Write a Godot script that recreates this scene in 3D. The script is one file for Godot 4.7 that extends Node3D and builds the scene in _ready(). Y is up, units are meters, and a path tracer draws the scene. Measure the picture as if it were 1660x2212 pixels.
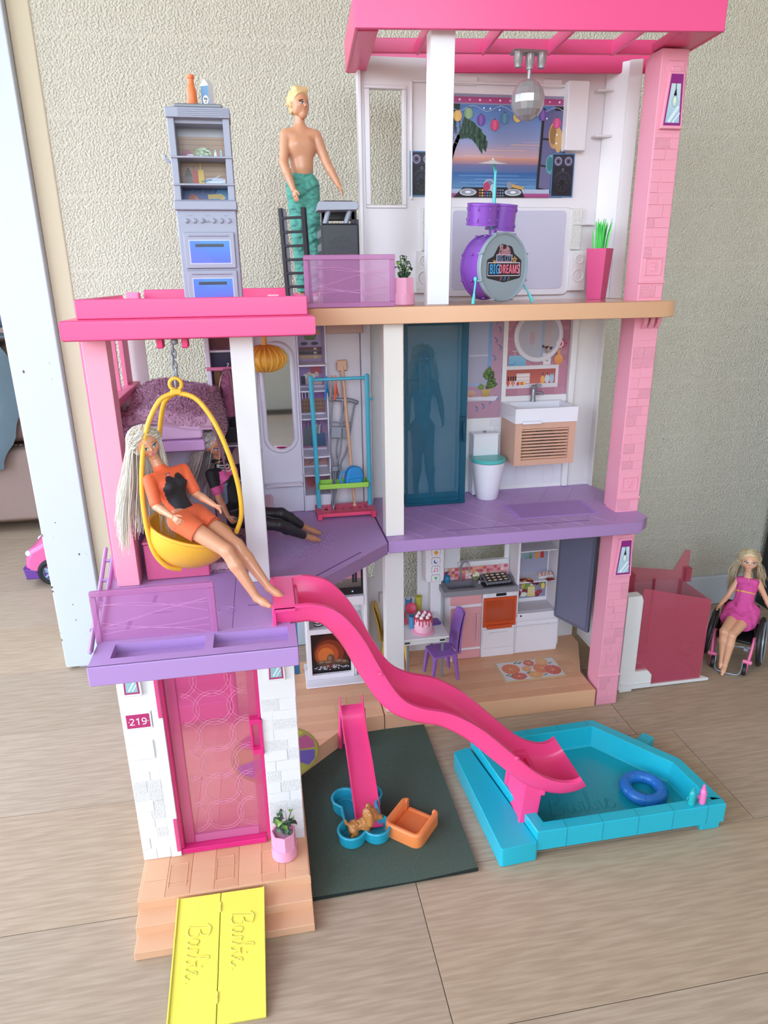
extends Node3D
# A toy house photographed in a living room. World axes: x along the house front, y up, z towards the viewer, metres.

var taken := {}
var mat_cache := {}
var rng := RandomNumberGenerator.new()
const DX := Vector3(1, 0, 0)
const DY := Vector3(0, 1, 0)
const DZ := Vector3(0, 0, 1)


# ---------------------------------------------------------------- mesh builder
class MB:
	var v := PackedVector3Array()
	var n := PackedVector3Array()
	var c := PackedColorArray()
	var uv := PackedVector2Array()
	var idx := PackedInt32Array()
	var x := Transform3D()
	var col := Color.WHITE
	var lay := 0.0

	func vert(p: Vector3, nn: Vector3, u := Vector2.ZERO) -> int:
		v.append(x * p)
		n.append((x.basis * nn).normalized())
		c.append(col)
		uv.append(u)
		return v.size() - 1

	func tri(a: int, b: int, d: int) -> void:
		if (v[b] - v[a]).cross(v[d] - v[a]).dot(n[a] + n[b] + n[d]) > 0.0:
			idx.append_array(PackedInt32Array([a, d, b]))
		else:
			idx.append_array(PackedInt32Array([a, b, d]))

	func quad(a: int, b: int, d: int, e: int) -> void:
		tri(a, b, d)
		tri(a, d, e)

	func face(pts: Array, nn: Vector3) -> void:
		var k := []
		for p in pts:
			k.append(vert(p, nn, Vector2(p.x, p.y)))
		for i in range(1, k.size() - 1):
			tri(k[0], k[i], k[i + 1])

	# box with rounded (chamfered, smooth shaded) edges
	func box(ce: Vector3, s: Vector3, r := 0.0007) -> MB:
		var h := s * 0.5
		r = minf(r, minf(h.x, minf(h.y, h.z)) * 0.98)
		var id := []
		id.resize(24)
		for ax in 3:
			for b in 8:
				var p := Vector3.ZERO
				for k in 3:
					var sg := 1.0 if (b >> k) & 1 else -1.0
					p[k] = ce[k] + sg * (h[k] if k == ax else h[k] - r)
				var nn := Vector3.ZERO
				nn[ax] = 1.0 if (b >> ax) & 1 else -1.0
				id[ax * 8 + b] = vert(p, nn, Vector2(p[(ax + 2) % 3], p[(ax + 1) % 3]) if ax == 1 else Vector2(p[0] if ax == 2 else p[2], p[1]))
		for ax in 3:
			var u := (ax + 1) % 3
			var w := (ax + 2) % 3
			for sg in 2:
				var b0 := sg << ax
				quad(id[ax * 8 + b0], id[ax * 8 + b0 + (1 << u)], id[ax * 8 + b0 + (1 << u) + (1 << w)], id[ax * 8 + b0 + (1 << w)])
			for su in 2:
				for sw in 2:
					var b1 := (su << u) + (sw << w)
					var b2 := b1 + (1 << ax)
					quad(id[u * 8 + b1], id[u * 8 + b2], id[w * 8 + b2], id[w * 8 + b1])
		for b in 8:
			tri(id[b], id[8 + b], id[16 + b])
		return self

	# box given by two corners
	func bx(x0: float, y0: float, z0: float, x1: float, y1: float, z1: float, r := 0.0007) -> MB:
		return box(Vector3(x0 + x1, y0 + y1, z0 + z1) * 0.5, Vector3(absf(x1 - x0), absf(y1 - y0), absf(z1 - z0)), r)

	# polygon (xy) extruded along z from 0 to d, chamfered rims
	func extr(poly: PackedVector2Array, d: float, r := 0.0006, soft := 0.7) -> MB:
		if Geometry2D.is_polygon_clockwise(poly):
			poly.reverse()
		var m := poly.size()
		var en := []
		for i in m:
			var e := (poly[(i + 1) % m] - poly[i]).normalized()
			en.append(Vector2(e.y, -e.x))
		r = minf(r, d * 0.45)
		var inset := PackedVector2Array()
		var ids := []
		for i in m:
			var na: Vector2 = en[(i + m - 1) % m]
			var nb: Vector2 = en[i]
			var bis := (na + nb)
			var l := bis.length_squared()
			inset.append(poly[i] - (bis * (2.0 / l) * r if l > 0.3 else bis * r))
			var na2 := na
			var nb2 := nb
			if na.dot(nb) > soft:
				na2 = (na + nb).normalized()
				nb2 = na2
			ids.append([na2, nb2])
		var cap0 := []
		var cap1 := []
		for i in m:
			cap0.append(vert(Vector3(inset[i].x, inset[i].y, 0), Vector3(0, 0, -1)))
			cap1.append(vert(Vector3(inset[i].x, inset[i].y, d), Vector3(0, 0, 1)))
		var t := Geometry2D.triangulate_polygon(inset)
		for i in range(0, t.size(), 3):
			tri(cap0[t[i]], cap0[t[i + 1]], cap0[t[i + 2]])
			tri(cap1[t[i]], cap1[t[i + 1]], cap1[t[i + 2]])
		for i in m:
			var j := (i + 1) % m
			var n0: Vector2 = ids[i][1]
			var n1: Vector2 = ids[j][0]
			var a := vert(Vector3(poly[i].x, poly[i].y, r), Vector3(n0.x, n0.y, 0))
			var b := vert(Vector3(poly[j].x, poly[j].y, r), Vector3(n1.x, n1.y, 0))
			var e2 := vert(Vector3(poly[j].x, poly[j].y, d - r), Vector3(n1.x, n1.y, 0))
			var f := vert(Vector3(poly[i].x, poly[i].y, d - r), Vector3(n0.x, n0.y, 0))
			quad(a, b, e2, f)
			quad(a, b, cap0[j], cap0[i])
			quad(f, e2, cap1[j], cap1[i])
		return self

	# profile of (radius, y) turned about y
	func lathe(pr: Array, seg := 24) -> MB:
		var sn := []
		for i in pr.size() - 1:
			var e: Vector2 = (pr[i + 1] - pr[i]).normalized()
			sn.append(Vector2(e.y, -e.x))
		for i in pr.size() - 1:
			var n0: Vector2 = sn[i]
			var n1: Vector2 = sn[i]
			if i > 0 and sn[i - 1].dot(sn[i]) > 0.75:
				n0 = (sn[i - 1] + sn[i]).normalized()
			if i < pr.size() - 2 and sn[i + 1].dot(sn[i]) > 0.75:
				n1 = (sn[i + 1] + sn[i]).normalized()
			var ra := []
			var rb := []
			for k in seg + 1:
				var a := TAU * k / seg
				var d := Vector3(cos(a), 0, sin(a))
				ra.append(vert(d * pr[i].x + DY * pr[i].y, d * n0.x + DY * n0.y))
				rb.append(vert(d * pr[i + 1].x + DY * pr[i + 1].y, d * n1.x + DY * n1.y))
			for k in seg:
				quad(ra[k], ra[k + 1], rb[k + 1], rb[k])
		return self

	# round tube through points; rad is a number or one per point; flat squeezes it along its second axis
	func tube(pts: Array, rad, sides := 8, closed := false, flat := 1.0, up := Vector3.ZERO) -> MB:
		var m := pts.size()
		var prev := up
		var rings := []
		for i in m:
			var t: Vector3
			if closed:
				t = pts[(i + 1) % m] - pts[(i + m - 1) % m]
			else:
				t = pts[mini(i + 1, m - 1)] - pts[maxi(i - 1, 0)]
			t = t.normalized()
			if prev == Vector3.ZERO:
				prev = Vector3.UP if absf(t.y) < 0.9 else Vector3.RIGHT
			var s := t.cross(prev).normalized()
			if s.length() < 0.5:
				s = t.cross(Vector3(0.3, 0.5, 0.8)).normalized()
			var w := s.cross(t).normalized()
			prev = w
			var r: float = rad[i] if rad is Array else rad
			var ring := []
			for k in sides:
				var a := TAU * k / sides
				ring.append(vert(pts[i] + (s * cos(a) + w * sin(a) * flat) * r, s * cos(a) + w * sin(a) / flat))
			rings.append(ring)
			if not closed and (i == 0 or i == m - 1):
				var capn := -t if i == 0 else t
				var cc := vert(pts[i] + capn * r * 0.35, capn)
				for k in sides:
					tri(ring[k], ring[(k + 1) % sides], cc)
		for i in (m if closed else m - 1):
			var q: Array = rings[(i + 1) % m]
			for k in sides:
				var k2 := (k + 1) % sides
				quad(rings[i][k], rings[i][k2], q[k2], q[k])
		return self

	# closed outline (xy) swept through frames, smooth along the way
	func sweep(poly: PackedVector2Array, fr: Array, soft := 0.7) -> MB:
		if Geometry2D.is_polygon_clockwise(poly):
			poly.reverse()
		var m := poly.size()
		var en := []
		for i in m:
			var e := (poly[(i + 1) % m] - poly[i]).normalized()
			en.append(Vector2(e.y, -e.x))
		for i in m:
			var j := (i + 1) % m
			var n0: Vector2 = en[i]
			var n1: Vector2 = en[i]
			if en[(i + m - 1) % m].dot(en[i]) > soft:
				n0 = (en[(i + m - 1) % m] + en[i]).normalized()
			if en[j].dot(en[i]) > soft:
				n1 = (en[j] + en[i]).normalized()
			var pa := -1
			var pb := -1
			for f in fr:
				var a := vert(f * Vector3(poly[i].x, poly[i].y, 0), f.basis * Vector3(n0.x, n0.y, 0))
				var b := vert(f * Vector3(poly[j].x, poly[j].y, 0), f.basis * Vector3(n1.x, n1.y, 0))
				if pa >= 0:
					quad(pa, a, b, pb)
				pa = a
				pb = b
		var t := Geometry2D.triangulate_polygon(poly)
		for e in [0, fr.size() - 1]:
			var nn: Vector3 = fr[e].basis.z * (-1.0 if e == 0 else 1.0)
			var ids := []
			for p in poly:
				ids.append(vert(fr[e] * Vector3(p.x, p.y, 0), nn))
			for i in range(0, t.size(), 3):
				tri(ids[t[i]], ids[t[i + 1]], ids[t[i + 2]])
		return self

	func ell(ce: Vector3, r: Vector3, seg := 14, rings := 9) -> MB:
		var g := []
		for i in rings + 1:
			var row := []
			var th := PI * i / rings
			for k in seg:
				var a := TAU * k / seg
				var d := Vector3(sin(th) * cos(a), cos(th), sin(th) * sin(a))
				row.append(vert(ce + d * r, d / r))
			g.append(row)
		for i in rings:
			for k in seg:
				quad(g[i][k], g[i][(k + 1) % seg], g[i + 1][(k + 1) % seg], g[i + 1][k])
		return self

	# sheet from a function of (u, v); out: a point the normals look away from, or ZERO to use the cross product
	func surf(f: Callable, nu: int, nv: int, wrap := false) -> MB:
		var p := []
		for i in nu + 1:
			var row := []
			for k in nv + 1:
				row.append(f.call(float(i) / nu, float(k) / nv))
			p.append(row)
		var ids := []
		for i in nu + 1:
			var row := []
			for k in nv + 1:
				var i0 := i - 1 if i > 0 else (nu - 1 if wrap else 0)
				var i1 := i + 1 if i < nu else (1 if wrap else nu)
				var du: Vector3 = p[i1][k] - p[i0][k]
				var dv: Vector3 = p[i][mini(k + 1, nv)] - p[i][maxi(k - 1, 0)]
				row.append(vert(p[i][k], du.cross(dv).normalized(), Vector2(float(i) / nu, float(k) / nv)))
			ids.append(row)
		for i in nu:
			for k in nv:
				quad(ids[i][k], ids[i + 1][k], ids[i + 1][k + 1], ids[i][k + 1])
		return self

	# upright panel in the xy plane from z 0 to d with rectangular holes (Rect2)
	func wall(x0: float, y0: float, x1: float, y1: float, d: float, holes := []) -> MB:
		var xs := [x0, x1]
		var ys := [y0, y1]
		for h in holes:
			for q in [h.position.x, h.end.x]:
				if not xs.has(q) and q > x0 and q < x1:
					xs.append(q)
			for q in [h.position.y, h.end.y]:
				if not ys.has(q) and q > y0 and q < y1:
					ys.append(q)
		xs.sort()
		ys.sort()
		var solid := func(i: int, k: int) -> bool:
			if i < 0 or k < 0 or i >= xs.size() - 1 or k >= ys.size() - 1:
				return false
			var ce := Vector2((xs[i] + xs[i + 1]) * 0.5, (ys[k] + ys[k + 1]) * 0.5)
			for h in holes:
				if h.has_point(ce):
					return false
			return true
		for i in xs.size() - 1:
			for k in ys.size() - 1:
				if not solid.call(i, k):
					continue
				var a: float = xs[i]
				var b: float = xs[i + 1]
				var e: float = ys[k]
				var f: float = ys[k + 1]
				face([Vector3(a, e, d), Vector3(b, e, d), Vector3(b, f, d), Vector3(a, f, d)], DZ)
				face([Vector3(a, e, 0), Vector3(b, e, 0), Vector3(b, f, 0), Vector3(a, f, 0)], -DZ)
				if not solid.call(i - 1, k):
					face([Vector3(a, e, 0), Vector3(a, e, d), Vector3(a, f, d), Vector3(a, f, 0)], -DX)
				if not solid.call(i + 1, k):
					face([Vector3(b, e, 0), Vector3(b, e, d), Vector3(b, f, d), Vector3(b, f, 0)], DX)
				if not solid.call(i, k - 1):
					face([Vector3(a, e, 0), Vector3(a, e, d), Vector3(b, e, d), Vector3(b, e, 0)], -DY)
				if not solid.call(i, k + 1):
					face([Vector3(a, f, 0), Vector3(a, f, d), Vector3(b, f, d), Vector3(b, f, 0)], DY)
		return self

	# ---- flat print: coloured shapes in the xy plane, each laid 0.02 mm over the last
	func pp(pts: Array, h: String, h2 := "") -> MB:
		lay += 0.00001
		var poly := PackedVector2Array(pts)
		var ids := []
		var lo := INF
		var hi := -INF
		for p in pts:
			lo = minf(lo, p.y)
			hi = maxf(hi, p.y)
		for p in pts:
			col = Color(h)
			if h2:
				col = Color(h).lerp(Color(h2), (p.y - lo) / maxf(hi - lo, 1e-6))
			ids.append(vert(Vector3(p.x, p.y, lay), DZ))
		var t := Geometry2D.triangulate_polygon(poly)
		for i in range(0, t.size(), 3):
			tri(ids[t[i]], ids[t[i + 1]], ids[t[i + 2]])
		return self

	func pr(x0: float, y0: float, x1: float, y1: float, h: String, h2 := "") -> MB:
		return pp([Vector2(x0, y0), Vector2(x1, y0), Vector2(x1, y1), Vector2(x0, y1)], h, h2)

	func pe(cx: float, cy: float, rx: float, ry: float, h: String, h2 := "", k := 18) -> MB:
		var a := []
		for i in k:
			a.append(Vector2(cx + rx * cos(TAU * i / k), cy + ry * sin(TAU * i / k)))
		return pp(a, h, h2)

	func pl(pts: Array, w: float, h: String) -> MB:
		for i in pts.size() - 1:
			var d: Vector2 = (pts[i + 1] - pts[i]).normalized() * w * 0.5
			var o := Vector2(-d.y, d.x)
			pp([pts[i] - d - o, pts[i + 1] + d - o, pts[i + 1] + d + o, pts[i] - d + o], h)
			lay -= 0.00001
		lay += 0.00001
		return self

	func mesh() -> ArrayMesh:
		var a := []
		a.resize(Mesh.ARRAY_MAX)
		a[Mesh.ARRAY_VERTEX] = v
		a[Mesh.ARRAY_NORMAL] = n
		a[Mesh.ARRAY_COLOR] = c
		a[Mesh.ARRAY_TEX_UV] = uv
		a[Mesh.ARRAY_INDEX] = idx
		var m := ArrayMesh.new()
		m.add_surface_from_arrays(Mesh.PRIMITIVE_TRIANGLES, a)
		return m


# ---------------------------------------------------------------- nodes
func numbered(called: String, parent: Node) -> String:
	var key := str(parent.get_instance_id()) + called
	taken[key] = taken.get(key, -1) + 1
	return called if taken[key] == 0 else "%s_%03d" % [called, taken[key]]


func tag(o: Node3D, label: String, category := "", group := "") -> Node3D:
	o.set_meta("label", label)
	if category:
		o.set_meta("category", category)
	if group:
		o.set_meta("group", group)
	return o


func thing(called: String, label: String, category: String, at := Vector3.ZERO, turn := 0.0, group := "") -> Node3D:
	var o := Node3D.new()
	o.name = numbered(called, self)
	add_child(o, true)
	o.position = at
	o.rotation.y = turn
	tag(o, label, category, group)
	return o


func put(called: String, mb, m: Material, parent: Node, label := "") -> MeshInstance3D:
	var o := MeshInstance3D.new()
	o.name = numbered(called, parent)
	o.mesh = mb if mb is Mesh else mb.mesh()
	o.material_override = m
	parent.add_child(o, true)
	if label:
		o.set_meta("label", label)
	return o


func solo(called: String, label: String, category: String, mb, m: Material, at := Vector3.ZERO, turn := 0.0, group := "") -> MeshInstance3D:
	var o := put(called, mb, m, self)
	o.position = at
	o.rotation.y = turn
	tag(o, label, category, group)
	return o


func struct(called: String, mb, m: Material) -> MeshInstance3D:
	var o := put(called, mb, m, self)
	o.set_meta("kind", "structure")
	return o


func copy(o: Node3D, label: String, at: Vector3, turn := 0.0) -> Node3D:
	var called := String(o.name).get_slice("_0", 0)
	var r: Node3D = o.duplicate()
	r.name = numbered(called, self)
	add_child(r, true)
	r.position = at
	r.rotation.y = turn
	r.set_meta("label", label)
	return r


# ---------------------------------------------------------------- materials
func mat(h: String, rough := 0.4, spec := 0.5, metal := 0.0) -> StandardMaterial3D:
	var key := "%s/%s/%s/%s" % [h, rough, spec, metal]
	if not mat_cache.has(key):
		var m := StandardMaterial3D.new()
		m.albedo_color = Color(h)
		m.roughness = rough
		m.metallic_specular = spec
		m.metallic = metal
		mat_cache[key] = m
	return mat_cache[key]


func veil(h: String, a: float, rough := 0.3) -> StandardMaterial3D:      # translucent tinted plastic
	var m: StandardMaterial3D = mat(h, rough).duplicate()
	m.albedo_color = Color(h, a)
	m.transparency = BaseMaterial3D.TRANSPARENCY_ALPHA
	return m


func cloth(h: String, scale := 900.0, depth := 0.02) -> StandardMaterial3D:
	var m: StandardMaterial3D = mat(h, 0.9, 0.3).duplicate()
	m.rim_enabled = true
	m.rim = 0.3
	m.heightmap_enabled = true
	m.heightmap_texture = noise_tex(7, 0.08, 128)
	m.heightmap_scale = depth
	m.uv1_triplanar = true
	m.uv1_scale = Vector3.ONE * scale / 16.0
	return m


func noise_tex(sd: int, freq: float, size := 256, oct := 3, type := FastNoiseLite.TYPE_SIMPLEX) -> NoiseTexture2D:
	var key := "n%d/%s/%d/%d/%d" % [sd, freq, size, oct, type]
	if not mat_cache.has(key):
		var f := FastNoiseLite.new()
		f.seed = sd
		f.noise_type = type
		f.frequency = freq
		f.fractal_octaves = oct
		var t := NoiseTexture2D.new()
		t.width = size
		t.height = size
		t.seamless = true
		t.noise = f
		mat_cache[key] = t
	return mat_cache[key]


func printed() -> StandardMaterial3D:
	if not mat_cache.has("print"):
		var m := StandardMaterial3D.new()
		m.vertex_color_use_as_albedo = true
		m.vertex_color_is_srgb = true
		m.roughness = 0.35
		mat_cache["print"] = m
	return mat_cache["print"]


func tinted(rough := 0.5) -> StandardMaterial3D:                          # colours given per vertex (patterned cloth, strands)
	var key := "tint%s" % rough
	if not mat_cache.has(key):
		var m: StandardMaterial3D = printed().duplicate()
		m.roughness = rough
		mat_cache[key] = m
	return mat_cache[key]


func T(at: Vector3, rx := 0.0, ry := 0.0, rz := 0.0) -> Transform3D:
	return Transform3D(Basis.from_euler(Vector3(rx, ry, rz)), at)


func mbt(at: Vector3, rx := 0.0, ry := 0.0, rz := 0.0) -> MB:
	var m := MB.new()
	m.x = T(at, rx, ry, rz)
	return m


func B(x0: float, y0: float, z0: float, x1: float, y1: float, z1: float, r := 0.0007) -> MB:
	return MB.new().bx(x0, y0, z0, x1, y1, z1, r)


func rr(w: float, h: float, r: float, k := 4) -> PackedVector2Array:      # rounded rectangle about the origin
	var a := PackedVector2Array()
	for q in 4:
		var ce := Vector2((w / 2 - r) * (1 if q == 0 or q == 3 else -1), (h / 2 - r) * (1 if q < 2 else -1))
		for i in k + 1:
			var an := PI / 2 * q + PI / 2 * i / k
			a.append(ce + Vector2(cos(an), sin(an)) * r)
	return a


func off(p: PackedVector2Array, d: Vector2) -> PackedVector2Array:
	var a := PackedVector2Array()
	for q in p:
		a.append(q + d)
	return a


func curve(pts: Array, per := 6) -> Array:                                # smooth line through points
	var r := []
	for i in pts.size() - 1:
		var p0 = pts[maxi(i - 1, 0)]
		var p1 = pts[i]
		var p2 = pts[i + 1]
		var p3 = pts[mini(i + 2, pts.size() - 1)]
		for k in per:
			r.append(p1.cubic_interpolate(p2, p0, p3, float(k) / per))
	r.append(pts[-1])
	return r


func letters(s: String, h: float, depth := 0.0006, bold := false) -> TextMesh:
	var t := TextMesh.new()
	var f := SystemFont.new()
	f.font_names = PackedStringArray(["Droid Sans"])
	if bold:
		f.font_weight = 700
	t.font = f
	t.text = s
	t.font_size = 64
	t.pixel_size = h / 46.0
	t.depth = depth
	t.curve_step = 2.0
	return t


# the swash lettering moulded on the ramp and printed on the drum: strokes in a box about 4 wide and 1 high
func script_word() -> Array:
	var w := []
	w.append(curve([Vector2(0.0, 0.0), Vector2(0.12, 0.35), Vector2(0.3, 1.0)], 4))
	w.append(curve([Vector2(0.05, 0.85), Vector2(0.3, 1.02), Vector2(0.72, 0.92), Vector2(0.6, 0.6), Vector2(0.3, 0.52), Vector2(0.62, 0.45), Vector2(0.62, 0.12), Vector2(0.3, -0.02), Vector2(0.0, 0.06)], 4))
	w.append(curve([Vector2(1.15, 0.42), Vector2(0.95, 0.5), Vector2(0.82, 0.2), Vector2(0.92, 0.0), Vector2(1.1, 0.14), Vector2(1.2, 0.45), Vector2(1.15, 0.1), Vector2(1.3, 0.02), Vector2(1.42, 0.2), Vector2(1.48, 0.48), Vector2(1.6, 0.44), Vector2(1.7, 0.46)], 4))
	w.append(curve([Vector2(1.62, 0.44), Vector2(1.6, 0.05), Vector2(1.78, 0.12), Vector2(2.1, 0.85), Vector2(2.02, 1.0), Vector2(1.92, 0.7), Vector2(1.92, 0.1), Vector2(2.08, 0.0), Vector2(2.22, 0.2), Vector2(2.12, 0.44), Vector2(2.2, 0.4), Vector2(2.4, 0.42)], 4))
	w.append(curve([Vector2(2.42, 0.45), Vector2(2.38, 0.08), Vector2(2.52, 0.02), Vector2(2.66, 0.2), Vector2(2.86, 0.42), Vector2(2.8, 0.5), Vector2(2.68, 0.36), Vector2(2.72, 0.06), Vector2(2.9, 0.0), Vector2(3.08, 0.18)], 4))
	w.append([Vector2(2.47, 0.66), Vector2(2.5, 0.7)])
	return w


# ---------------------------------------------------------------- bodies: tapered capsules joined with a smooth minimum, meshed as surface nets
# bones: [a, b, radius a, radius b, blend] (+ [direction, squeeze]); clips: Planes, kept where distance is negative
func body(mb: MB, bones: Array, cell: float, clips := [], grow := 0.0, paint = null) -> void:
	var lo := Vector3.INF
	var hi := -Vector3.INF
	for b in bones:
		var r: float = maxf(b[2], b[3]) + grow + cell * 3
		lo = lo.min(b[0] - Vector3.ONE * r).min(b[1] - Vector3.ONE * r)
		hi = hi.max(b[0] + Vector3.ONE * r).max(b[1] + Vector3.ONE * r)
	var nx := int((hi.x - lo.x) / cell) + 2
	var ny := int((hi.y - lo.y) / cell) + 2
	var nz := int((hi.z - lo.z) / cell) + 2
	var f := PackedFloat32Array()
	f.resize(nx * ny * nz)
	f.fill(1.0)
	for b in bones:
		var a: Vector3 = b[0]
		var e: Vector3 = b[1] - a
		var l2 := maxf(e.length_squared(), 1e-9)
		var ra: float = b[2] + grow
		var dr: float = b[3] - b[2]
		var k: float = b[4]
		var sq: bool = b.size() > 5
		var sd: Vector3 = b[5][0] if sq else Vector3.ZERO
		var sf: float = b[5][1] - 1.0 if sq else 0.0
		var mg := maxf(ra, ra + dr) + k + cell * 1.5
		var blo := ((a.min(b[1]) - Vector3.ONE * mg - lo) / cell).floor().max(Vector3.ZERO)
		var bhi := ((a.max(b[1]) + Vector3.ONE * mg - lo) / cell).ceil().min(Vector3(nx - 1, ny - 1, nz - 1))
		for iz in range(int(blo.z), int(bhi.z) + 1):
			for iy in range(int(blo.y), int(bhi.y) + 1):
				var at := (iz * ny + iy) * nx
				var p := Vector3(lo.x + blo.x * cell, lo.y + iy * cell, lo.z + iz * cell) - a
				for ix in range(int(blo.x), int(bhi.x) + 1):
					var q := p
					if sq:
						q += sd * (p.dot(sd) * sf)
					var t := clampf(q.dot(e) / l2, 0.0, 1.0)
					var d := (q - e * t).length() - ra - dr * t
					var o := f[at + ix]
					if d < o + k:
						var h := maxf(k - absf(d - o), 0.0) / k
						f[at + ix] = minf(d, o) - h * h * k * 0.25
					p.x += cell
	for pl in clips:
		for iz in nz:
			for iy in ny:
				var at := (iz * ny + iy) * nx
				for ix in nx:
					if f[at + ix] < cell * 3:
						f[at + ix] = maxf(f[at + ix], pl.distance_to(lo + Vector3(ix, iy, iz) * cell))
	var sxy := nx * ny
	var cellv := {}
	var offs := PackedInt32Array([0, 1, nx, nx + 1, sxy, sxy + 1, sxy + nx, sxy + nx + 1])
	for iz in nz - 1:
		for iy in ny - 1:
			var at := iz * sxy + iy * nx
			for ix in nx - 1:
				var f0 := f[at + ix]
				if absf(f0) > cell * 3.0:
					continue
				var c := PackedFloat32Array([f0, f[at + ix + 1], f[at + ix + nx], f[at + ix + nx + 1], f[at + ix + sxy], f[at + ix + sxy + 1], f[at + ix + sxy + nx], f[at + ix + sxy + nx + 1]])
				var inside := 0
				for q in 8:
					if c[q] < 0.0:
						inside += 1
				if inside == 0 or inside == 8:
					continue
				var s := Vector3.ZERO
				var m := 0
				for q in 8:
					for ax in 3:
						var q2 := q | (1 << ax)
						if q2 != q and (c[q] < 0.0) != (c[q2] < 0.0):
							var t := c[q] / (c[q] - c[q2])
							var pt := Vector3(q & 1, (q >> 1) & 1, (q >> 2) & 1)
							pt[ax] += t
							s += pt
							m += 1
				s /= m
				var g := Vector3((c[1] + c[3] + c[5] + c[7]) - (c[0] + c[2] + c[4] + c[6]), (c[2] + c[3] + c[6] + c[7]) - (c[0] + c[1] + c[4] + c[5]), (c[4] + c[5] + c[6] + c[7]) - (c[0] + c[1] + c[2] + c[3]))
				var w := lo + (Vector3(ix, iy, iz) + s) * cell
				if paint != null:
					mb.col = paint.call(w)
				cellv[at + ix] = mb.vert(w, g.normalized() if g.length() > 1e-9 else DY)
	var ax_off := PackedInt32Array([1, nx, sxy])
	for key in cellv:
		var a0: int = key
		for ax in 3:
			var u := ax_off[(ax + 1) % 3]
			var w2 := ax_off[(ax + 2) % 3]
			# edge from corner a0 to a0 + axis is shared by four cells
			if (f[a0] < 0.0) != (f[a0 + ax_off[ax]] < 0.0):
				var k1 = cellv.get(a0 - u, -1)
				var k2 = cellv.get(a0 - u - w2, -1)
				var k3 = cellv.get(a0 - w2, -1)
				if k1 >= 0 and k2 >= 0 and k3 >= 0:
					mb.quad(cellv[a0], k1, k2, k3)


# ================================================================ the scene
const PINK_ROOF := "f0588f"
const PINK_PILLAR := "efa0b4"
const PURPLE := "b28cc4"
const TAN := "dfac86"
const WHITE := "e6e3e2"


func _ready() -> void:
	rng.seed = 11
	camera_and_light()
	room()
	house()
	furniture()
	dolls()


func camera_and_light() -> void:
	var cam := Camera3D.new()
	cam.name = "camera"
	cam.position = Vector3(-0.6028, 0.7488, 0.9905)
	cam.rotation = Vector3(-0.3291, -0.1712, -0.0138)
	cam.fov = 73.83
	cam.near = 0.02
	cam.far = 50.0
	add_child(cam)
	cam.current = true
	var we := WorldEnvironment.new()
	we.name = "world"
	var e := Environment.new()
	var sky := ProceduralSkyMaterial.new()
	sky.sky_top_color = Color("b4cbe8")
	sky.sky_horizon_color = Color("e6ecf2")
	sky.ground_bottom_color = Color("8c8a80")
	sky.ground_horizon_color = Color("b8b6ac")
	sky.sky_energy_multiplier = 3.2
	sky.ground_energy_multiplier = 1.6
	e.background_mode = Environment.BG_SKY
	e.sky = Sky.new()
	e.sky.sky_material = sky
	e.tonemap_mode = Environment.TONE_MAPPER_LINEAR
	e.tonemap_exposure = 0.61
	e.sdfgi_enabled = true
	e.ssao_enabled = true
	e.ssil_enabled = true
	we.environment = e
	add_child(we)
	# daylight through the glass doors on the left and the window behind the viewer
	daylight("window_light", Vector3(-2.36, 1.15, 1.0), Vector3(-0.45, 0.45, 0.0), Vector2(2.3, 2.0), 3.1, Color(1.0, 0.985, 0.955))
	daylight("window_light", Vector3(-0.9, 1.5, 2.95), Vector3(-0.45, 0.45, 0.0), Vector2(2.0, 1.5), 1.05, Color(1.0, 0.95, 0.88))
	daylight("window_light", Vector3(-2.36, 1.2, -1.5), Vector3(-1.0, 0.3, -1.5), Vector2(1.6, 1.8), 2.2, Color(1.0, 0.98, 0.95))


func daylight(called: String, at: Vector3, to: Vector3, size: Vector2, energy: float, tone: Color) -> void:
	var l := AreaLight3D.new()
	l.name = numbered(called, self)
	add_child(l, true)
	l.look_at_from_position(at, to)
	l.area_size = size
	l.light_energy = energy
	l.light_color = tone
	l.area_range = 12.0
	l.shadow_enabled = true


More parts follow.
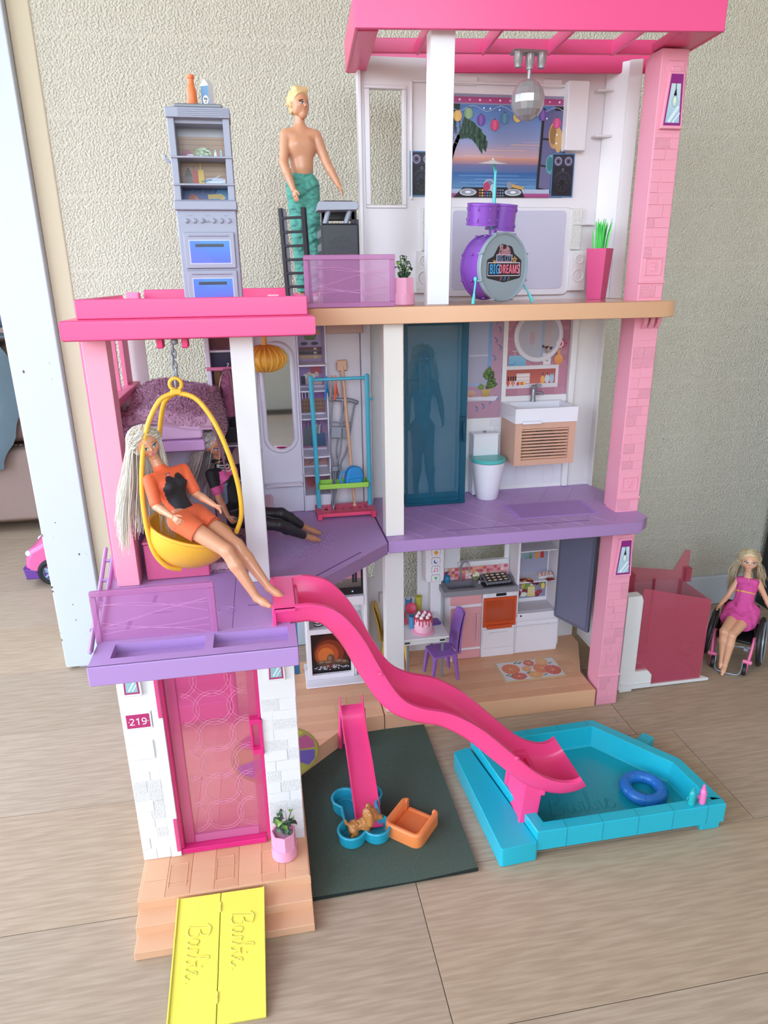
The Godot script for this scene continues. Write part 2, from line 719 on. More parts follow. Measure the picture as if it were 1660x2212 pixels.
func room() -> void:
	# floor: laminate planks along x over a dark underlay
	var fl := struct("floor", B(-2.5, -0.12, -2.7, 1.7, -0.0022, 3.1, 0.001), mat("4a3c30", 0.9))
	var woods := []
	for k in 3:
		var w := StandardMaterial3D.new()
		var t: NoiseTexture2D = noise_tex(20 + k, 0.01, 1024, 6).duplicate()
		var g := Gradient.new()
		g.offsets = PackedFloat32Array([0.0, 0.35, 0.55, 0.75, 1.0])
		g.colors = PackedColorArray([Color("a8947f"), Color("b09b85"), Color("b5a08a"), Color("b9a58f"), Color("bfab96")])
		t.color_ramp = g
		w.albedo_texture = t
		w.albedo_color = [Color(1, 1, 1), Color(0.97, 0.965, 0.96), Color(1.0, 0.985, 0.96)][k]
		w.uv1_scale = Vector3(1.0, 13.0, 1.0)
		w.uv1_offset = Vector3(0.31 * k, 0.17 * k, 0)
		w.roughness = 0.45
		w.metallic_specular = 0.4
		woods.append(w)
	for row in 27:
		var z0 := 0.511 - 0.2097 * 16 + 0.2097 * row
		var z1 := z0 + 0.2097
		var seam := fposmod(row * 0.47, 1.28) - 1.0
		if row == 15:
			seam = -0.451
		if row == 14:
			seam = 0.057
		var x := seam - 2.56
		var i := 0
		while x < 1.7:
			var a := maxf(x, -2.48)
			var b := minf(x + 1.28, 1.68)
			if b > a + 0.02:
				put("plank", B(a + 0.0003, -0.004, z0 + 0.0003, b - 0.0003, 0.0, z1 - 0.0003, 0.0007), woods[(row * 2 + i) % 3], fl)
			x += 1.28
			i += 1
	# plaster wall with orange-peel relief
	var plaster := StandardMaterial3D.new()
	plaster.albedo_color = Color("cfcab9")
	plaster.roughness = 0.75
	plaster.heightmap_enabled = true
	plaster.heightmap_texture = noise_tex(5, 0.045, 512, 2, FastNoiseLite.TYPE_SIMPLEX_SMOOTH)
	plaster.heightmap_scale = 0.24
	plaster.uv1_scale = Vector3.ONE * 8.5
	var plain := mat("d2cab4", 0.7)
	var paint := mat("c9d1dc", 0.35)
	var back := MB.new()
	back.x = T(Vector3(0, 0, -0.44))
	back.wall(-0.95, 0.0, 1.7, 2.5, 0.102)
	back.wall(-2.5, 2.06, -0.95, 2.5, 0.102)
	back.wall(-2.5, 0.0, -1.95, 2.06, 0.102)
	struct("wall_back", back, plaster)
	var lw := MB.new()
	lw.x = T(Vector3(-2.5, 0, 0), 0, PI / 2)
	lw.wall(-3.1, 0, 2.7, 2.5, 0.1, [Rect2(-2.2, 0.08, 2.4, 2.1), Rect2(0.6, 0.3, 1.8, 1.8)])
	struct("wall_left", lw, plain)
	var rw := MB.new()
	rw.x = T(Vector3(1.7, 0, 0), 0, PI / 2)
	struct("wall_right", rw.wall(-3.1, 0, 2.7, 2.5, 0.1), plain)
	var fw := MB.new()
	fw.x = T(Vector3(0, 0, 3.0))
	struct("wall_front", fw.wall(-2.5, 0, 1.8, 2.5, 0.1, [Rect2(-2.0, 0.75, 2.2, 1.5)]), plain)
	var nw := MB.new()
	nw.x = T(Vector3(0, 0, -2.7))
	struct("wall_far", nw.wall(-2.5, 0, 1.8, 2.5, 0.1), plain)
	struct("ceiling", B(-2.5, 2.5, -2.7, 1.8, 2.6, 3.1, 0.001), mat("efece4", 0.8))
	# window frames
	for w in [[-2.5, -0.2, 2.2, 0.08, 2.18, 1], [-2.5, -2.4, -0.6, 0.3, 2.1, 2]]:
		var m := MB.new()
		for z in [w[1], (w[1] + w[2]) / 2, w[2]]:
			m.bx(-2.5, w[3], z - 0.03, -2.42, w[4], z + 0.03, 0.004)
		for y in [w[3], w[4]]:
			m.bx(-2.5, y - 0.03, w[1], -2.42, y + 0.03, w[2], 0.004)
		struct("window_%d" % w[5], m, paint)
	var m3 := MB.new()
	for x in [-2.0, -0.9, 0.2]:
		m3.bx(x - 0.03, 0.75, 3.0, x + 0.03, 2.25, 3.08, 0.004)
	for y in [0.75, 2.25]:
		m3.bx(-2.0, y - 0.03, 3.0, 0.2, y + 0.03, 3.08, 0.004)
	struct("window_3", m3, paint)
	# door casing: the jamb with chipped white paint, the smooth plaster strip, baseboards
	var jamb := MB.new()
	jamb.bx(-1.0405, 0.004, -0.46, -0.955, 2.07, -0.322, 0.003)
	var tr := struct("trim_1", jamb, paint)
	struct("trim_2", B(-1.95, 2.0, -0.46, -1.0405, 2.07, -0.322, 0.003), paint)
	struct("trim_3", B(-2.02, 0.004, -0.46, -1.95, 2.07, -0.322, 0.003), paint)
	struct("trim_4", B(-0.956, 0.074, -0.36, -0.918, 2.5, -0.3355, 0.004), mat("cfc3a8", 0.7))
	var chips := MB.new()
	rng.seed = 5
	for k in 16:
		var p := Vector2(-1.0385 if k < 6 else rng.randf_range(-1.03, -0.965), rng.randf_range(0.02, 0.3) if k < 12 else rng.randf_range(0.3, 0.7))
		var s := rng.randf_range(0.0006, 0.0022)
		chips.x = T(Vector3(p.x, p.y, -0.3219))
		chips.pe(0, 0, s, s * rng.randf_range(0.8, 2.0), ["5b5148", "8d877d", "b9b6b2"][k % 3], "", 7)
	put("paint_chip", chips, printed(), tr)
	struct("baseboard_back", B(-1.018, 0.0, -0.338, 1.7, 0.074, -0.3255, 0.003), paint)
	# the black cabinet at the right edge of the view
	var cab := thing("tall_cabinet", "black upright cabinet edge against the wall behind the doll in the wheelchair", "cabinet", Vector3(0.7, 0, -0.24))
	var black := mat("17181a", 0.4)
	put("side_panel", B(-0.17, 0.0, -0.08, -0.152, 0.72, 0.1, 0.002), black, cab)
	put("side_panel", B(0.152, 0.0, -0.08, 0.17, 0.72, 0.1, 0.002), black, cab)
	put("top_panel", B(-0.18, 0.72, -0.085, 0.18, 0.74, 0.105, 0.002), black, cab)
	put("door", B(-0.15, 0.03, -0.08, 0.15, 0.718, 0.092, 0.002), mat("1c1d20", 0.3), cab)
	put("plinth", B(-0.15, 0.0, -0.07, 0.15, 0.028, 0.08, 0.002), black, cab)
	next_room()


func next_room() -> void:
	# leather sofa seen through the doorway, a blanket over its seat
	var hide := StandardMaterial3D.new()
	hide.albedo_color = Color("a58d84")
	hide.roughness = 0.45
	hide.heightmap_enabled = true
	hide.heightmap_texture = noise_tex(9, 0.06, 256, 3, FastNoiseLite.TYPE_CELLULAR)
	hide.heightmap_scale = 0.06
	hide.uv1_triplanar = true
	hide.uv1_scale = Vector3.ONE * 6.0
	var so := thing("sofa", "taupe leather sofa with stitched seams seen through the doorway", "sofa", Vector3(-1.55, 0, -1.6))
	put("base", B(-0.72, 0.03, -0.38, 0.72, 0.278, 0.38, 0.02), hide, so)
	put("seat_cushion", B(-0.71, 0.288, -0.3, 0.0, 0.448, 0.385, 0.03), hide, so)
	put("seat_cushion", B(0.0, 0.288, -0.3, 0.71, 0.448, 0.385, 0.03), hide, so)
	put("seat_cushion", B(-0.71, 0.455, -0.3, 0.71, 0.585, 0.37, 0.035), hide, so)
	put("backrest", B(-0.72, 0.4, -0.45, 0.72, 0.95, -0.26, 0.05), hide, so)
	put("armrest", B(0.72, 0.03, -0.4, 0.86, 0.72, 0.36, 0.04), hide, so)
	var st := MB.new()
	for y in [0.284, 0.452]:
		for k in 90:
			st.bx(-0.7 + k * 0.0155, y - 0.001, 0.383, -0.692 + k * 0.0155, y + 0.001, 0.388, 0.0004)
	put("stitching", st, mat("a9958c", 0.8), so).set_meta("kind", "stuff")
	for x in [-0.66, 0.66]:
		for z in [-0.3, 0.3]:
			put("foot", B(x - 0.03, 0, z - 0.03, x + 0.03, 0.035, z + 0.03, 0.004), mat("2b2523", 0.5), so)
	var bl := MB.new()
	bl.surf(func(u: float, v: float) -> Vector3:
		var t := maxf(0.0, (v - 0.35) / 0.65)
		var x := lerpf(-1.86, -1.345 + 0.035 * sin(PI * minf(t * 1.15, 1.0)) - 0.05 * t * t * t + 0.006 * sin(v * 31.0), u)
		var z := -1.45 + 0.24 * minf(v / 0.35, 1.0) + 0.004 * sin(u * 23.0) + 0.025
		var y := 0.6 if v < 0.35 else 0.6 - t * 0.38 - 0.012 * sin(u * 9.0)
		return Vector3(x, y + 0.004 * sin(u * 31.0 + v * 9.0), z + 0.006 * sin(u * 14.0) * v), 30, 24)
	solo("blanket", "grey-blue knitted blanket draped over the front of the sofa", "blanket", bl, cloth("6f828c", 700.0, 0.08))
	solo("pillow", "pale blue crumpled cushion lying on the sofa seat by the doorway", "pillow", MB.new().ell(Vector3(-1.49, 0.69, -1.45), Vector3(0.17, 0.08, 0.12), 20, 12), cloth("a9c4e4", 500.0, 0.05))
	# toy car, mostly behind the door casing
	var car := thing("toy_car", "pink toy convertible with purple skirt half hidden behind the white door casing", "car", Vector3(-1.075, 0, -0.85))
	var pk := mat("f06ba4", 0.18)
	var body_line := PackedVector2Array([Vector2(-0.166, 0.028), Vector2(-0.172, 0.05), Vector2(-0.168, 0.075), Vector2(-0.155, 0.098), Vector2(-0.12, 0.116), Vector2(-0.06, 0.126), Vector2(0.0, 0.128), Vector2(0.1, 0.13), Vector2(0.16, 0.125), Vector2(0.175, 0.09), Vector2(0.172, 0.03)])
	var cb := MB.new()
	cb.x = T(Vector3(0, 0, -0.075))
	put("car_body", cb.extr(body_line, 0.15, 0.014, 0.5), pk, car)
	var skirt := MB.new()
	skirt.x = T(Vector3(0, 0, -0.077))
	put("skirt", skirt.extr(PackedVector2Array([Vector2(-0.172, 0.018), Vector2(-0.176, 0.05), Vector2(-0.15, 0.046), Vector2(-0.14, 0.035), Vector2(0.17, 0.035), Vector2(0.174, 0.018)]), 0.154, 0.004), mat("6d3f96", 0.25), car)
	put("windscreen", mbt(Vector3(-0.05, 0.15, 0), 0, 0, 0.6).box(Vector3.ZERO, Vector3(0.004, 0.06, 0.12)), veil("cfe3ee", 0.3, 0.1), car)
	put("headlight", mbt(Vector3(-0.16, 0.086, 0.06), 0, 0.5, 0.3).ell(Vector3.ZERO, Vector3(0.008, 0.007, 0.014)), mat("dfe8f4", 0.1), car)
	put("headlight", mbt(Vector3(-0.16, 0.086, -0.06), 0, -0.5, 0.3).ell(Vector3.ZERO, Vector3(0.008, 0.007, 0.014)), mat("dfe8f4", 0.1), car)
	for sx in [-1, 1]:
		for sz in [-1, 1]:
			var wt := mbt(Vector3(-0.105 if sx < 0 else 0.11, 0.036, sz * 0.07), PI / 2 * sz)
			var wheel := put("wheel", wt.lathe([Vector2(0.022, 0.012), Vector2(0.03, 0.014), Vector2(0.036, 0.009), Vector2(0.0365, -0.005), Vector2(0.03, -0.012), Vector2(0.0, -0.012)], 28), mat("1b1c20", 0.7), car)
			var hub := mbt(Vector3(-0.105 if sx < 0 else 0.11, 0.036, sz * 0.07), PI / 2 * sz)
			hub.lathe([Vector2(0.0, 0.008), Vector2(0.006, 0.0085), Vector2(0.007, 0.005), Vector2(0.02, 0.004), Vector2(0.0235, 0.012), Vector2(0.0255, 0.011), Vector2(0.0255, 0.0)], 28)
			for k in 5:
				var hx := hub.x
				hub.x = hx * T(Vector3.ZERO, 0, TAU * k / 5)
				hub.box(Vector3(0.013, 0.007, 0), Vector3(0.02, 0.006, 0.006), 0.001)
				hub.x = hx
			put("hubcap", hub, mat("9fb6cc", 0.3, 0.5, 0.3), wheel)


# ---------------------------------------------------------------- the house itself (one object; what stands in it comes later)
func slab(poly: Array, top: float, thick: float, r := 0.001) -> MB:
	var m := MB.new()
	m.x = T(Vector3(0, top, 0), PI / 2)
	return m.extr(PackedVector2Array(poly), thick, r)


func brick_face(parent: Node, m: Material, rough_m: Material, x0: float, x1: float, y0: float, y1: float, z: float, skip: Array, sd: int) -> void:
	rng.seed = sd
	var y := y0
	while y < y1 - 0.004:
		var h := minf(rng.randf_range(0.0125, 0.0175), y1 - y)
		if y1 - y - h < 0.006:
			h = y1 - y
		var cut := lerpf(x0, x1, rng.randf_range(0.3, 0.7))
		for s in [[x0, cut], [cut, x1]]:
			var hit := false
			for k in skip:
				if k.intersects(Rect2(s[0], y, s[1] - s[0], h)):
					hit = true
			if not hit:
				put("brick", B(s[0] + 0.0003, y + 0.0003, z - 0.002, s[1] - 0.0003, y + h - 0.0003, z + rng.randf_range(0.0003, 0.0011), 0.0004), rough_m if rng.randf() < 0.3 else m, parent)
		y += h


func house() -> void:
	var h := thing("dollhouse", "three-storey pink, white and purple plastic dollhouse with balcony and brick pillars", "dollhouse")
	var tan := mat(TAN, 0.42)
	var tan2 := mat("d8a37d", 0.45)
	var white := mat(WHITE, 0.35)
	var pink := mat(PINK_ROOF, 0.3)
	var rose := mat(PINK_PILLAR, 0.4)
	var rose_rough: StandardMaterial3D = rose.duplicate()
	rose_rough.heightmap_enabled = true
	rose_rough.heightmap_texture = noise_tex(3, 0.06, 256)
	rose_rough.heightmap_scale = 0.08
	rose_rough.uv1_triplanar = true
	rose_rough.uv1_scale = Vector3.ONE * 30.0
	var white_rough: StandardMaterial3D = rose_rough.duplicate()
	white_rough.albedo_color = Color(WHITE)
	var purple := mat(PURPLE, 0.38)
	# ---------------- ground deck
	var deck := put("deck", slab([Vector2(-0.4365, 0.002), Vector2(-0.4842, 0.005), Vector2(-0.5873, 0.0935), Vector2(-0.5868, 0.316), Vector2(-0.7975, 0.316), Vector2(-0.80, -0.2), Vector2(-0.4365, -0.2)], 0.036, 0.036), tan, h)
	var deck2 := put("deck", slab([Vector2(-0.435, 0.002), Vector2(-0.0445, 0.002), Vector2(-0.0445, -0.06), Vector2(-0.0, -0.165), Vector2(0.0, -0.21), Vector2(-0.435, -0.21)], 0.036, 0.036), tan, h)
	put("step", B(-0.797, 0.0, 0.29, -0.5866, 0.024, 0.3405, 0.001), tan, h)
	put("step", B(-0.7965, 0.0, 0.31, -0.5863, 0.012, 0.3645, 0.001), tan, h)
	rng.seed = 3
	for k in 7:                                                              # porch boards
		var x := -0.7945 + k * 0.0295
		var cut := rng.randf_range(0.27, 0.305)
		for s in [[0.0955, 0.2], [0.2, cut], [cut, 0.3145]]:
			put("plank", B(x + 0.0003, 0.034, s[0] + 0.0002, x + 0.0292, 0.0366, s[1] - 0.0002, 0.0005), tan2 if k % 2 else tan, deck)
	for p in [[-0.752, 0.284], [-0.694, 0.283], [-0.638, 0.284]]:            # moulded frames in the boards
		var fr := MB.new()
		for q in [[-0.011, -0.011, -0.018, 0.018], [0.011, 0.011, -0.018, 0.018], [-0.011, 0.011, -0.018, -0.018], [-0.011, 0.011, 0.018, 0.018]]:
			fr.bx(p[0] + q[0] - 0.0004, 0.0362, p[1] + q[2] - 0.0004, p[0] + q[1] + 0.0004, 0.0371, p[1] + q[3] + 0.0004, 0.0002)
		put("moulded_frame", fr, tan, deck)
	for row in 9:                                                            # boards of both rooms along x
		for part in [[deck2, -0.434, -0.046, -0.19, 0.001], [deck, -0.72, -0.4375, -0.19, -0.001]]:
			var z0: float = part[3] + row * 0.0212
			var z1 := minf(z0 + 0.0209, part[4])
			if z1 < z0 + 0.004:
				continue
			var x: float = part[1] - rng.randf() * 0.1
			while x < part[2]:
				var a: float = maxf(x, part[1])
				var b: float = minf(x + 0.13, part[2])
				if b - a > 0.004:
					put("plank", B(a + 0.0002, 0.034, z0, b - 0.0002, 0.0364, z1, 0.0004), tan if row % 2 else tan2, part[0])
				x += 0.13
	for row in 4:
		var z0 := 0.006 + row * 0.0212
		var z1 := minf(z0 + 0.0209, 0.0925)
		put("plank", slab([Vector2(-0.72, z0), Vector2(-0.4845 - (z0 - 0.005) * 1.165, z0), Vector2(-0.4845 - (z1 - 0.005) * 1.165, z1), Vector2(-0.72, z1)], 0.0364, 0.002, 0.0004), tan if row % 2 else tan2, deck)
	# ---------------- entrance: two white brick columns and the pink translucent door
	for s in [[-0.7985, -0.7505, 21], [-0.6345, -0.5895, 22]]:
		var cm := B(s[0], 0.036, 0.222, s[1], 0.357, 0.2515, 0.0008)
		var col := put("entrance_column", cm, white, h)
		var skips := [Rect2(s[0], 0.27, 0.05, 0.09)]
		if s[2] == 21:
			skips += [Rect2(-0.7975, 0.19, 0.04, 0.076)]
			brick_face(col, white, white_rough, s[0] + 0.0005, -0.7635, 0.037, 0.355, 0.2515, skips, 21)
			put("jamb_board", B(-0.763, 0.037, 0.2, -0.7505, 0.357, 0.2535, 0.0006), white, col)
			var nameplate := put("house_number", B(-0.7945, 0.238, 0.25, -0.7633, 0.262, 0.2545, 0.0008), white, col, "pink house number plate in a white frame")
			put("plate", B(-0.7925, 0.2405, 0.252, -0.7655, 0.2595, 0.2548, 0.0003), mat("b8326c", 0.3), nameplate)
			var num := put("digit", letters("219", 0.0092, 0.0005), mat("f6eef2", 0.35), nameplate)
			num.position = Vector3(-0.7788, 0.2497, 0.255)
			var dots := MB.new()
			for dx in [-0.0108, 0.0112]:
				dots.x = T(Vector3(-0.7788 + dx, 0.2497, 0.2548), 0, 0, PI / 4)
				dots.box(Vector3.ZERO, Vector3(0.0012, 0.0012, 0.0006), 0.0002)
			put("digit", dots, mat("f6eef2", 0.35), nameplate)
			var env := B(-0.7942, 0.1935, 0.25, -0.7655, 0.22, 0.2538, 0.0008)
			env.tube(curve([Vector3(-0.7937, 0.2185, 0.2537), Vector3(-0.781, 0.2135, 0.254), Vector3(-0.7665, 0.2195, 0.2537)], 5), 0.0005, 6)
			put("mailbox", env, white, col)
		else:
			brick_face(col, white, white_rough, s[0] + 0.0005, s[1] - 0.0005, 0.037, 0.355, 0.2515, skips, 22)
		var lx: float = (s[0] + s[1]) * 0.5 - (0.006 if s[2] == 21 else 0.0)
		var la := MB.new()
		la.x = T(Vector3(lx, 0.32, 0.2505))
		la.extr(PackedVector2Array([Vector2(-0.0115, -0.034), Vector2(0.0115, -0.034), Vector2(0.009, 0.03), Vector2(-0.009, 0.03)]), 0.006, 0.001)
		var lamp := put("lamp_frame", la, white, col)
		var pr := MB.new()
		pr.x = T(Vector3(lx, 0.32, 0.2566))
		pr.pp([Vector2(-0.0088, -0.031), Vector2(0.0088, -0.031), Vector2(0.0068, 0.027), Vector2(-0.0068, 0.027)], "a8406e")
		pr.pp([Vector2(-0.0066, -0.0285), Vector2(0.0066, -0.0285), Vector2(0.005, 0.025), Vector2(-0.005, 0.025)], "8fb9bd", "b8d3d6")
		pr.pl([Vector2(-0.003, -0.026), Vector2(0.004, -0.014)], 0.002, "d6e6e8")
		pr.pl([Vector2(0.0005, -0.027), Vector2(0.0055, -0.019)], 0.0014, "d6e6e8")
		put("lamp_print", pr, printed(), col)
	var door := put("entrance_door", B(-0.744, 0.042, 0.2385, -0.634, 0.357, 0.2415, 0.001), veil("d65c8c", 0.36, 0.3), h, "pink translucent door with raised ring pattern")
	var rim := MB.new()
	var hot := veil("ee2f86", 0.72, 0.3)
	rim.bx(-0.7505, 0.037, 0.238, -0.64, 0.0455, 0.252, 0.001)
	rim.bx(-0.6385, 0.04, 0.238, -0.6345, 0.357, 0.25, 0.001)
	rim.bx(-0.752, 0.037, 0.238, -0.7465, 0.357, 0.25, 0.001)
	rim.bx(-0.7555, 0.25, 0.246, -0.7505, 0.357, 0.2545, 0.0008)
	rim.bx(-0.7555, 0.045, 0.246, -0.7505, 0.098, 0.2545, 0.0008)
	put("door_rim", rim, hot, door)
	put("door_stile", B(-0.7465, 0.046, 0.2375, -0.733, 0.357, 0.2435, 0.001), veil("d85a8c", 0.5, 0.3), door)
	put("door_stile", B(-0.649, 0.046, 0.2375, -0.6385, 0.357, 0.2435, 0.001), veil("d85a8c", 0.35, 0.3), door)
	put("door_rail", B(-0.733, 0.046, 0.2375, -0.649, 0.058, 0.2435, 0.001), veil("e07ab0", 0.5, 0.3), door)
	var rings := MB.new()
	var dw := 0.041
	for iy in 7:
		for ix in 3:
			for r in [0.0205, 0.0245]:
				var pts := []
				var ce := Vector2(-0.7325 + ix * dw, 0.085 + iy * dw)
				for k in 37:
					var q = ce + Vector2(cos(TAU * k / 36), sin(TAU * k / 36)) * r
					if q.x > -0.7325 and q.x < -0.6495 and q.y > 0.06 and q.y < 0.355:
						pts.append(Vector3(q.x, q.y, 0.2418))
					else:
						if pts.size() > 1:
							rings.tube(pts, 0.0003, 4)
						pts = []
				if pts.size() > 1:
					rings.tube(pts, 0.0003, 4)
	put("ring_pattern", rings, mat("e793b4", 0.35), door)
	var hd := MB.new()
	hd.bx(-0.6495, 0.225, 0.242, -0.6335, 0.232, 0.2535, 0.0008)
	hd.bx(-0.6475, 0.18, 0.242, -0.6345, 0.187, 0.2535, 0.0008)
	hd.bx(-0.6375, 0.18, 0.242, -0.6335, 0.232, 0.2555, 0.0008)
	hd.bx(-0.6495, 0.182, 0.242, -0.6465, 0.23, 0.2475, 0.0008)
	put("door_handle", hd, hot, door)
	# wall behind: blue window panel beside the fireplace
	put("window_panel", B(-0.6, 0.037, -0.16, -0.572, 0.16, -0.155, 0.0006), veil("2f6f96", 0.85, 0.3), h, "dark blue translucent window panel")
	# ---------------- first upper floor
	var f2 := put("upper_floor", slab([Vector2(-0.0245, 0.0535), Vector2(-0.4345, 0.0535), Vector2(-0.4345, -0.2), Vector2(-0.009, -0.2), Vector2(-0.009, -0.166), Vector2(0.0, -0.12), Vector2(0.0015, -0.04), Vector2(0.0, 0.03)], 0.3765, 0.0195, 0.0012), purple, h)
	var lf := put("upper_floor", slab([Vector2(-0.4365, 0.0575), Vector2(-0.59, 0.212), Vector2(-0.5905, 0.283), Vector2(-0.80, 0.283), Vector2(-0.842, -0.01), Vector2(-0.81, -0.17), Vector2(-0.4365, -0.17)], 0.3765, 0.0195, 0.0012), purple, h)
	var pl := MB.new()
	pl.x = T(Vector3(0, 0.3765, 0), PI / 2)
	pl.wall(-0.8005, 0.2835, -0.586, 0.337, 0.011, [Rect2(-0.781, 0.293, 0.096, 0.03), Rect2(-0.676, 0.29, 0.081, 0.032)])
	pl.x = Transform3D()
	pl.bx(-0.8015, 0.3535, 0.2835, -0.585, 0.3655, 0.3375, 0.002)
	pl.bx(-0.8015, 0.3535, 0.3345, -0.585, 0.3765, 0.3385, 0.0015)
	put("balcony_edge", pl, purple, h)
	var lr := MB.new()
	lr.tube([Vector3(-0.836, 0.379, 0.0), Vector3(-0.8, 0.379, 0.28)], 0.003, 4)
	lr.tube([Vector3(-0.848, 0.379, 0.0), Vector3(-0.803, 0.379, 0.31)], 0.003, 4)
	for k in 4:
		var q: float = 0.05 + k * 0.07
		lr.tube([Vector3(-0.83 + k * 0.009, 0.379, q), Vector3(-0.841 + k * 0.009, 0.379, q)], 0.0025, 4)
	put("balcony_bracket", lr, purple, h)
	# joints and mouldings of the upper floors
	var gr := MB.new()
	for k in 12:
		for s in [1, -1]:
			var x0 := -0.43 + k * 0.052
			var a := Vector3(x0, 0.3766, 0.046)
			var b := Vector3(x0 + s * 0.13, 0.3766, -0.16)
			var t0 := 0.0
			var t1 := 1.0
			if b.x > -0.03:
				t1 = (-0.03 - a.x) / (b.x - a.x)
			if b.x < -0.43:
				t1 = (-0.43 - a.x) / (b.x - a.x)
			if t1 > 0.05 and a.x < -0.03:
				gr.tube([a.lerp(b, t0), a.lerp(b, t1)], 0.0005, 4)
	put("diamond_moulding", gr, purple, f2)
	put("slot", B(-0.345, 0.3755, 0.026, -0.1, 0.3768, 0.028, 0.0002), mat("6d4a86", 0.5), f2)
	var mt := MB.new()
	mt.bx(-0.203, 0.376, -0.074, -0.076, 0.3776, -0.002, 0.0008)
	for sx in [-0.2075, -0.0715]:
		for k in 12:
			mt.bx(sx - 0.0045, 0.376, -0.0715 + k * 0.006, sx + 0.0045, 0.3774, -0.069 + k * 0.006, 0.0005)
	put("moulded_mat", mt, mat("a07abc", 0.5), f2)
	var jl := MB.new()
	jl.bx(-0.657, 0.3762, 0.05, -0.6562, 0.3766, 0.281, 0.0001)
	jl.bx(-0.64, 0.376, 0.226, -0.612, 0.3768, 0.2275, 0.0001)
	jl.bx(-0.606, 0.376, 0.262, -0.601, 0.3768, 0.28, 0.0001)
	jl.bx(-0.756, 0.376, 0.175, -0.752, 0.3768, 0.197, 0.0001)
	jl.bx(-0.776, 0.376, 0.24, -0.772, 0.3768, 0.262, 0.0001)
	jl.bx(-0.752, 0.376, 0.224, -0.727, 0.3768, 0.2255, 0.0001)
	jl.x = T(Vector3(-0.52, 0.3765, 0.125), 0, PI / 4)
	jl.bx(-0.09, -0.0006, -0.001, 0.055, 0.0004, 0.0012, 0.0001)
	put("slot", jl, mat("6d4a86", 0.5), lf)
	var em := MB.new()
	for r in [0.0055, 0.0105]:
		var pts := []
		for k in 24:
			pts.append(Vector3(-0.668 + cos(TAU * k / 24) * r * 1.3, 0.3766, 0.235 + sin(TAU * k / 24) * r))
		em.tube(pts, 0.0004, 4, true)
	put("round_moulding", em, purple, lf)
	var fz := MB.new()
	rng.seed = 8
	for k in 900:                                                             # pebbly moulded carpet
		var a := rng.randf() * TAU
		var r := sqrt(rng.randf())
		var q := Vector3(-0.585 + cos(a) * r * 0.075, 0.3765, 0.03 + sin(a) * r * 0.07)
		fz.x = T(q, 0, rng.randf() * 6.0)
		fz.box(Vector3.ZERO, Vector3(0.0016, 0.0016, 0.0007), 0.0003)
	put("moulded_carpet", fz, purple, lf).set_meta("kind", "stuff")
	rail("balcony_rail", h, Vector3(-0.8025, 0.368, 0.2815), 0.1305, 0.069, 77)
	# ---------------- left wing: roof tray on two posts, side wall with window openings
	put("post", B(-0.806, 0.3765, 0.112, -0.7785, 0.692, 0.14, 0.001), rose, h, "pale pink corner post")
	put("post", B(-0.6385, 0.3765, 0.132, -0.6115, 0.692, 0.16, 0.001), white, h, "white post by the swing")
	var sw := MB.new()
	sw.x = T(Vector3(-0.808, 0, 0), 0, -PI / 2)
	sw.wall(-0.16, 0.3765, 0.115, 0.692, 0.006, [Rect2(-0.115, 0.6, 0.05, 0.078), Rect2(-0.06, 0.6, 0.035, 0.078), Rect2(-0.02, 0.6, 0.055, 0.078), Rect2(0.04, 0.6, 0.06, 0.078)])
	sw.x = Transform3D()
	sw.bx(-0.813, 0.588, -0.16, -0.797, 0.6, 0.112, 0.001)
	put("side_wall", sw, mat("e8799f", 0.4), h, "pink side wall with window openings")
	var kn := MB.new()
	for z in [-0.055, -0.005, 0.045, 0.09]:
		kn.x = T(Vector3(-0.801, 0.567, z), 0, 0, -PI / 2)
		kn.lathe([Vector2(0.0, 0.004), Vector2(0.005, 0.003), Vector2(0.009, 0.004), Vector2(0.0105, 0.002), Vector2(0.011, -0.001)], 20)
	put("round_moulding", kn, mat("b97a92", 0.4), h)
	var bw := MB.new()
	bw.x = T(Vector3(0, 0, -0.178))
	bw.wall(-0.812, 0.3765, -0.44, 0.692, 0.006, [Rect2(-0.785, 0.56, 0.092, 0.112)])
	put("back_wall", bw, white, h)
	# left roof: lower band, upper tray with a recess and cut corner
	var band := slab([Vector2(-0.811, 0.2005), Vector2(-0.5412, 0.2005), Vector2(-0.5412, -0.16), Vector2(-0.78, -0.16), Vector2(-0.811, -0.1)], 0.7115, 0.0215, 0.0022)
	var roof := put("roof", band, pink, h, "hot pink flat roof of the left wing")
	var tray := MB.new()
	tray.bx(-0.797, 0.7115, 0.178, -0.5475, 0.7325, 0.1825, 0.0015)
	tray.bx(-0.552, 0.7115, -0.14, -0.5475, 0.7325, 0.178, 0.0015)
	tray.bx(-0.772, 0.7115, -0.142, -0.5475, 0.7385, -0.1375, 0.0015)
	tray.bx(-0.797, 0.7115, -0.085, -0.7925, 0.7325, 0.18, 0.0015)
	tray.x = T(Vector3(-0.783, 0.7115, -0.1115), 0, -1.14)
	tray.box(Vector3(0, 0.012, 0), Vector3(0.062, 0.024, 0.0045), 0.0015)
	tray.x = T(Vector3(-0.5515, 0.73, -0.07), 0, 0, 0.6)
	put("roof_tray", tray, pink, roof)
	put("slot", B(-0.587, 0.7225, -0.1378, -0.57, 0.7285, -0.1368, 0.0002), mat("fbd0de", 0.5), roof)
	var hk := MB.new()
	hk.bx(-0.7165, 0.679, 0.168, -0.7095, 0.692, 0.186, 0.0012)
	hk.bx(-0.6895, 0.679, 0.168, -0.6825, 0.692, 0.186, 0.0012)
	hk.bx(-0.7165, 0.689, 0.165, -0.6825, 0.6915, 0.188, 0.0008)
	put("swing_bracket", hk, mat("e2346f", 0.3), roof)
	var pe := MB.new()
	pe.tube([Vector3(-0.598, 0.692, 0.02), Vector3(-0.598, 0.666, 0.02)], 0.0035, 8)
	var prof := []
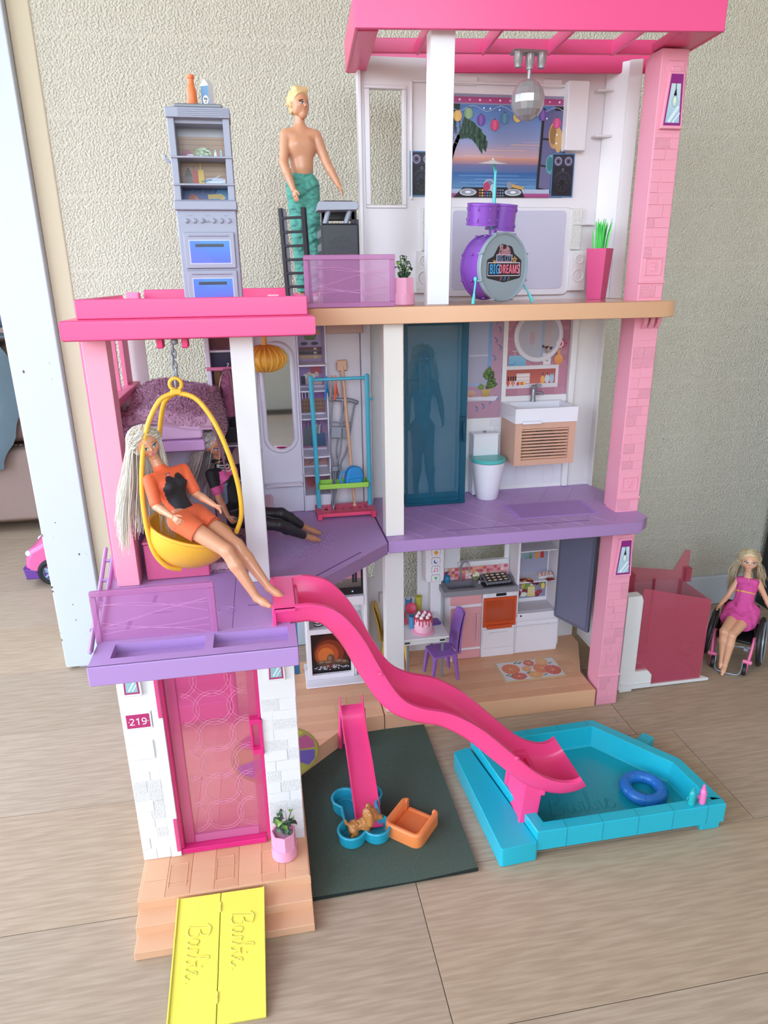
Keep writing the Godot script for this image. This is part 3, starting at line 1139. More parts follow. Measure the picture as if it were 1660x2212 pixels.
	for k in 13:
		var a := PI * k / 12
		prof.append(Vector2(sin(a) * 0.0275 + 0.0002, 0.6475 + cos(a) * 0.0165))
	pe.x = T(Vector3(-0.598, 0, 0.02))
	pe.lathe(prof, 20)
	for k in 20:
		var pts := []
		for j in 9:
			var a := PI * (0.1 + 0.8 * j / 8)
			pts.append(Vector3(sin(a) * 0.0285 * cos(TAU * k / 20), 0.6475 + cos(a) * 0.0172, sin(a) * 0.0285 * sin(TAU * k / 20)))
		pe.tube(pts, 0.0022, 5)
	put("pendant_lamp", pe, mat("f8bd50", 0.35), h, "ribbed amber pendant lamp")
	# ---------------- right tower: posts, pillar, walls, floors, roof
	put("post", B(-0.4305, 0.0365, -0.028, -0.3995, 0.358, -0.003, 0.001), white, h)
	put("post", B(-0.4345, 0.3765, 0.006, -0.406, 0.692, 0.032, 0.001), mat("efeae2", 0.35), h)
	var pil := MB.new()
	pil.bx(-0.0403, 0.0, -0.036, 0.0, 1.04, 0.0, 0.0012)
	pil.bx(-0.036, 0.0, -0.05, -0.004, 1.04, -0.036, 0.001)
	var pillar := put("pillar", pil, rose, h, "tall pink brick pillar")
	brick_face(pillar, rose, rose_rough, -0.0388, -0.0012, 0.004, 0.058, 0.0, [], 31)
	brick_face(pillar, rose, rose_rough, -0.0388, -0.0012, 0.066, 0.255, 0.0, [Rect2(-0.034, 0.08, 0.026, 0.028)], 32)
	brick_face(pillar, rose, rose_rough, -0.0388, -0.0012, 0.379, 0.396, 0.0, [], 33)
	brick_face(pillar, rose, rose_rough, -0.0388, -0.0012, 0.404, 0.655, 0.0, [Rect2(-0.034, 0.41, 0.028, 0.026)], 34)
	brick_face(pillar, rose, rose_rough, -0.0388, -0.0012, 0.717, 0.735, 0.0, [], 35)
	brick_face(pillar, rose, rose_rough, -0.0388, -0.0012, 0.743, 0.938, 0.0, [Rect2(-0.034, 0.749, 0.028, 0.024)], 36)
	for k in 3:
		var y: float = [0.062, 0.4, 0.739][k]
		var bd := MB.new()
		bd.tube([Vector3(-0.041, y, 0.0), Vector3(0.0006, y, 0.0)], 0.0022, 10)
		put("moulded_band", bd, rose, pillar)
		var ny: float = [0.0945, 0.4235, 0.761][k]
		var fr := MB.new()
		for q in [[-0.0125, -0.0125, -0.0115, 0.0115], [0.0125, 0.0125, -0.0115, 0.0115], [-0.0125, 0.0125, -0.0115, -0.0115], [-0.0125, 0.0125, 0.0115, 0.0115]]:
			fr.bx(-0.0207 + q[0] - 0.0005, ny + q[2] - 0.0005, -0.001, -0.0207 + q[1] + 0.0005, ny + q[3] + 0.0005, 0.0015, 0.0003)
		var nf := put("number_frame", fr, rose, pillar)
		var dg := put("digit", letters(str(k + 1), 0.0135 if k else 0.007, 0.0016), rose, pillar)
		dg.position = Vector3(-0.0207, ny, 0.0006)
	for y in [0.298, 0.98]:
		wall_lantern(pillar, Vector3(-0.0185, y, 0.0), rose)
	for x in [-0.027, -0.016, -0.005]:
		put("corbel", mbt(Vector3(x - 0.0035, 0.672, 0.0), 0, PI / 2).extr(PackedVector2Array([Vector2(0, 0.018), Vector2(-0.011, 0.018), Vector2(-0.0095, 0.008), Vector2(-0.004, 0.001), Vector2(0, 0)]), 0.007, 0.001), rose, pillar)
	# first floor back wall: kitchen and living room, with see-through windows
	var w1 := MB.new()
	w1.x = T(Vector3(0, 0, -0.203))
	w1.wall(-0.4365, 0.036, 0.0, 0.357, 0.006, [Rect2(-0.398, 0.155, 0.065, 0.15), Rect2(-0.248, 0.2235, 0.092, 0.09), Rect2(-0.435, 0.205, 0.018, 0.15)])
	w1.x = Transform3D()
	w1.bx(-0.4105, 0.1545, -0.2, -0.4, 0.175, -0.185, 0.001)
	w1.bx(-0.253, 0.2175, -0.199, -0.15, 0.224, -0.192, 0.001)
	put("back_wall", w1, white, h)
	put("back_wall", B(-0.05, 0.036, -0.2, -0.0455, 0.12, -0.165, 0.001), white, h)
	var sm := MB.new()
	sm.bx(0.012, 0.036, -0.2, 0.016, 0.357, -0.06, 0.001)
	sm.bx(0.0, 0.06, -0.11, 0.014, 0.068, -0.09, 0.001)
	sm.bx(0.0, 0.09, -0.11, 0.014, 0.1, -0.09, 0.001)
	put("side_frame", sm, white, h)
	# second floor: back wall in panels
	bathroom_wall(h, white)
	# third floor slab
	put("upper_floor", slab([Vector2(-0.5285, 0.0515), Vector2(-0.022, 0.0515), Vector2(0.001, 0.035), Vector2(0.001, -0.04), Vector2(-0.03, -0.155), Vector2(-0.445, -0.16), Vector2(-0.545, -0.2), Vector2(-0.545, 0.035)], 0.7135, 0.0225, 0.001), mat("e0ae88", 0.4), h)
	var glossy := slab([Vector2(-0.522, 0.046), Vector2(-0.045, 0.046), Vector2(-0.045, -0.14), Vector2(-0.44, -0.14)], 0.7139, 0.0003, 0.0001)
	put("printed_floor", glossy, mat("b98568", 0.12), h, "glossy printed wood floor")
	put("lintel", B(-0.5, 0.668, -0.13, -0.44, 0.6905, -0.12, 0.001), mat("c9a79a", 0.5), h)
	var p3 := MB.new()
	p3.extr(PackedVector2Array([Vector2(-0.3695, 0.7138), Vector2(-0.3385, 0.7138), Vector2(-0.3358, 1.043), Vector2(-0.3675, 1.043)]), 0.024, 0.001)
	p3.x = Transform3D()
	var post3 := put("post", p3, mat("eef0f2", 0.35), h, "white front post of the top storey")
	post3.position.z = -0.002
	rail("terrace_rail", h, Vector3(-0.5415, 0.7138, 0.0465), 0.1205, 0.066, 78)
	top_wall(h, white)
	top_roof(h, pink)


func rail(called: String, h: Node3D, at: Vector3, w: float, ht: float, sd: int) -> void:
	var o := put(called, mbt(at).extr(off(rr(w, ht, 0.004), Vector2(w / 2, ht / 2)), 0.0035, 0.0008), veil("c678b4", 0.36, 0.3), h, "translucent orchid railing panel")
	var fr := MB.new()
	fr.x = T(at)
	for q in [[0.0, 0.0, w, 0.0065], [0.0, ht - 0.0065, w, ht], [0.0, 0.0065, 0.0065, ht - 0.0065], [w - 0.0065, 0.0065, w, ht - 0.0065]]:
		fr.bx(q[0], q[1], -0.0012, q[2], q[3], 0.0048, 0.001)
	put("rail_frame", fr, veil("cf80ba", 0.45, 0.3), o)
	var ln := MB.new()
	ln.x = T(at + Vector3(0, 0, 0.0036))
	rng.seed = sd
	for k in 6:
		var y0 := ht * (0.2 + 0.11 * k)
		var pts := []
		for j in 13:
			var u := j / 12.0
			pts.append(Vector3(lerpf(0.009, w - 0.009, u), clampf(y0 + ht * (0.1 * sin(u * 3.2 + k * 1.7) + 0.12 * (u - 0.5) * (1 if k % 2 else -1)), 0.008, ht - 0.008), 0))
		ln.tube(pts, 0.00024, 4)
	put("wave_line", ln, mat("dc9ccb", 0.35), o)


func wall_lantern(pillar: Node3D, at: Vector3, rose: Material) -> void:
	var la := MB.new()
	la.x = T(at)
	la.bx(-0.012, 0.02, -0.001, 0.012, 0.045, 0.0025, 0.001)
	la.bx(-0.007, 0.026, 0.0, 0.007, 0.038, 0.004, 0.001)
	la.x = T(at)
	la.extr(PackedVector2Array([Vector2(-0.0165, -0.038), Vector2(0.0165, -0.038), Vector2(0.0125, 0.032), Vector2(-0.0115, 0.032)]), 0.0055, 0.0012)
	put("lantern_frame", la, rose, pillar)
	var pr := MB.new()
	pr.x = T(at + Vector3(0.0005, -0.002, 0.0056))
	pr.pp([Vector2(-0.0135, -0.032), Vector2(0.0125, -0.032), Vector2(0.0095, 0.0305), Vector2(-0.0085, 0.0305)], "8f2a7e")
	pr.pp([Vector2(-0.011, -0.0285), Vector2(0.01, -0.0285), Vector2(0.007, 0.019), Vector2(-0.0068, 0.019)], "9fc3d2", "c9dde2")
	pr.pl([Vector2(-0.005, -0.026), Vector2(0.006, -0.01)], 0.004, "dce9ee")
	pr.pl([Vector2(0.001, -0.0275), Vector2(0.009, -0.017)], 0.002, "dce9ee")
	pr.pl([Vector2(0.0002, 0.019), Vector2(0.0002, 0.012)], 0.0012, "3a3f46")
	pr.pp([Vector2(-0.0022, 0.0045), Vector2(0.0026, 0.0045), Vector2(0.0012, 0.0125), Vector2(-0.0002, 0.0125)], "1d1f24")
	pr.pe(0.0002, -0.0025, 0.0042, 0.0072, "7f9ba0")
	pr.pe(0.0002, -0.0025, 0.0035, 0.0063, "c4d8d6")
	pr.pe(0.0002, -0.001, 0.0013, 0.004, "f0f3d8")
	put("lantern_print", pr, printed(), pillar)


func bathroom_wall(h: Node3D, white: Material) -> void:
	var w2 := MB.new()
	w2.x = T(Vector3(0, 0, -0.172))
	w2.wall(-0.44, 0.3765, -0.009, 0.692, 0.007, [Rect2(-0.251, 0.512, 0.062, 0.172), Rect2(-0.181, 0.549, 0.116, 0.14)])
	w2.x = Transform3D()
	w2.bx(-0.067, 0.3765, -0.166, -0.054, 0.692, -0.156, 0.003)
	w2.bx(-0.0125, 0.3765, -0.168, -0.0085, 0.692, -0.15, 0.001)
	w2.bx(-0.44, 0.3765, -0.166, -0.01, 0.384, -0.1635, 0.0006)
	var bw := put("back_wall", w2, white, h)
	var tm := mat("dcdadf", 0.4)
	for k in 7:                                                               # moulded tiles below the picture panels
		put("tile", B(-0.19 + k * 0.0178, 0.385, -0.166, -0.1727 + k * 0.0178, 0.43, -0.1645, 0.0004), tm, bw)
	for k in 6:
		put("tile", B(-0.2 - (k % 2) * 0.008, 0.435 + k * 0.0125, -0.166, -0.184, 0.447 + k * 0.0125, -0.1645, 0.0004), tm, bw)
	# right picture panel: pink tiles with a mirror, shelf and toiletries printed on card; tiles and mirror ring are raised
	var pa := MB.new()
	pa.x = T(Vector3(-0.18, 0.549, -0.1705))
	pa.pr(0, 0, 0.116, 0.14, "b87f90")
	pa.pr(0, 0.0125, 0.098, 0.054, "d9d3d6")
	pa.pr(0.0, 0.0185, 0.0925, 0.0455, "c26b60", "a8574f")
	pa.pr(0.0, 0.0125, 0.098, 0.02, "d4ced2")
	for k in 5:
		var cs: String = ["c4574a", "e8b0a0", "d08a68", "c9c2d8", "b0a8c4"][k]
		pa.pr(0.003 + k * 0.0045, 0.0165, 0.0062 + k * 0.0045, 0.0265, cs)
		pa.pr(0.0035 + k * 0.0045, 0.0262, 0.006 + k * 0.0045, 0.034, "1e1a1e")
	for k in 3:
		pa.pr(0.0195, 0.021 + k * 0.006, 0.0445, 0.0266 + k * 0.006, "e8dcd6", "d2c6c2")
	for k in 4:
		pa.pe(0.023 + k * 0.004, 0.021, 0.0028, 0.0032, ["c84a3c", "e0a050", "d8684c", "e8c070"][k], "", 10)
	for k in 3:
		pa.pe(0.069 + k * 0.0085, 0.0265 + k * 0.0012, 0.0044, 0.0072 + k * 0.001, ["e4a85c", "c4ccd6", "a8bccc"][k], "", 12)
		pa.pr(0.068 + k * 0.0085, 0.034, 0.07 + k * 0.0085, 0.039, "5a5458")
	pa.pp([Vector2(0.0095, 0.068), Vector2(0.02, 0.068), Vector2(0.0255, 0.0835), Vector2(0.018, 0.088), Vector2(0.009, 0.0835)], "d8d8dc")
	pa.x = T(Vector3(-0.18, 0.549, -0.1702))
	pa.pr(0.0035, 0.052, 0.0355, 0.07, "6fa6c4", "86bcd6")
	pa.pl(curve([Vector2(0.0055, 0.0545), Vector2(0.013, 0.0545), Vector2(0.0165, 0.0595)], 4), 0.0008, "3f7296")
	put("picture_panel", pa, printed(), bw, "picture panel with mirror, shelf and toiletries")
	var pk := [mat("b57d8e", 0.45), mat("bd8696", 0.45), mat("b0788a", 0.45)]
	rng.seed = 4
	for r in 13:
		var y := 0.601 + r * 0.0085
		var x := -0.181 - (r % 2) * 0.008
		while x < -0.066:
			var a := maxf(x, -0.1805)
			var b := minf(x + 0.0157, -0.0655)
			if b - a > 0.003 and y < 0.686:
				put("tile", B(a, y, -0.171, b, y + 0.0082, -0.1702, 0.0003), pk[rng.randi() % 3], bw)
			x += 0.016
	for k in 5:
		put("tile", B(-0.1805 + k * 0.0232, 0.5495, -0.171, -0.1578 + k * 0.0232, 0.561, -0.1702, 0.0003), pk[k % 3], bw)
	var ring := MB.new()
	ring.x = T(Vector3(-0.124, 0.652, -0.1685), PI / 2)
	ring.lathe([Vector2(0.037, 0.0), Vector2(0.0375, 0.0022), Vector2(0.041, 0.003), Vector2(0.0435, 0.0022), Vector2(0.045, 0.0012), Vector2(0.0455, -0.001)], 48)
	put("mirror_frame", ring, mat("d9d3da", 0.3), bw)
	var mi := MB.new()
	mi.x = T(Vector3(-0.124, 0.652, -0.1676))
	mi.pe(0, 0, 0.0375, 0.0375, "a9abb4", "b4b2b8", 40)
	mi.pr(0.0055, -0.036, 0.0105, 0.036, "93a6be")
	mi.pr(0.0105, -0.035, 0.0235, 0.028, "b3a6a8")
	mi.pe(-0.012, -0.004, 0.005, 0.012, "b39aa4", "", 14)
	put("mirror_print", mi, printed(), bw)
	var it := MB.new()
	it.x = T(Vector3(-0.18, 0.549, -0.1668))
	it.pp([Vector2(0.0665, 0.053), Vector2(0.08, 0.053), Vector2(0.0815, 0.073), Vector2(0.0645, 0.0735)], "dcd8dc", "c9c6cc")
	it.pl([Vector2(0.068, 0.066), Vector2(0.0705, 0.0668)], 0.0006, "4a4448")
	it.pl([Vector2(0.0745, 0.0668), Vector2(0.077, 0.066)], 0.0006, "4a4448")
	it.pe(0.0735, 0.0598, 0.0011, 0.0011, "5a2a2a", "", 10)
	for q in [[0.0645, 0.084, 0.0022], [0.071, 0.082, 0.0055], [0.0795, 0.0805, 0.0036]]:
		it.pl([Vector2(0.072, 0.073), Vector2(q[0], q[1])], 0.0008, "6a625f")
		it.pp([Vector2(q[0] - 0.0008, q[1] - 0.002), Vector2(q[0] + 0.0008, q[1] - 0.002), Vector2(q[0] + q[2], q[1] + 0.003), Vector2(q[0] - q[2], q[1] + 0.003)], "4f302c")
	it.pe(0.095, 0.0615, 0.0082, 0.0092, "d98a52", "e3a468", 20)
	it.pr(0.0925, 0.069, 0.0975, 0.0775, "dc9a5e")
	for k in 9:
		var a := k * 0.35
		it.pe(0.102 + 0.005 * sin(k * 2.1), 0.083 + k * 0.0016, 0.0034, 0.0022, ["a84f66", "b86478"][k % 2], "", 8)
	for k in 14:
		it.pe(0.0955 + 0.0052 * cos(TAU * k / 14), 0.0885 + 0.0052 * sin(TAU * k / 14), 0.0022, 0.0022, "e6cdd2", "", 8)
	it.pe(0.0955, 0.0885, 0.0042, 0.0042, "b8304e", "", 14)
	it.pe(0.0955, 0.0885, 0.0012, 0.0012, "f0c0c8", "", 10)
	put("toiletries_print", it, printed(), bw)
	# left picture panel: window, monstera on a shelf
	var pb := MB.new()
	pb.x = T(Vector3(-0.251, 0.512, -0.1705))
	pb.pr(0, 0, 0.062, 0.172, "b48a9c", "b893a8")
	pb.pr(0, 0.058, 0.043, 0.172, "8f9cc0", "9db2d4")
	pb.pr(0.0, 0.058, 0.036, 0.172, "a9a2b2", "a8b6d2")
	pb.pr(0.0, 0.108, 0.037, 0.1105, "c9c6d2")
	pb.pr(0.037, 0.058, 0.0435, 0.172, "7fa0cc")
	pb.pr(0.0, 0.056, 0.03, 0.062, "9aa8c6")
	for k in 9:
		var q: Vector2 = Vector2([0.049, 0.056, 0.05, 0.057, 0.048, 0.03, 0.042, 0.055, 0.018][k], [0.16, 0.148, 0.13, 0.118, 0.1, 0.016, 0.024, 0.03, 0.012][k])
		pb.pl(curve([q, q + Vector2(0.003, 0.004), q + Vector2(-0.002, 0.009)], 3), 0.0014, "6f86b8")
		pb.pe(q.x + 0.003, q.y + 0.003, 0.0022, 0.0016, "7f90c0", "", 8)
	pb.pr(0.0, 0.03, 0.055, 0.036, "c2bcc8", "d2ccd6")
	pb.pp([Vector2(0.05, 0.029), Vector2(0.055, 0.033), Vector2(0.058, 0.0375), Vector2(0.0, 0.0375), Vector2(0.0, 0.034)], "d6d0da")
	pb.pe(0.008, 0.043, 0.0085, 0.006, "b98a76", "cfa892", 14)
	put("picture_panel", pb, printed(), bw, "picture panel with a potted monstera")
	var mo := MB.new()
	mo.x = T(Vector3(-0.251, 0.512, -0.1698))
	rng.seed = 6
	for k in 15:
		var a := rng.randf() * TAU
		var c := Vector2(0.0345, 0.067) + Vector2(cos(a), sin(a)) * rng.randf_range(0.004, 0.016)
		var d := (c - Vector2(0.034, 0.058)).normalized()
		var o := Vector2(-d.y, d.x)
		var L := rng.randf_range(0.007, 0.0095)
		mo.pp([c - d * L * 0.7, c - d * L * 0.2 + o * L * 0.75, c + d * L * 0.3 + o * L * 0.55, c + d * L, c + d * L * 0.3 - o * L * 0.55, c - d * L * 0.2 - o * L * 0.75], ["44582f", "55703c", "3c4f2e", "6b8a48"][k % 4])
		mo.pl([c - d * L * 0.7, c + d * L * 0.8], 0.0006, "8aa763")
		for s in [-1, 1]:
			mo.pl([c, c + (o * s * 0.6 + d * 0.3) * L], 0.0005, "86a35e")
	mo.pp([Vector2(0.028, 0.0375), Vector2(0.0405, 0.0375), Vector2(0.043, 0.05), Vector2(0.026, 0.05)], "b08f4e", "c4a768")
	put("plant_print", mo, printed(), bw)
	# shower cabin with translucent petrol door
	var teal := veil("12718f", 0.4, 0.3)
	var sh := put("shower_door", B(-0.3765, 0.3785, -0.1075, -0.27, 0.69, -0.1035, 0.001), teal, h, "translucent petrol blue shower door")
	var fr := MB.new()
	for q in [[-0.3765, 0.3785, -0.3715, 0.69], [-0.281, 0.3785, -0.27, 0.69], [-0.3715, 0.3785, -0.281, 0.389], [-0.3715, 0.678, -0.281, 0.69]]:
		fr.bx(q[0], q[1], -0.109, q[2], q[3], -0.102, 0.001)
	fr.bx(-0.3765, 0.377, -0.16, -0.27, 0.3815, -0.1, 0.001)
	put("door_frame", fr, veil("0c5f7c", 0.6, 0.3), sh)
	var hd := MB.new()
	hd.bx(-0.2825, 0.486, -0.103, -0.2735, 0.53, -0.1, 0.001)
	hd.tube([Vector3(-0.2775, 0.49, -0.101), Vector3(-0.2775, 0.494, -0.094), Vector3(-0.2775, 0.517, -0.094), Vector3(-0.2775, 0.521, -0.101)], 0.0018, 8)
	put("door_handle", hd, veil("06475f", 0.9, 0.3), sh)
	put("shower_side", B(-0.272, 0.3785, -0.165, -0.2695, 0.69, -0.1085, 0.0006), veil("12718f", 0.35, 0.3), h)


func top_wall(h: Node3D, white: Material) -> void:
	var w3 := MB.new()
	w3.x = T(Vector3(0, 0, -0.153))
	w3.wall(-0.4375, 0.7138, -0.03, 1.056, 0.008, [Rect2(-0.42, 0.8575, 0.05, 0.157)])
	w3.x = Transform3D()
	for q in [[-0.428, 0.853, -0.364, 0.8575], [-0.428, 1.0145, -0.364, 1.0195], [-0.428, 0.8575, -0.42, 1.0145], [-0.37, 0.8575, -0.364, 1.0145]]:
		w3.bx(q[0], q[1], -0.147, q[2], q[3], -0.1425, 0.001)
	w3.bx(-0.4385, 0.7138, -0.155, -0.433, 1.056, -0.138, 0.001)
	w3.bx(-0.355, 1.024, -0.146, -0.08, 1.0275, -0.1415, 0.001)
	w3.bx(-0.358, 0.865, -0.146, -0.355, 1.026, -0.1415, 0.001)
	w3.bx(-0.30, 1.0225, -0.1445, -0.255, 1.0345, -0.1425, 0.001)
	w3.bx(-0.15, 1.0225, -0.1445, -0.12, 1.0345, -0.1425, 0.001)
	w3.x = T(Vector3(-0.032, 0.885, -0.128), 0, -0.8)
	w3.box(Vector3.ZERO, Vector3(0.045, 0.343, 0.004), 0.001)
	w3.x = T(Vector3(-0.017, 0.885, -0.112), 0, -0.35)
	w3.box(Vector3.ZERO, Vector3(0.02, 0.343, 0.003), 0.001)
	w3.x = Transform3D()
	w3.bx(-0.066, 0.955, -0.146, -0.032, 0.958, -0.13, 0.001)
	w3.bx(-0.066, 1.018, -0.146, -0.03, 1.021, -0.132, 0.001)
	w3.bx(-0.09, 0.828, -0.146, -0.052, 0.83, -0.135, 0.0008)
	w3.bx(-0.1155, 0.935, -0.146, -0.081, 1.0305, -0.1285, 0.0015)
	var bw := put("back_wall", w3, mat("e6e2e4", 0.35), h)
	var ce := PackedVector2Array(rr(0.25, 0.135, 0.012))
	var tv := put("screen_frame", mbt(Vector3(-0.213, 0.7875, -0.146)).extr(ce, 0.008, 0.002), mat("e6e3e8", 0.3), bw)
	put("screen_panel", mbt(Vector3(-0.197, 0.79, -0.1388)).extr(rr(0.19, 0.119, 0.006), 0.0018, 0.0005), mat("c9c8da", 0.22), bw, "pale lilac blank screen")
	put("screen_frame", mbt(Vector3(-0.197, 0.79, -0.1385)).extr(rr(0.004, 0.119, 0.0015), 0.001, 0.0003), white, bw)
	for s in [[-0.3415, -0.3255], [-0.093, -0.0735]]:
		put("grille", B(s[0], 0.7905, -0.145, s[1], 0.853, -0.137, 0.001), mat("dedbd6", 0.35), bw)
		var dt := MB.new()
		for iy in 17:
			for ix in 5:
				dt.ell(Vector3(lerpf(s[0] + 0.002, s[1] - 0.002, ix / 4.0), 0.7935 + iy * 0.0035, -0.137), Vector3(0.0011, 0.0011, 0.0008), 6, 4)
		put("grille_stud", dt, mat("dedbd6", 0.35), bw)
	for x in [-0.339, -0.0768]:
		var sp := put("speaker", B(x - 0.014, 0.7265, -0.146, x + 0.014, 0.7895, -0.132, 0.0012), white, bw)
		var cn := MB.new()
		for q in [[0.0, 0.776, 0.0068], [0.0, 0.7505, 0.0098], [-0.0085, 0.7325, 0.0022]]:
			cn.x = T(Vector3(x + q[0], q[1], -0.132), PI / 2)
			cn.lathe([Vector2(0.0001, -0.0005), Vector2(q[2] * 0.3, 0.0006), Vector2(q[2] * 0.42, -0.0008), Vector2(q[2] * 0.8, 0.0002), Vector2(q[2], 0.0014), Vector2(q[2] * 1.08, 0.0)], 24)
		put("speaker_cone", cn, white, sp)
	poster(bw)
	for s in [-1, 1]:
		var x := -0.3405 if s < 0 else -0.1105
		var sp := MB.new()
		sp.x = T(Vector3(x, 0.9015, -0.1425))
		sp.pr(-0.019, -0.0315, 0.019, 0.0315, "4a7aa8")
		sp.pr(-0.0172, -0.0298, 0.0172, 0.0298, "1c1d28", "23242f")
		sp.pr(-0.0162, 0.0125, 0.0162, 0.0285, "30313f")
		for dx in [-0.0085, 0.0085]:
			sp.pe(dx, 0.0205, 0.0064, 0.0064, "8d8aa0")
			sp.pe(dx, 0.0205, 0.0044, 0.0044, "5c5370")
			sp.pe(dx, 0.0205, 0.0018, 0.0018, "17121c")
		sp.pe(0, 0.0085, 0.0018, 0.0018, "8c8c9c")
		sp.pe(0, 0.0085, 0.0011, 0.0011, "0e0e14")
		sp.pe(0, -0.0105, 0.0155, 0.0172, "0c0d12", "3a3b48")
		sp.pe(0, -0.0105, 0.0128, 0.0145, "23242c")
		sp.pe(0, -0.0105, 0.0092, 0.0105, "14151c", "2c2e3e")
		sp.pe(0, -0.0105, 0.0042, 0.0048, "06070a")
		for k in 7:
			sp.pl([Vector2(0, -0.0105) + Vector2(cos(k * 0.9), sin(k * 0.9)) * 0.005, Vector2(0, -0.0105) + Vector2(cos(k * 0.9), sin(k * 0.9)) * 0.009], 0.0006, "4a4b5c")
		put("speaker_print", sp, printed(), bw)


func poster(bw: Node3D) -> void:
	# printed view: dusk sky over the sea, palm, lantern garland, open casement with hats, mixing desk
	var p := MB.new()
	p.x = T(Vector3(-0.294, 0.869, -0.1448))
	var W := 0.186
	var H := 0.143
	p.pr(0, 0, W, H, "8f8aa4")
	p.pr(0, 0.131, W, 0.139, "b04a80", "a04478")
	for k in 11:
		p.pe(0.012 + k * 0.016, 0.135, 0.0016, 0.0016, ["f0d8e8", "e89ac0"][k % 2], "", 9)
	p.pr(0, 0.08, W, 0.129, "8c94bc", "4f78b4")
	p.pr(0, 0.056, W, 0.08, "c49a9c", "8c94bc")
	p.pr(0, 0.047, W, 0.056, "8a6f88", "d08f76")
	p.pr(0, 0.034, W, 0.047, "4b6490", "6a6890")
	p.pr(0, 0.012, W, 0.036, "6490b8", "2f5a94")
	for k in 9:
		p.pr(0.004 + (k * 37 % 50) * 0.001, 0.0135 + k * 0.0025, 0.09 + (k * 53 % 70) * 0.001, 0.0141 + k * 0.0025, ["2c558c", "7aa4c8"][k % 2])
	for k in 6:
		p.pr(0.02 + k * 0.019, 0.0585 + k * 0.004, 0.085 + k * 0.017, 0.0596 + k * 0.004, ["d6a896", "b49cb0"][k % 2])
	p.pl(curve([Vector2(-0.001, 0.05), Vector2(0.004, 0.068), Vector2(0.013, 0.088)], 4), 0.0055, "5d4436")
	rng.seed = 12
	for k in 12:
		var a := -0.6 + k * 0.32
		var tip := Vector2(0.014, 0.092) + Vector2(cos(a) * 0.044, sin(a) * 0.02 - 0.018 * absf(cos(a)) + 0.004)
		if k > 7:
			tip.x = maxf(tip.x, 0.0)
		var sp := curve([Vector2(0.014, 0.092), Vector2(0.014, 0.096).lerp(tip, 0.5) + Vector2(0, 0.008), tip], 5)
		for i in sp.size() - 1:
			var d: Vector2 = sp[i + 1] - sp[i]
			var q: Vector2 = sp[i]
			p.pp([q, sp[i + 1], q + d * 0.4 + Vector2(0.001, -0.011), q + Vector2(-0.001, -0.008)] if q.x > 0.003 else [q, sp[i + 1], q + d * 0.5 + Vector2(0.002, -0.006)], ["23382c", "2d4a36", "1d2e28", "3a5a40"][(i + k) % 4])
	p.pr(0.0, 0.118, 0.012, 0.129, "22302a")
	# casement and hats on the right
	p.pp([Vector2(0.143, 0.013), Vector2(0.17, 0.009), Vector2(0.17, 0.125), Vector2(0.148, 0.123)], "6b688c", "5d5c86")
	p.pr(0.163, 0.009, W, 0.129, "5a5878", "63618a")
	p.pl([Vector2(0.1425, 0.012), Vector2(0.147, 0.124)], 0.004, "241f26")
	p.pl([Vector2(0.1425, 0.013), Vector2(0.166, 0.0085)], 0.004, "241f26")
	p.pl([Vector2(0.145, 0.084), Vector2(0.162, 0.083)], 0.0026, "241f26")
	p.pl([Vector2(0.1435, 0.047), Vector2(0.162, 0.044)], 0.0026, "241f26")
	p.pl([Vector2(0.168, 0.126), Vector2(0.186, 0.126)], 0.006, "241f26")
	p.pe(0.1665, 0.089, 0.0098, 0.019, "b98f5c", "c9a06a")
	p.pe(0.164, 0.09, 0.0055, 0.014, "8f6c44")
	p.pe(0.1735, 0.082, 0.006, 0.017, "c29a66")
	p.pe(0.163, 0.048, 0.0085, 0.014, "5b9aa0", "6fb0b2")
	p.pe(0.161, 0.049, 0.005, 0.0105, "3e787e")
	# garland
	var wire := []
	for k in 25:
		wire.append(Vector2(W * k / 24.0, 0.1235 - 0.004 * sin(k * 1.1)))
	p.pl(wire, 0.0006, "c9d4e0")
	for q in [[0.009, 0.113, "e2b65a"], [0.026, 0.1165, "84a878"], [0.046, 0.108, "6a4494"], [0.068, 0.1015, "d24a74"], [0.0835, 0.111, "4b7f9a"], [0.104, 0.1135, "e0b860"], [0.145, 0.1165, "6b4a98"], [0.169, 0.106, "c8467c"]]:
		p.pe(q[0], q[1], 0.0066, 0.0078, q[2])
		p.pe(q[0], q[1], 0.0026, 0.0074, Color(q[2]).lightened(0.14).to_html(false))
		p.pr(q[0] - 0.0014, q[1] + 0.0068, q[0] + 0.0014, q[1] + 0.0088, "5a5a62")
	for q in [[0.05, 0.124], [0.06, 0.1235], [0.075, 0.122], [0.125, 0.124], [0.17, 0.09], [0.17, 0.078], [0.166, 0.062], [0.152, 0.112]]:
		p.pe(q[0], q[1], 0.0013, 0.0013, "f4f6fa", "", 8)
	# table edge and mixing desk
	p.pr(0, 0.006, 0.163, 0.012, "a9b6cc")
	p.pr(0, 0.0, 0.163, 0.006, "9c4478", "a85488")
	p.pp([Vector2(0.004, 0.0), Vector2(0.122, 0.0), Vector2(0.114, 0.0145), Vector2(0.02, 0.0145)], "15161c")
	for s in [0.028, 0.102]:
		p.pe(s, 0.0075, 0.014, 0.0052, "c9ccd2", "aeb2bc")
		p.pe(s, 0.0076, 0.011, 0.0038, "8d929e")
		p.pe(s, 0.0076, 0.0048, 0.0018, "e6e8ec")
	for k in 30:
		p.pr(0.046 + (k % 10) * 0.0042, 0.0015 + int(k / 10.0) * 0.004, 0.0488 + (k % 10) * 0.0042, 0.0036 + int(k / 10.0) * 0.004, ["d45a3c", "4a8fb8", "e0c05a", "7a7f92", "a84c86"][(k * 7) % 5])
	p.pe(0.062, 0.018, 0.0095, 0.0085, "a8aab8")
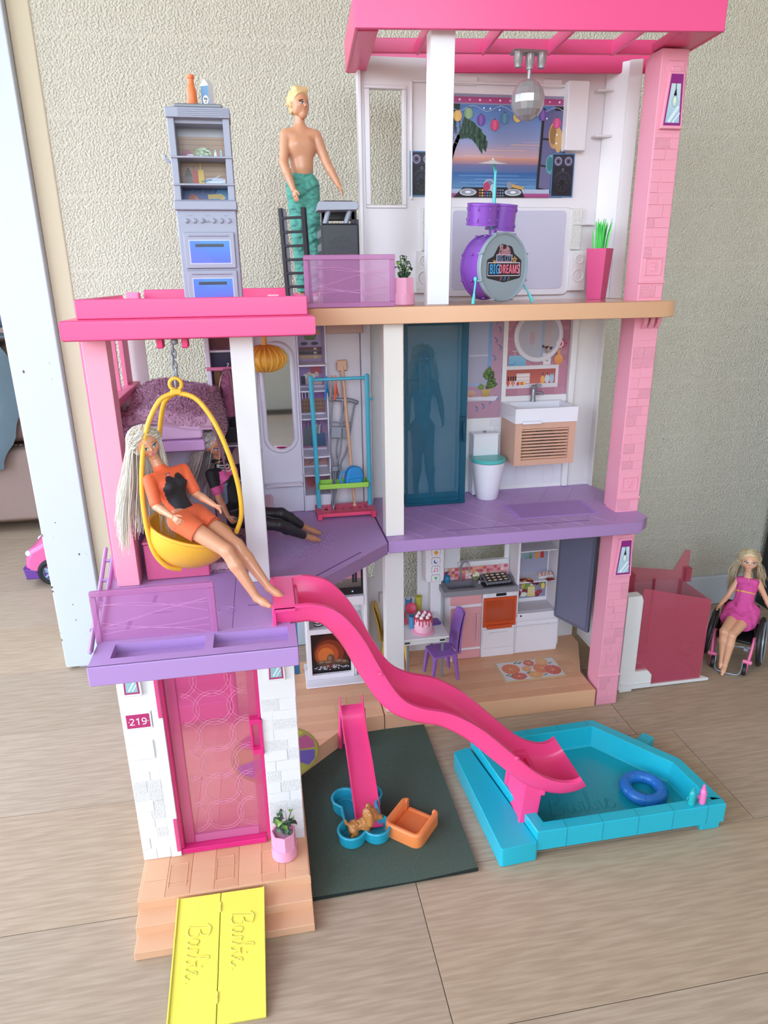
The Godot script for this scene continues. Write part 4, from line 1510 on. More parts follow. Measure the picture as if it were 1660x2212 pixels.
	p.pe(0.0625, 0.018, 0.0068, 0.0064, "6a7c9c")
	p.pe(0.058, 0.0155, 0.0055, 0.0066, "b03a5c")
	p.pe(0.069, 0.0135, 0.005, 0.006, "b8bcc8")
	p.pl([Vector2(0.098, 0.0175), Vector2(0.117, 0.0135)], 0.0046, "c49a5a")
	p.pe(0.0955, 0.0175, 0.0046, 0.0052, "8a8c94")
	put("poster", p, printed(), bw, "printed view of a seaside dusk with palm, paper lanterns and a mixing desk")


func top_roof(h: Node3D, pink: Material) -> void:
	# open pergola frame, set on slightly askew
	var m := MB.new()
	var ax := T(Vector3(-0.465, 1.036, 0.032), 0, -0.064, 0.012)
	m.x = ax
	m.bx(0.0, 0.0, -0.005, 0.474, 0.04, 0.0, 0.0015)
	m.bx(0.0, 0.0, -0.186, 0.005, 0.04, -0.005, 0.0015)
	m.bx(0.469, 0.0, -0.186, 0.474, 0.04, -0.005, 0.0015)
	m.bx(0.0, 0.0, -0.19, 0.474, 0.04, -0.185, 0.0015)
	var roof := put("roof", m, pink, h, "hot pink open pergola roof of the tower")
	var beam := MB.new()
	beam.x = ax
	beam.bx(0.004, 0.008, -0.128, 0.468, 0.026, -0.122, 0.001)
	beam.bx(0.03, 0.002, -0.012, 0.44, 0.008, -0.006, 0.001)
	put("beam", beam, pink, roof)
	for x in [0.03, 0.097, 0.19, 0.285, 0.378]:
		var b := MB.new()
		b.x = ax
		b.bx(x - 0.0022, 0.006, -0.126, x + 0.0022, 0.024, -0.006, 0.001)
		put("joist", b, pink, roof)
	var gs := MB.new()
	gs.x = ax
	gs.bx(0.004, 0.0, -0.185, 0.03, 0.0035, -0.01, 0.001)
	put("gusset", gs, pink, roof)
	var g2 := MB.new()
	g2.x = ax
	put("gusset", g2.bx(0.42, 0.001, -0.09, 0.47, 0.012, -0.004, 0.001), pink, roof)
	# mirror ball on its bracket
	var bk := MB.new()
	bk.bx(-0.244, 1.033, -0.036, -0.196, 1.0375, -0.02, 0.001)
	for x in [-0.2365, -0.22, -0.2035]:
		bk.x = T(Vector3(x, 1.016 if x != -0.22 else 1.014, -0.022))
		bk.lathe([Vector2(0.0001, 0.0), Vector2(0.0045, 0.0), Vector2(0.0052, 0.006), Vector2(0.0062, 0.008), Vector2(0.0062, 0.018)], 16)
	bk.x = Transform3D()
	bk.tube([Vector3(-0.22, 1.018, -0.022), Vector3(-0.2205, 0.99, -0.022)], 0.0026, 10)
	var ball := thing("mirror_ball", "silver faceted mirror ball hanging from the pergola roof", "mirror ball", Vector3(-0.2205, 0.9775, -0.022))
	bk.x = Transform3D()
	for i in bk.v.size():
		bk.v[i] -= ball.position
	var silver := mat("a9a9ab", 0.3, 0.5, 0.35)
	put("bracket", bk, silver, ball)
	var bl := MB.new()
	var N := 16
	var R := 9
	for i in R:
		for k in N:
			var q := []
			for c in [[0, 0], [0, 1], [1, 1], [1, 0]]:
				var th: float = PI * (i + c[0]) / R
				var a: float = TAU * (k + c[1]) / N
				q.append(Vector3(sin(th) * cos(a) * 0.0228, cos(th) * 0.0258, sin(th) * sin(a) * 0.0228))
			var nn: Vector3 = (q[0] + q[1] + q[2] + q[3]).normalized()
			bl.face(q, nn)
	put("ball", bl, mat("adadaf", 0.22, 0.5, 0.45), ball)


# ================================================================ what stands in and around the house
func furniture() -> void:
	outdoor_side()
	terrace()
	bedroom()
	bathroom()
	kitchen()
	elevator()
	wheelchair()


func round_poly(p: Array, r: float, k := 4) -> PackedVector2Array:
	var a := PackedVector2Array()
	var m := p.size()
	for i in m:
		var q: Vector2 = p[i]
		var d0: Vector2 = p[(i + m - 1) % m] - q
		var d1: Vector2 = p[(i + 1) % m] - q
		var rr0 := minf(r, minf(d0.length(), d1.length()) * 0.45)
		var s := q + d0.normalized() * rr0
		var e := q + d1.normalized() * rr0
		for j in k + 1:
			var t := float(j) / k
			a.append(s.lerp(q, t).lerp(q.lerp(e, t), t))
	return a


# a wall that follows a closed outline in xz; profile: (inset, y) pairs
func ring_wall(mb: MB, poly: PackedVector2Array, prof: Array, flat := false) -> MB:
	var m := poly.size()
	if Geometry2D.is_polygon_clockwise(poly):
		poly.reverse()
	var nrm := []
	for i in m:
		var e0 := (poly[i] - poly[(i + m - 1) % m]).normalized()
		var e1 := (poly[(i + 1) % m] - poly[i]).normalized()
		var b := Vector2(e0.y, -e0.x) + Vector2(e1.y, -e1.x)
		nrm.append(b * (2.0 / maxf(b.length_squared(), 0.4)))
	for j in prof.size() - 1:
		var d: Vector2 = (prof[j + 1] - prof[j]).normalized()
		var pn := Vector2(d.y, d.x)
		var ra := []
		var rb := []
		for i in m:
			var o: Vector2 = nrm[i]
			var u := o.normalized()
			var nn := Vector3(u.x * pn.x, pn.y, u.y * pn.x)
			var a: Vector2 = poly[i] - o * prof[j].x
			var b: Vector2 = poly[i] - o * prof[j + 1].x
			ra.append(mb.vert(Vector3(a.x, prof[j].y, a.y), nn))
			rb.append(mb.vert(Vector3(b.x, prof[j + 1].y, b.y), nn))
		for i in m:
			var k := (i + 1) % m
			if flat:
				var e := (poly[k] - poly[i]).normalized()
				var f := Vector3(e.y * pn.x, pn.y, -e.x * pn.x)
				var keep := mb.x
				var q := [mb.v[ra[i]], mb.v[ra[k]], mb.v[rb[k]], mb.v[rb[i]]]
				mb.x = Transform3D()
				mb.face(q, keep.basis * f)
				mb.x = keep
			else:
				mb.quad(ra[i], ra[k], rb[k], rb[i])
	return mb


func outdoor_side() -> void:
	# ---- artificial grass mat
	var turf := StandardMaterial3D.new()
	var tt: NoiseTexture2D = noise_tex(40, 0.2, 512, 4).duplicate()
	var tg := Gradient.new()
	tg.offsets = PackedFloat32Array([0.0, 0.4, 0.6, 0.85, 1.0])
	tg.colors = PackedColorArray([Color("3a473d"), Color("4a584c"), Color("55645a"), Color("66746a"), Color("949a8a")])
	tt.color_ramp = tg
	turf.albedo_texture = tt
	turf.uv1_scale = Vector3.ONE * 7.0
	turf.roughness = 0.95
	turf.metallic_specular = 0.2
	var rug := thing("grass_mat", "dark green artificial grass mat on the wooden floor", "mat", Vector3(-0.474, 0, 0.16))
	var rg := MB.new()
	var rim := round_poly([Vector2(-0.13, -0.072), Vector2(-0.07, -0.145), Vector2(0.105, -0.16), Vector2(0.109, -0.15), Vector2(0.108, 0.16), Vector2(-0.05, 0.168), Vector2(-0.09, 0.165), Vector2(-0.109, 0.158)], 0.004, 2)
	rg.surf(func(u: float, v: float) -> Vector3:
		var x := lerpf(-0.112, 0.108, u)
		var z0 := -0.158 if x > -0.05 else -0.158 + (-0.05 - x) * 1.0
		var z := lerpf(z0, 0.162 - 0.006 * maxf(0.0, x - 0.02) / 0.09, v)
		return Vector3(x, 0.0067 + 0.0003 * sin(x * 60.0) * sin(z * 40.0), z), 24, 30)
	for i in rg.uv.size():
		rg.uv[i] = Vector2(rg.v[i].x, rg.v[i].z)
	put("pile", rg, turf, rug)
	put("backing", slab([Vector2(-0.1125, -0.098), Vector2(-0.05, -0.1585), Vector2(0.1085, -0.1585), Vector2(0.1085, 0.157), Vector2(-0.1125, 0.1625)], 0.006, 0.0058, 0.0008), mat("1e2420", 0.9), rug)
	rng.seed = 44
	var bl := MB.new()
	for k in 6500:
		var x := rng.randf_range(-0.111, 0.1075)
		var z0 := -0.157 if x > -0.05 else -0.157 + (-0.05 - x)
		var z := rng.randf_range(z0, 0.159)
		var p := Vector3(x, 0.006, z)
		var d := Vector3(rng.randf_range(-1, 1), rng.randf_range(0.3, 0.9), rng.randf_range(-1, 1)).normalized() * rng.randf_range(0.0015, 0.0035)
		bl.col = [Color("54685a"), Color("45564a"), Color("6c7c6e"), Color("5c7262"), Color("949c8c")][rng.randi() % (5 if k % 3 == 0 else 4)]
		var s := Vector3(rng.randf_range(-1, 1), 0, rng.randf_range(-1, 1)).normalized() * 0.00022
		var a := bl.vert(p - s, DY)
		var b := bl.vert(p + s, DY)
		var c := bl.vert(p + d, DY)
		bl.tri(a, b, c)
	put("fibre", bl, tinted(0.9), rug).set_meta("kind", "stuff")
	# ---- long slide
	var sl := thing("slide", "long hot pink wavy slide from the purple balcony down into the pool", "slide", Vector3(-0.6, 0.377, 0.2425))
	var line := curve([Vector2(-0.608, 0.399), Vector2(-0.585, 0.399), Vector2(-0.562, 0.398), Vector2(-0.536, 0.386), Vector2(-0.51, 0.352), Vector2(-0.487, 0.304), Vector2(-0.463, 0.262), Vector2(-0.437, 0.243), Vector2(-0.398, 0.229), Vector2(-0.358, 0.201), Vector2(-0.316, 0.158), Vector2(-0.283, 0.124), Vector2(-0.258, 0.106), Vector2(-0.236, 0.098), Vector2(-0.222, 0.099), Vector2(-0.214, 0.103)], 5)
	var fr := []
	for i in line.size():
		var t: Vector2 = (line[mini(i + 1, line.size() - 1)] - line[maxi(i - 1, 0)]).normalized()
		var w := 1.0 + 0.1 * smoothstep(0.8, 1.0, float(i) / line.size())
		fr.append(Transform3D(Basis(Vector3(0, 0, -1) * w, Vector3(-t.y, t.x, 0), Vector3(t.x, t.y, 0)), Vector3(line[i].x + 0.6, line[i].y - 0.377, 0)))
	var u := PackedVector2Array([Vector2(-0.0435, 0.0), Vector2(-0.0435, -0.0022), Vector2(-0.0405, -0.0028), Vector2(-0.0375, -0.021), Vector2(-0.034, -0.0255), Vector2(-0.028, -0.0275), Vector2(0.028, -0.0275), Vector2(0.034, -0.0255), Vector2(0.0375, -0.021), Vector2(0.0405, -0.0028), Vector2(0.0435, -0.0022), Vector2(0.0435, 0.0), Vector2(0.038, 0.0002), Vector2(0.0345, -0.0175), Vector2(0.0315, -0.022), Vector2(0.026, -0.0245), Vector2(0.013, -0.0256), Vector2(-0.013, -0.0256), Vector2(-0.026, -0.0245), Vector2(-0.0315, -0.022), Vector2(-0.0345, -0.0175), Vector2(-0.038, 0.0002)])
	var hot := mat("fb4a8c", 0.3)
	put("chute", MB.new().sweep(u, fr, 0.55), hot, sl)
	var top := MB.new()
	top.bx(-0.009, 0.015, -0.0435, 0.016, 0.0222, 0.0435, 0.001)
	top.bx(-0.011, 0.0, -0.0435, -0.0065, 0.0222, -0.036, 0.001)
	top.bx(-0.011, -0.006, 0.034, -0.0065, 0.0222, 0.0435, 0.001)
	top.bx(0.016, -0.0045, -0.03, 0.0205, 0.015, 0.03, 0.001)
	put("top_step", top, hot, sl)
	var lg := MB.new()
	lg.x = T(Vector3(0.318, -0.279, -0.03), 0, 0, -0.1)
	lg.bx(-0.006, -0.087, -0.004, 0.02, 0.0, 0.004, 0.0012)
	lg.bx(-0.006, -0.087, 0.056, 0.02, 0.0, 0.064, 0.0012)
	lg.bx(-0.004, -0.07, 0.0, 0.018, -0.012, 0.06, 0.0012)
	lg.bx(0.016, -0.022, -0.006, 0.024, -0.006, 0.066, 0.001)
	put("leg", lg, hot, sl)
	for q in [[0.112, -0.078], [0.292, -0.228]]:
		put("stud", MB.new().ell(Vector3(q[0], q[1], 0.0435), Vector3(0.004, 0.003, 0.003), 8, 6), hot, sl)
	# ---- pool
	var teal := mat("1fb4c8", 0.28)
	var teal2 := mat("17a5b6", 0.25)
	var po := thing("pool", "turquoise toy swimming pool with a step along its left side", "pool", Vector3(-0.15, 0, 0.2))
	var outer := [Vector2(-0.162, -0.098), Vector2(0.052, -0.105), Vector2(0.139, 0.012), Vector2(0.1485, 0.1), Vector2(0.1475, 0.111), Vector2(-0.132, 0.111)]
	put("rim", ring_wall(MB.new(), PackedVector2Array(outer), [Vector2(0.0, 0.014), Vector2(0.0, 0.044), Vector2(0.001, 0.045), Vector2(0.016, 0.045), Vector2(0.017, 0.0442), Vector2(0.0225, 0.014), Vector2(0.026, 0.0115), Vector2(0.03, 0.0115)], true), teal, po)
	var inner := []
	for q in outer:
		inner.append((q - Vector2(0.0, 0.0)) * 0.93)
	put("basin_floor", slab(inner, 0.0122, 0.003), teal2, po)
	var led := MB.new()
	led.x = T(Vector3(0, 0.031, 0), PI / 2)
	led.extr(round_poly([Vector2(-0.194, -0.087), Vector2(-0.166, -0.095), Vector2(-0.131, 0.114), Vector2(-0.185, 0.117)], 0.005), 0.031, 0.0015)
	put("side_step", led, teal, po)
	put("foot", B(0.115, 0.0, 0.096, 0.1455, 0.02, 0.1085, 0.002), teal, po)
	put("foot", mbt(Vector3(0.112, 0.0, -0.062), 0, 0.6).extr(PackedVector2Array([Vector2(-0.022, 0.0), Vector2(0.022, 0.0), Vector2(0.016, 0.034), Vector2(-0.016, 0.034)]), 0.02, 0.0015), teal, po)
	put("foot", B(0.02, 0.0, -0.12, 0.05, 0.03, -0.1, 0.002), teal, po)
	var jt := MB.new()
	for k in 5:
		var x := -0.09 + k * 0.0525
		jt.bx(x - 0.0004, 0.0145, 0.1108, x + 0.0004, 0.0445, 0.1114, 0.0001)
		jt.bx(x - 0.0004, 0.0448, 0.096, x + 0.0004, 0.0453, 0.1105, 0.0001)
		jt.bx(x - 0.03, 0.0448, -0.1035 - x * 0.02, x - 0.0292, 0.0453, -0.09, 0.0001)
	put("joint", jt, mat("128a9c", 0.4), po)
	var em := MB.new()                                                        # raised script on the basin floor
	for s in script_word():
		var pts := []
		for q in s:
			pts.append(Vector3(-0.085 + q.x * 0.033, 0.0122, 0.055 - q.y * 0.04))
		em.tube(pts, 0.0006, 5)
	put("script_relief", em, mat("1598a8", 0.3), po)
	var ring := MB.new()
	var rp := []
	for k in 28:
		var a := TAU * k / 28
		rp.append(Vector3(cos(a) * 0.0258, 0.0, sin(a) * 0.0258))
	ring.tube(rp, 0.0088, 14, true)
	for k in 8:
		var a := TAU * k / 8
		var pts := []
		for j in 14:
			var b := TAU * j / 14
			pts.append(Vector3(cos(a), 0, sin(a)) * (0.0258 + cos(b) * 0.0089) + DY * sin(b) * 0.0089)
		ring.tube(pts, 0.0005, 4, true)
	var sr := solo("swim_ring", "blue ribbed swim ring lying in the pool", "swim ring", ring, mat("2673c4", 0.3), Vector3(-0.083, 0.0212, 0.236))
	sr.rotation = Vector3(0.02, 0.3, -0.02)
	for q in [[-0.0515, "turquoise mini drinking bottle on the pool rim left of the pink one", "22a8ac"], [-0.035, "pink mini drinking bottle on the pool rim", "f07cb8"]]:
		var bt := thing("drinking_bottle", q[1], "bottle", Vector3(q[0], 0.045, 0.3025), 0.0, "mini bottles on the pool rim")
		var m := mat(q[2], 0.3)
		put("bottle_body", MB.new().lathe([Vector2(0.0001, 0.0), Vector2(0.0044, 0.0), Vector2(0.005, 0.0008), Vector2(0.005, 0.005), Vector2(0.0047, 0.006), Vector2(0.005, 0.007), Vector2(0.005, 0.013), Vector2(0.0047, 0.014), Vector2(0.005, 0.015), Vector2(0.005, 0.019), Vector2(0.0035, 0.0225), Vector2(0.0024, 0.0235)], 18), m, bt)
		put("cap", MB.new().lathe([Vector2(0.0026, 0.023), Vector2(0.0028, 0.026), Vector2(0.0016, 0.0268), Vector2(0.0018, 0.03), Vector2(0.0, 0.031)], 14), m, bt)
		put("loop", MB.new().tube([Vector3(-0.0046, 0.013, 0), Vector3(-0.0075, 0.0125, 0), Vector3(-0.0078, 0.0095, 0), Vector3(-0.0048, 0.009, 0)], 0.0009, 6), m, bt)
	# ---- puppy corner on the mat
	var ps := thing("puppy_slide", "small hot pink slide standing in the bone-shaped paddling pool", "slide", Vector3(-0.497, 0.0065, 0.1))
	var pl := curve([Vector2(-0.062, 0.083), Vector2(-0.048, 0.08), Vector2(-0.03, 0.062), Vector2(0.02, 0.047), Vector2(0.085, 0.018), Vector2(0.112, 0.007), Vector2(0.126, 0.0055)], 5)
	var pf := []
	for i in pl.size():
		var t: Vector2 = (pl[mini(i + 1, pl.size() - 1)] - pl[maxi(i - 1, 0)]).normalized()
		pf.append(Transform3D(Basis(Vector3(1, 0, 0), Vector3(0, t.x, -t.y), Vector3(0, t.y, t.x)), Vector3(0.0, pl[i].y, pl[i].x)))
	put("chute", MB.new().sweep(PackedVector2Array([Vector2(-0.019, 0.0045), Vector2(-0.019, -0.002), Vector2(0.019, -0.002), Vector2(0.019, 0.0045), Vector2(0.0172, 0.0045), Vector2(0.0172, 0.0), Vector2(-0.0172, 0.0), Vector2(-0.0172, 0.0045)]), pf), hot, ps)
	for s in [-1, 1]:
		var ear := mbt(Vector3(s * 0.0185 - 0.0012, 0.083, -0.062), 0, PI / 2)
		ear.extr(round_poly([Vector2(-0.024, -0.012), Vector2(0.008, -0.004), Vector2(0.006, 0.008), Vector2(0.001, 0.0175), Vector2(-0.003, 0.009), Vector2(-0.007, 0.004)], 0.004), 0.0024, 0.0006)
		put("side_wing", ear, hot, ps)
		put("leg", MB.new().tube([Vector3(s * 0.0185, 0.077, -0.055), Vector3(s * 0.0205, 0.001, -0.062)], 0.0036, 4), hot, ps)
	put("slot", mbt(Vector3(0, 0.0814, -0.053), 0.3).box(Vector3(-0.012, 0, 0), Vector3(0.003, 0.0006, 0.003), 0.0002).box(Vector3(0.011, 0, 0), Vector3(0.003, 0.0006, 0.003), 0.0002), mat("8f2a50", 0.6), ps)
	var bo := []
	for k in 140:
		var a := TAU * k / 140
		var p := Vector2(cos(a), sin(a))
		var best := 0.0
		for c in [Vector2(-0.0178, -0.0315), Vector2(0.0178, -0.0315), Vector2(-0.0178, 0.0315), Vector2(0.0178, 0.0315)]:
			var b: float = p.dot(c)
			var disc: float = b * b - c.length_squared() + 0.0196 * 0.0196
			if disc > 0.0:
				best = maxf(best, b + sqrt(disc))
		best = maxf(best, 0.0262 / maxf(absf(p.x), 0.02) if absf(p.y) < 0.8 else 0.0)
		bo.append(p * best)
	var bone := thing("paddling_pool", "blue bone-shaped puppy paddling pool on the grass mat", "pool", Vector3(-0.5075, 0.0065, 0.2055), 0.03)
	var bp := mat("27a4bd", 0.3)
	put("wall", ring_wall(MB.new(), PackedVector2Array(bo), [Vector2(0.003, 0.0), Vector2(0.0012, 0.002), Vector2(0.0002, 0.017), Vector2(-0.001, 0.0185), Vector2(0.0, 0.0198), Vector2(0.0022, 0.0195), Vector2(0.0032, 0.0175), Vector2(0.0045, 0.003), Vector2(0.006, 0.0018)]), bp, bone)
	var flo := PackedVector2Array()
	for q in bo:
		flo.append(q * 0.9)
	var fm := MB.new()
	fm.x = T(Vector3(0, 0.0022, 0), PI / 2)
	put("floor_plate", fm.extr(flo, 0.002, 0.0003), bp, bone)
	var bed := thing("dog_bed", "orange moulded dog bed with a low front on the grass mat", "dog bed", Vector3(-0.4385, 0.0065, 0.2325), -0.72)
	var om := mat("ee8a4c", 0.4)
	put("bed_floor", B(-0.023, 0.0, -0.026, 0.023, 0.005, 0.025, 0.002), om, bed)
	var bw := MB.new()
	var prof := PackedVector2Array([Vector2(-0.0035, 0.0), Vector2(-0.0045, 0.017), Vector2(-0.003, 0.0205), Vector2(0.0, 0.0215), Vector2(0.003, 0.0205), Vector2(0.0035, 0.017), Vector2(0.0035, 0.0)])
	var path := round_poly([Vector2(-0.014, -0.027), Vector2(-0.026, -0.027), Vector2(-0.026, 0.027), Vector2(0.026, 0.027), Vector2(0.026, -0.027), Vector2(0.017, -0.027)], 0.01, 5)
	var bf := []
	for i in range(6, path.size() - 5):
		var t: Vector2 = (path[mini(i + 1, path.size() - 1)] - path[maxi(i - 1, 0)]).normalized()
		bf.append(Transform3D(Basis(Vector3(-t.y, 0, t.x), DY, Vector3(-t.x, 0, -t.y)), Vector3(path[i].x, 0, path[i].y)))
	put("bolster", bw.sweep(prof, bf, 0.3), om, bed)
	put("front_lip", B(-0.02, 0.0, -0.03, 0.02, 0.008, -0.0235, 0.002), om, bed)
	# ---- yellow ramp on the porch steps
	var ra := thing("ramp", "bright yellow folding ramp with moulded script leaning on the porch steps", "ramp", Vector3(-0.747, 0.0, 0.459))
	var yl := mat("ece058", 0.4)
	var ya := Transform3D(Basis.from_euler(Vector3(0.246, -0.012, 0)), Vector3(-0.002, 0.0375, -0.138))
	for s in [[0.0, 0.0515], [0.0522, 0.1045]]:
		var pm := MB.new()
		pm.x = ya
		pm.bx(s[0], -0.0035, 0.0, s[1], 0.0, 0.1405, 0.0008)
		if s[0] == 0.0:
			pm.bx(0.0, -0.004, 0.0, 0.0022, 0.0022, 0.1405, 0.0008)
		else:
			pm.bx(0.1028, -0.0035, 0.0, 0.1045, 0.0012, 0.1405, 0.0006)
		put("ramp_panel", pm, yl, ra)
	var hn := MB.new()
	hn.x = ya
	for z in [0.015, 0.02, 0.112, 0.117]:
		hn.tube([Vector3(0.0518, 0.0, z - 0.003), Vector3(0.0518, 0.0, z + 0.003)], 0.0016, 8)
	put("hinge", hn, yl, ra)
	for s in [[0.0155, 0.036, 1.0], [0.0655, 0.029, 1.0]]:
		var tx := MB.new()
		tx.x = ya
		for w in script_word():
			var pts := []
			for q in w:
				pts.append(Vector3(s[0] + q.y * 0.0255, 0.0001, s[1] + q.x * 0.0185 - q.y * 0.002))
			tx.tube(pts, 0.0011, 6)
		tx.tube([Vector3(s[0] + 0.001, 0.0001, s[1] + 0.0595), Vector3(s[0] + 0.0015, 0.0001, s[1] + 0.06)], 0.0009, 6)
		put("script_relief", tx, yl, ra)
	# ---- potted plant on the porch
	small_plant("pink faceted pot with a small leafy plant at the entrance door", Vector3(-0.6175, 0.0367, 0.2745), 1.0, 5)
	# ---- round patchwork rug and pink couch behind the door
	var rd := MB.new()
	rd.x = T(Vector3.ZERO, -PI / 2)
	rd.pe(0, 0, 0.068, 0.068, "8f8a3c", "", 40)
	rng.seed = 19
	for k in 9:
		var a := TAU * k / 9
		rd.pp([Vector2(0.012, 0).rotated(a), Vector2(0.064, 0).rotated(a + 0.04), Vector2(0.066, 0).rotated(a + 0.32), Vector2(0.063, 0).rotated(a + 0.64), Vector2(0.012, 0).rotated(a + 0.66)], ["a04a6e", "b8a242", "54408a", "8e4470", "b09a3c", "3f5aa0", "a8586e", "94903c", "5a4a8c"][k])
	for k in 3:
		rd.pe(0.02 * cos(k * 2.1), 0.02 * sin(k * 2.1), 0.012, 0.012, ["3a56a4", "c2a83e", "8a3e68"][k], "", 6)
	rd.x = Transform3D()
	var rugn := thing("round_rug", "round multicoloured patchwork rug on the tan deck beside the entrance column", "rug", Vector3(-0.625, 0.0368, 0.07))
	put("pile", MB.new().lathe([Vector2(0.069, 0.0), Vector2(0.0695, 0.0006), Vector2(0.0685, 0.0012), Vector2(0.0001, 0.0012)], 40), mat("8f8a3c", 0.95), rugn)
	put("patchwork", rd, printed(), rugn).position.y = 0.00125
	var co := thing("couch", "hot pink two-seat couch seen through the pink entrance door", "couch", Vector3(-0.745, 0.0366, -0.045), 0.06)
	var cp := mat("d84a8a", 0.5)
	put("seat", B(-0.052, 0.014, -0.03, 0.052, 0.05, 0.03, 0.005), cp, co)
	put("backrest", B(-0.052, 0.03, -0.042, 0.052, 0.095, -0.026, 0.005), cp, co)
	put("armrest", B(-0.061, 0.012, -0.038, -0.05, 0.066, 0.03, 0.004), cp, co)
	put("armrest", B(0.05, 0.012, -0.038, 0.061, 0.066, 0.03, 0.004), cp, co)
	for x in [-0.048, 0.048]:
		for z in [-0.03, 0.024]:
			put("leg", B(x - 0.003, 0.0, z - 0.003, x + 0.003, 0.0145, z + 0.003, 0.0008), cp, co)
	swing()


func small_plant(label: String, at: Vector3, s: float, sd: int) -> Node3D:
	var o := thing("potted_plant", label, "plant", at, 0.3, "pink pots with leafy plants")
	var pot := MB.new()
	var k := 7
	pot.lathe([Vector2(0.0001, 0.0), Vector2(0.0155 * s, 0.0), Vector2(0.0168 * s, 0.001), Vector2(0.0164 * s, 0.016 * s), Vector2(0.0001, 0.0161 * s)], 20)
	for i in k:                                                              # seven flats, notched towards the rim
		var a0 := TAU * i / k
		var a1 := TAU * (i + 1) / k
		var p := []
		for q in [[a0, 0.016, 0.0163], [a1, 0.016, 0.0163], [a1, 0.0375, 0.0158], [a0, 0.0375, 0.0158]]:
			p.append(Vector3(cos(q[0]) * q[2], q[1], sin(q[0]) * q[2]) * s)
		var nn: Vector3 = Vector3(cos((a0 + a1) / 2), 0, sin((a0 + a1) / 2))
		pot.face(p, nn)
		var w := []
		for q in [[a0, 0.0375, 0.0142], [a1, 0.0375, 0.0142], [a1, 0.03, 0.0138], [a0, 0.03, 0.0138]]:
			w.append(Vector3(cos(q[0]) * q[2], q[1], sin(q[0]) * q[2]) * s)
		pot.face(w, -nn)
		pot.face([p[3], p[2], w[1], w[0]], DY)
	put("pot", pot, mat("f0a4c2", 0.4), o)
	put("soil", mbt(Vector3(0, 0.0315 * s, 0)).lathe([Vector2(0.0139 * s, 0.0), Vector2(0.007 * s, 0.001), Vector2(0.0001, 0.0012)], 14), mat("c98fa4", 0.8), o)
	rng.seed = sd
	var st := MB.new()
	var leaf_m := [mat("3f5f46", 0.45), mat("2f4a38", 0.45), mat("7da04e", 0.4)]
	for i in 7:
		var a := TAU * i / 7 + rng.randf() * 0.5
		var lean := rng.randf_range(0.2, 0.85)
		var tip := Vector3(cos(a) * lean * 0.02, 0.05 + (1.0 - lean) * 0.022, sin(a) * lean * 0.02) * s
		var line := curve([Vector3(0, 0.03, 0) * s, Vector3(tip.x * 0.4, tip.y * 0.75, tip.z * 0.4), tip], 4)
		st.tube(line, 0.0007 * s, 5)
		for j in 5:
			var f := 0.4 + 0.15 * j
			var p: Vector3 = line[int(f * (line.size() - 1))]
			var b := a + j * 2.4
			var lf := MB.new()
			lf.x = Transform3D(Basis.from_euler(Vector3(rng.randf_range(0.2, 0.8), b, 0)), p)
			var L := rng.randf_range(0.0075, 0.0105) * s
			var lw := L * 0.36
			lf.surf(func(u: float, v: float) -> Vector3:
				var w := sin(PI * pow(v, 0.8)) * lw
				return Vector3((u - 0.5) * 2.0 * w, 0.18 * L * sin(v * PI) + absf(u - 0.5) * w * 0.7, v * L), 4, 6)
			lf.surf(func(u: float, v: float) -> Vector3:
				var w := sin(PI * pow(v, 0.8)) * lw
				return Vector3((0.5 - u) * 2.0 * w, 0.18 * L * sin(v * PI) + absf(u - 0.5) * w * 0.7 - 0.0003, v * L), 4, 6)
			put("leaf", lf, leaf_m[2] if (i == 2 or j == 4 and i % 3 == 0) else leaf_m[(i + j) % 2], o)
	put("stem", st, mat("4a6a44", 0.5), o)
	return o


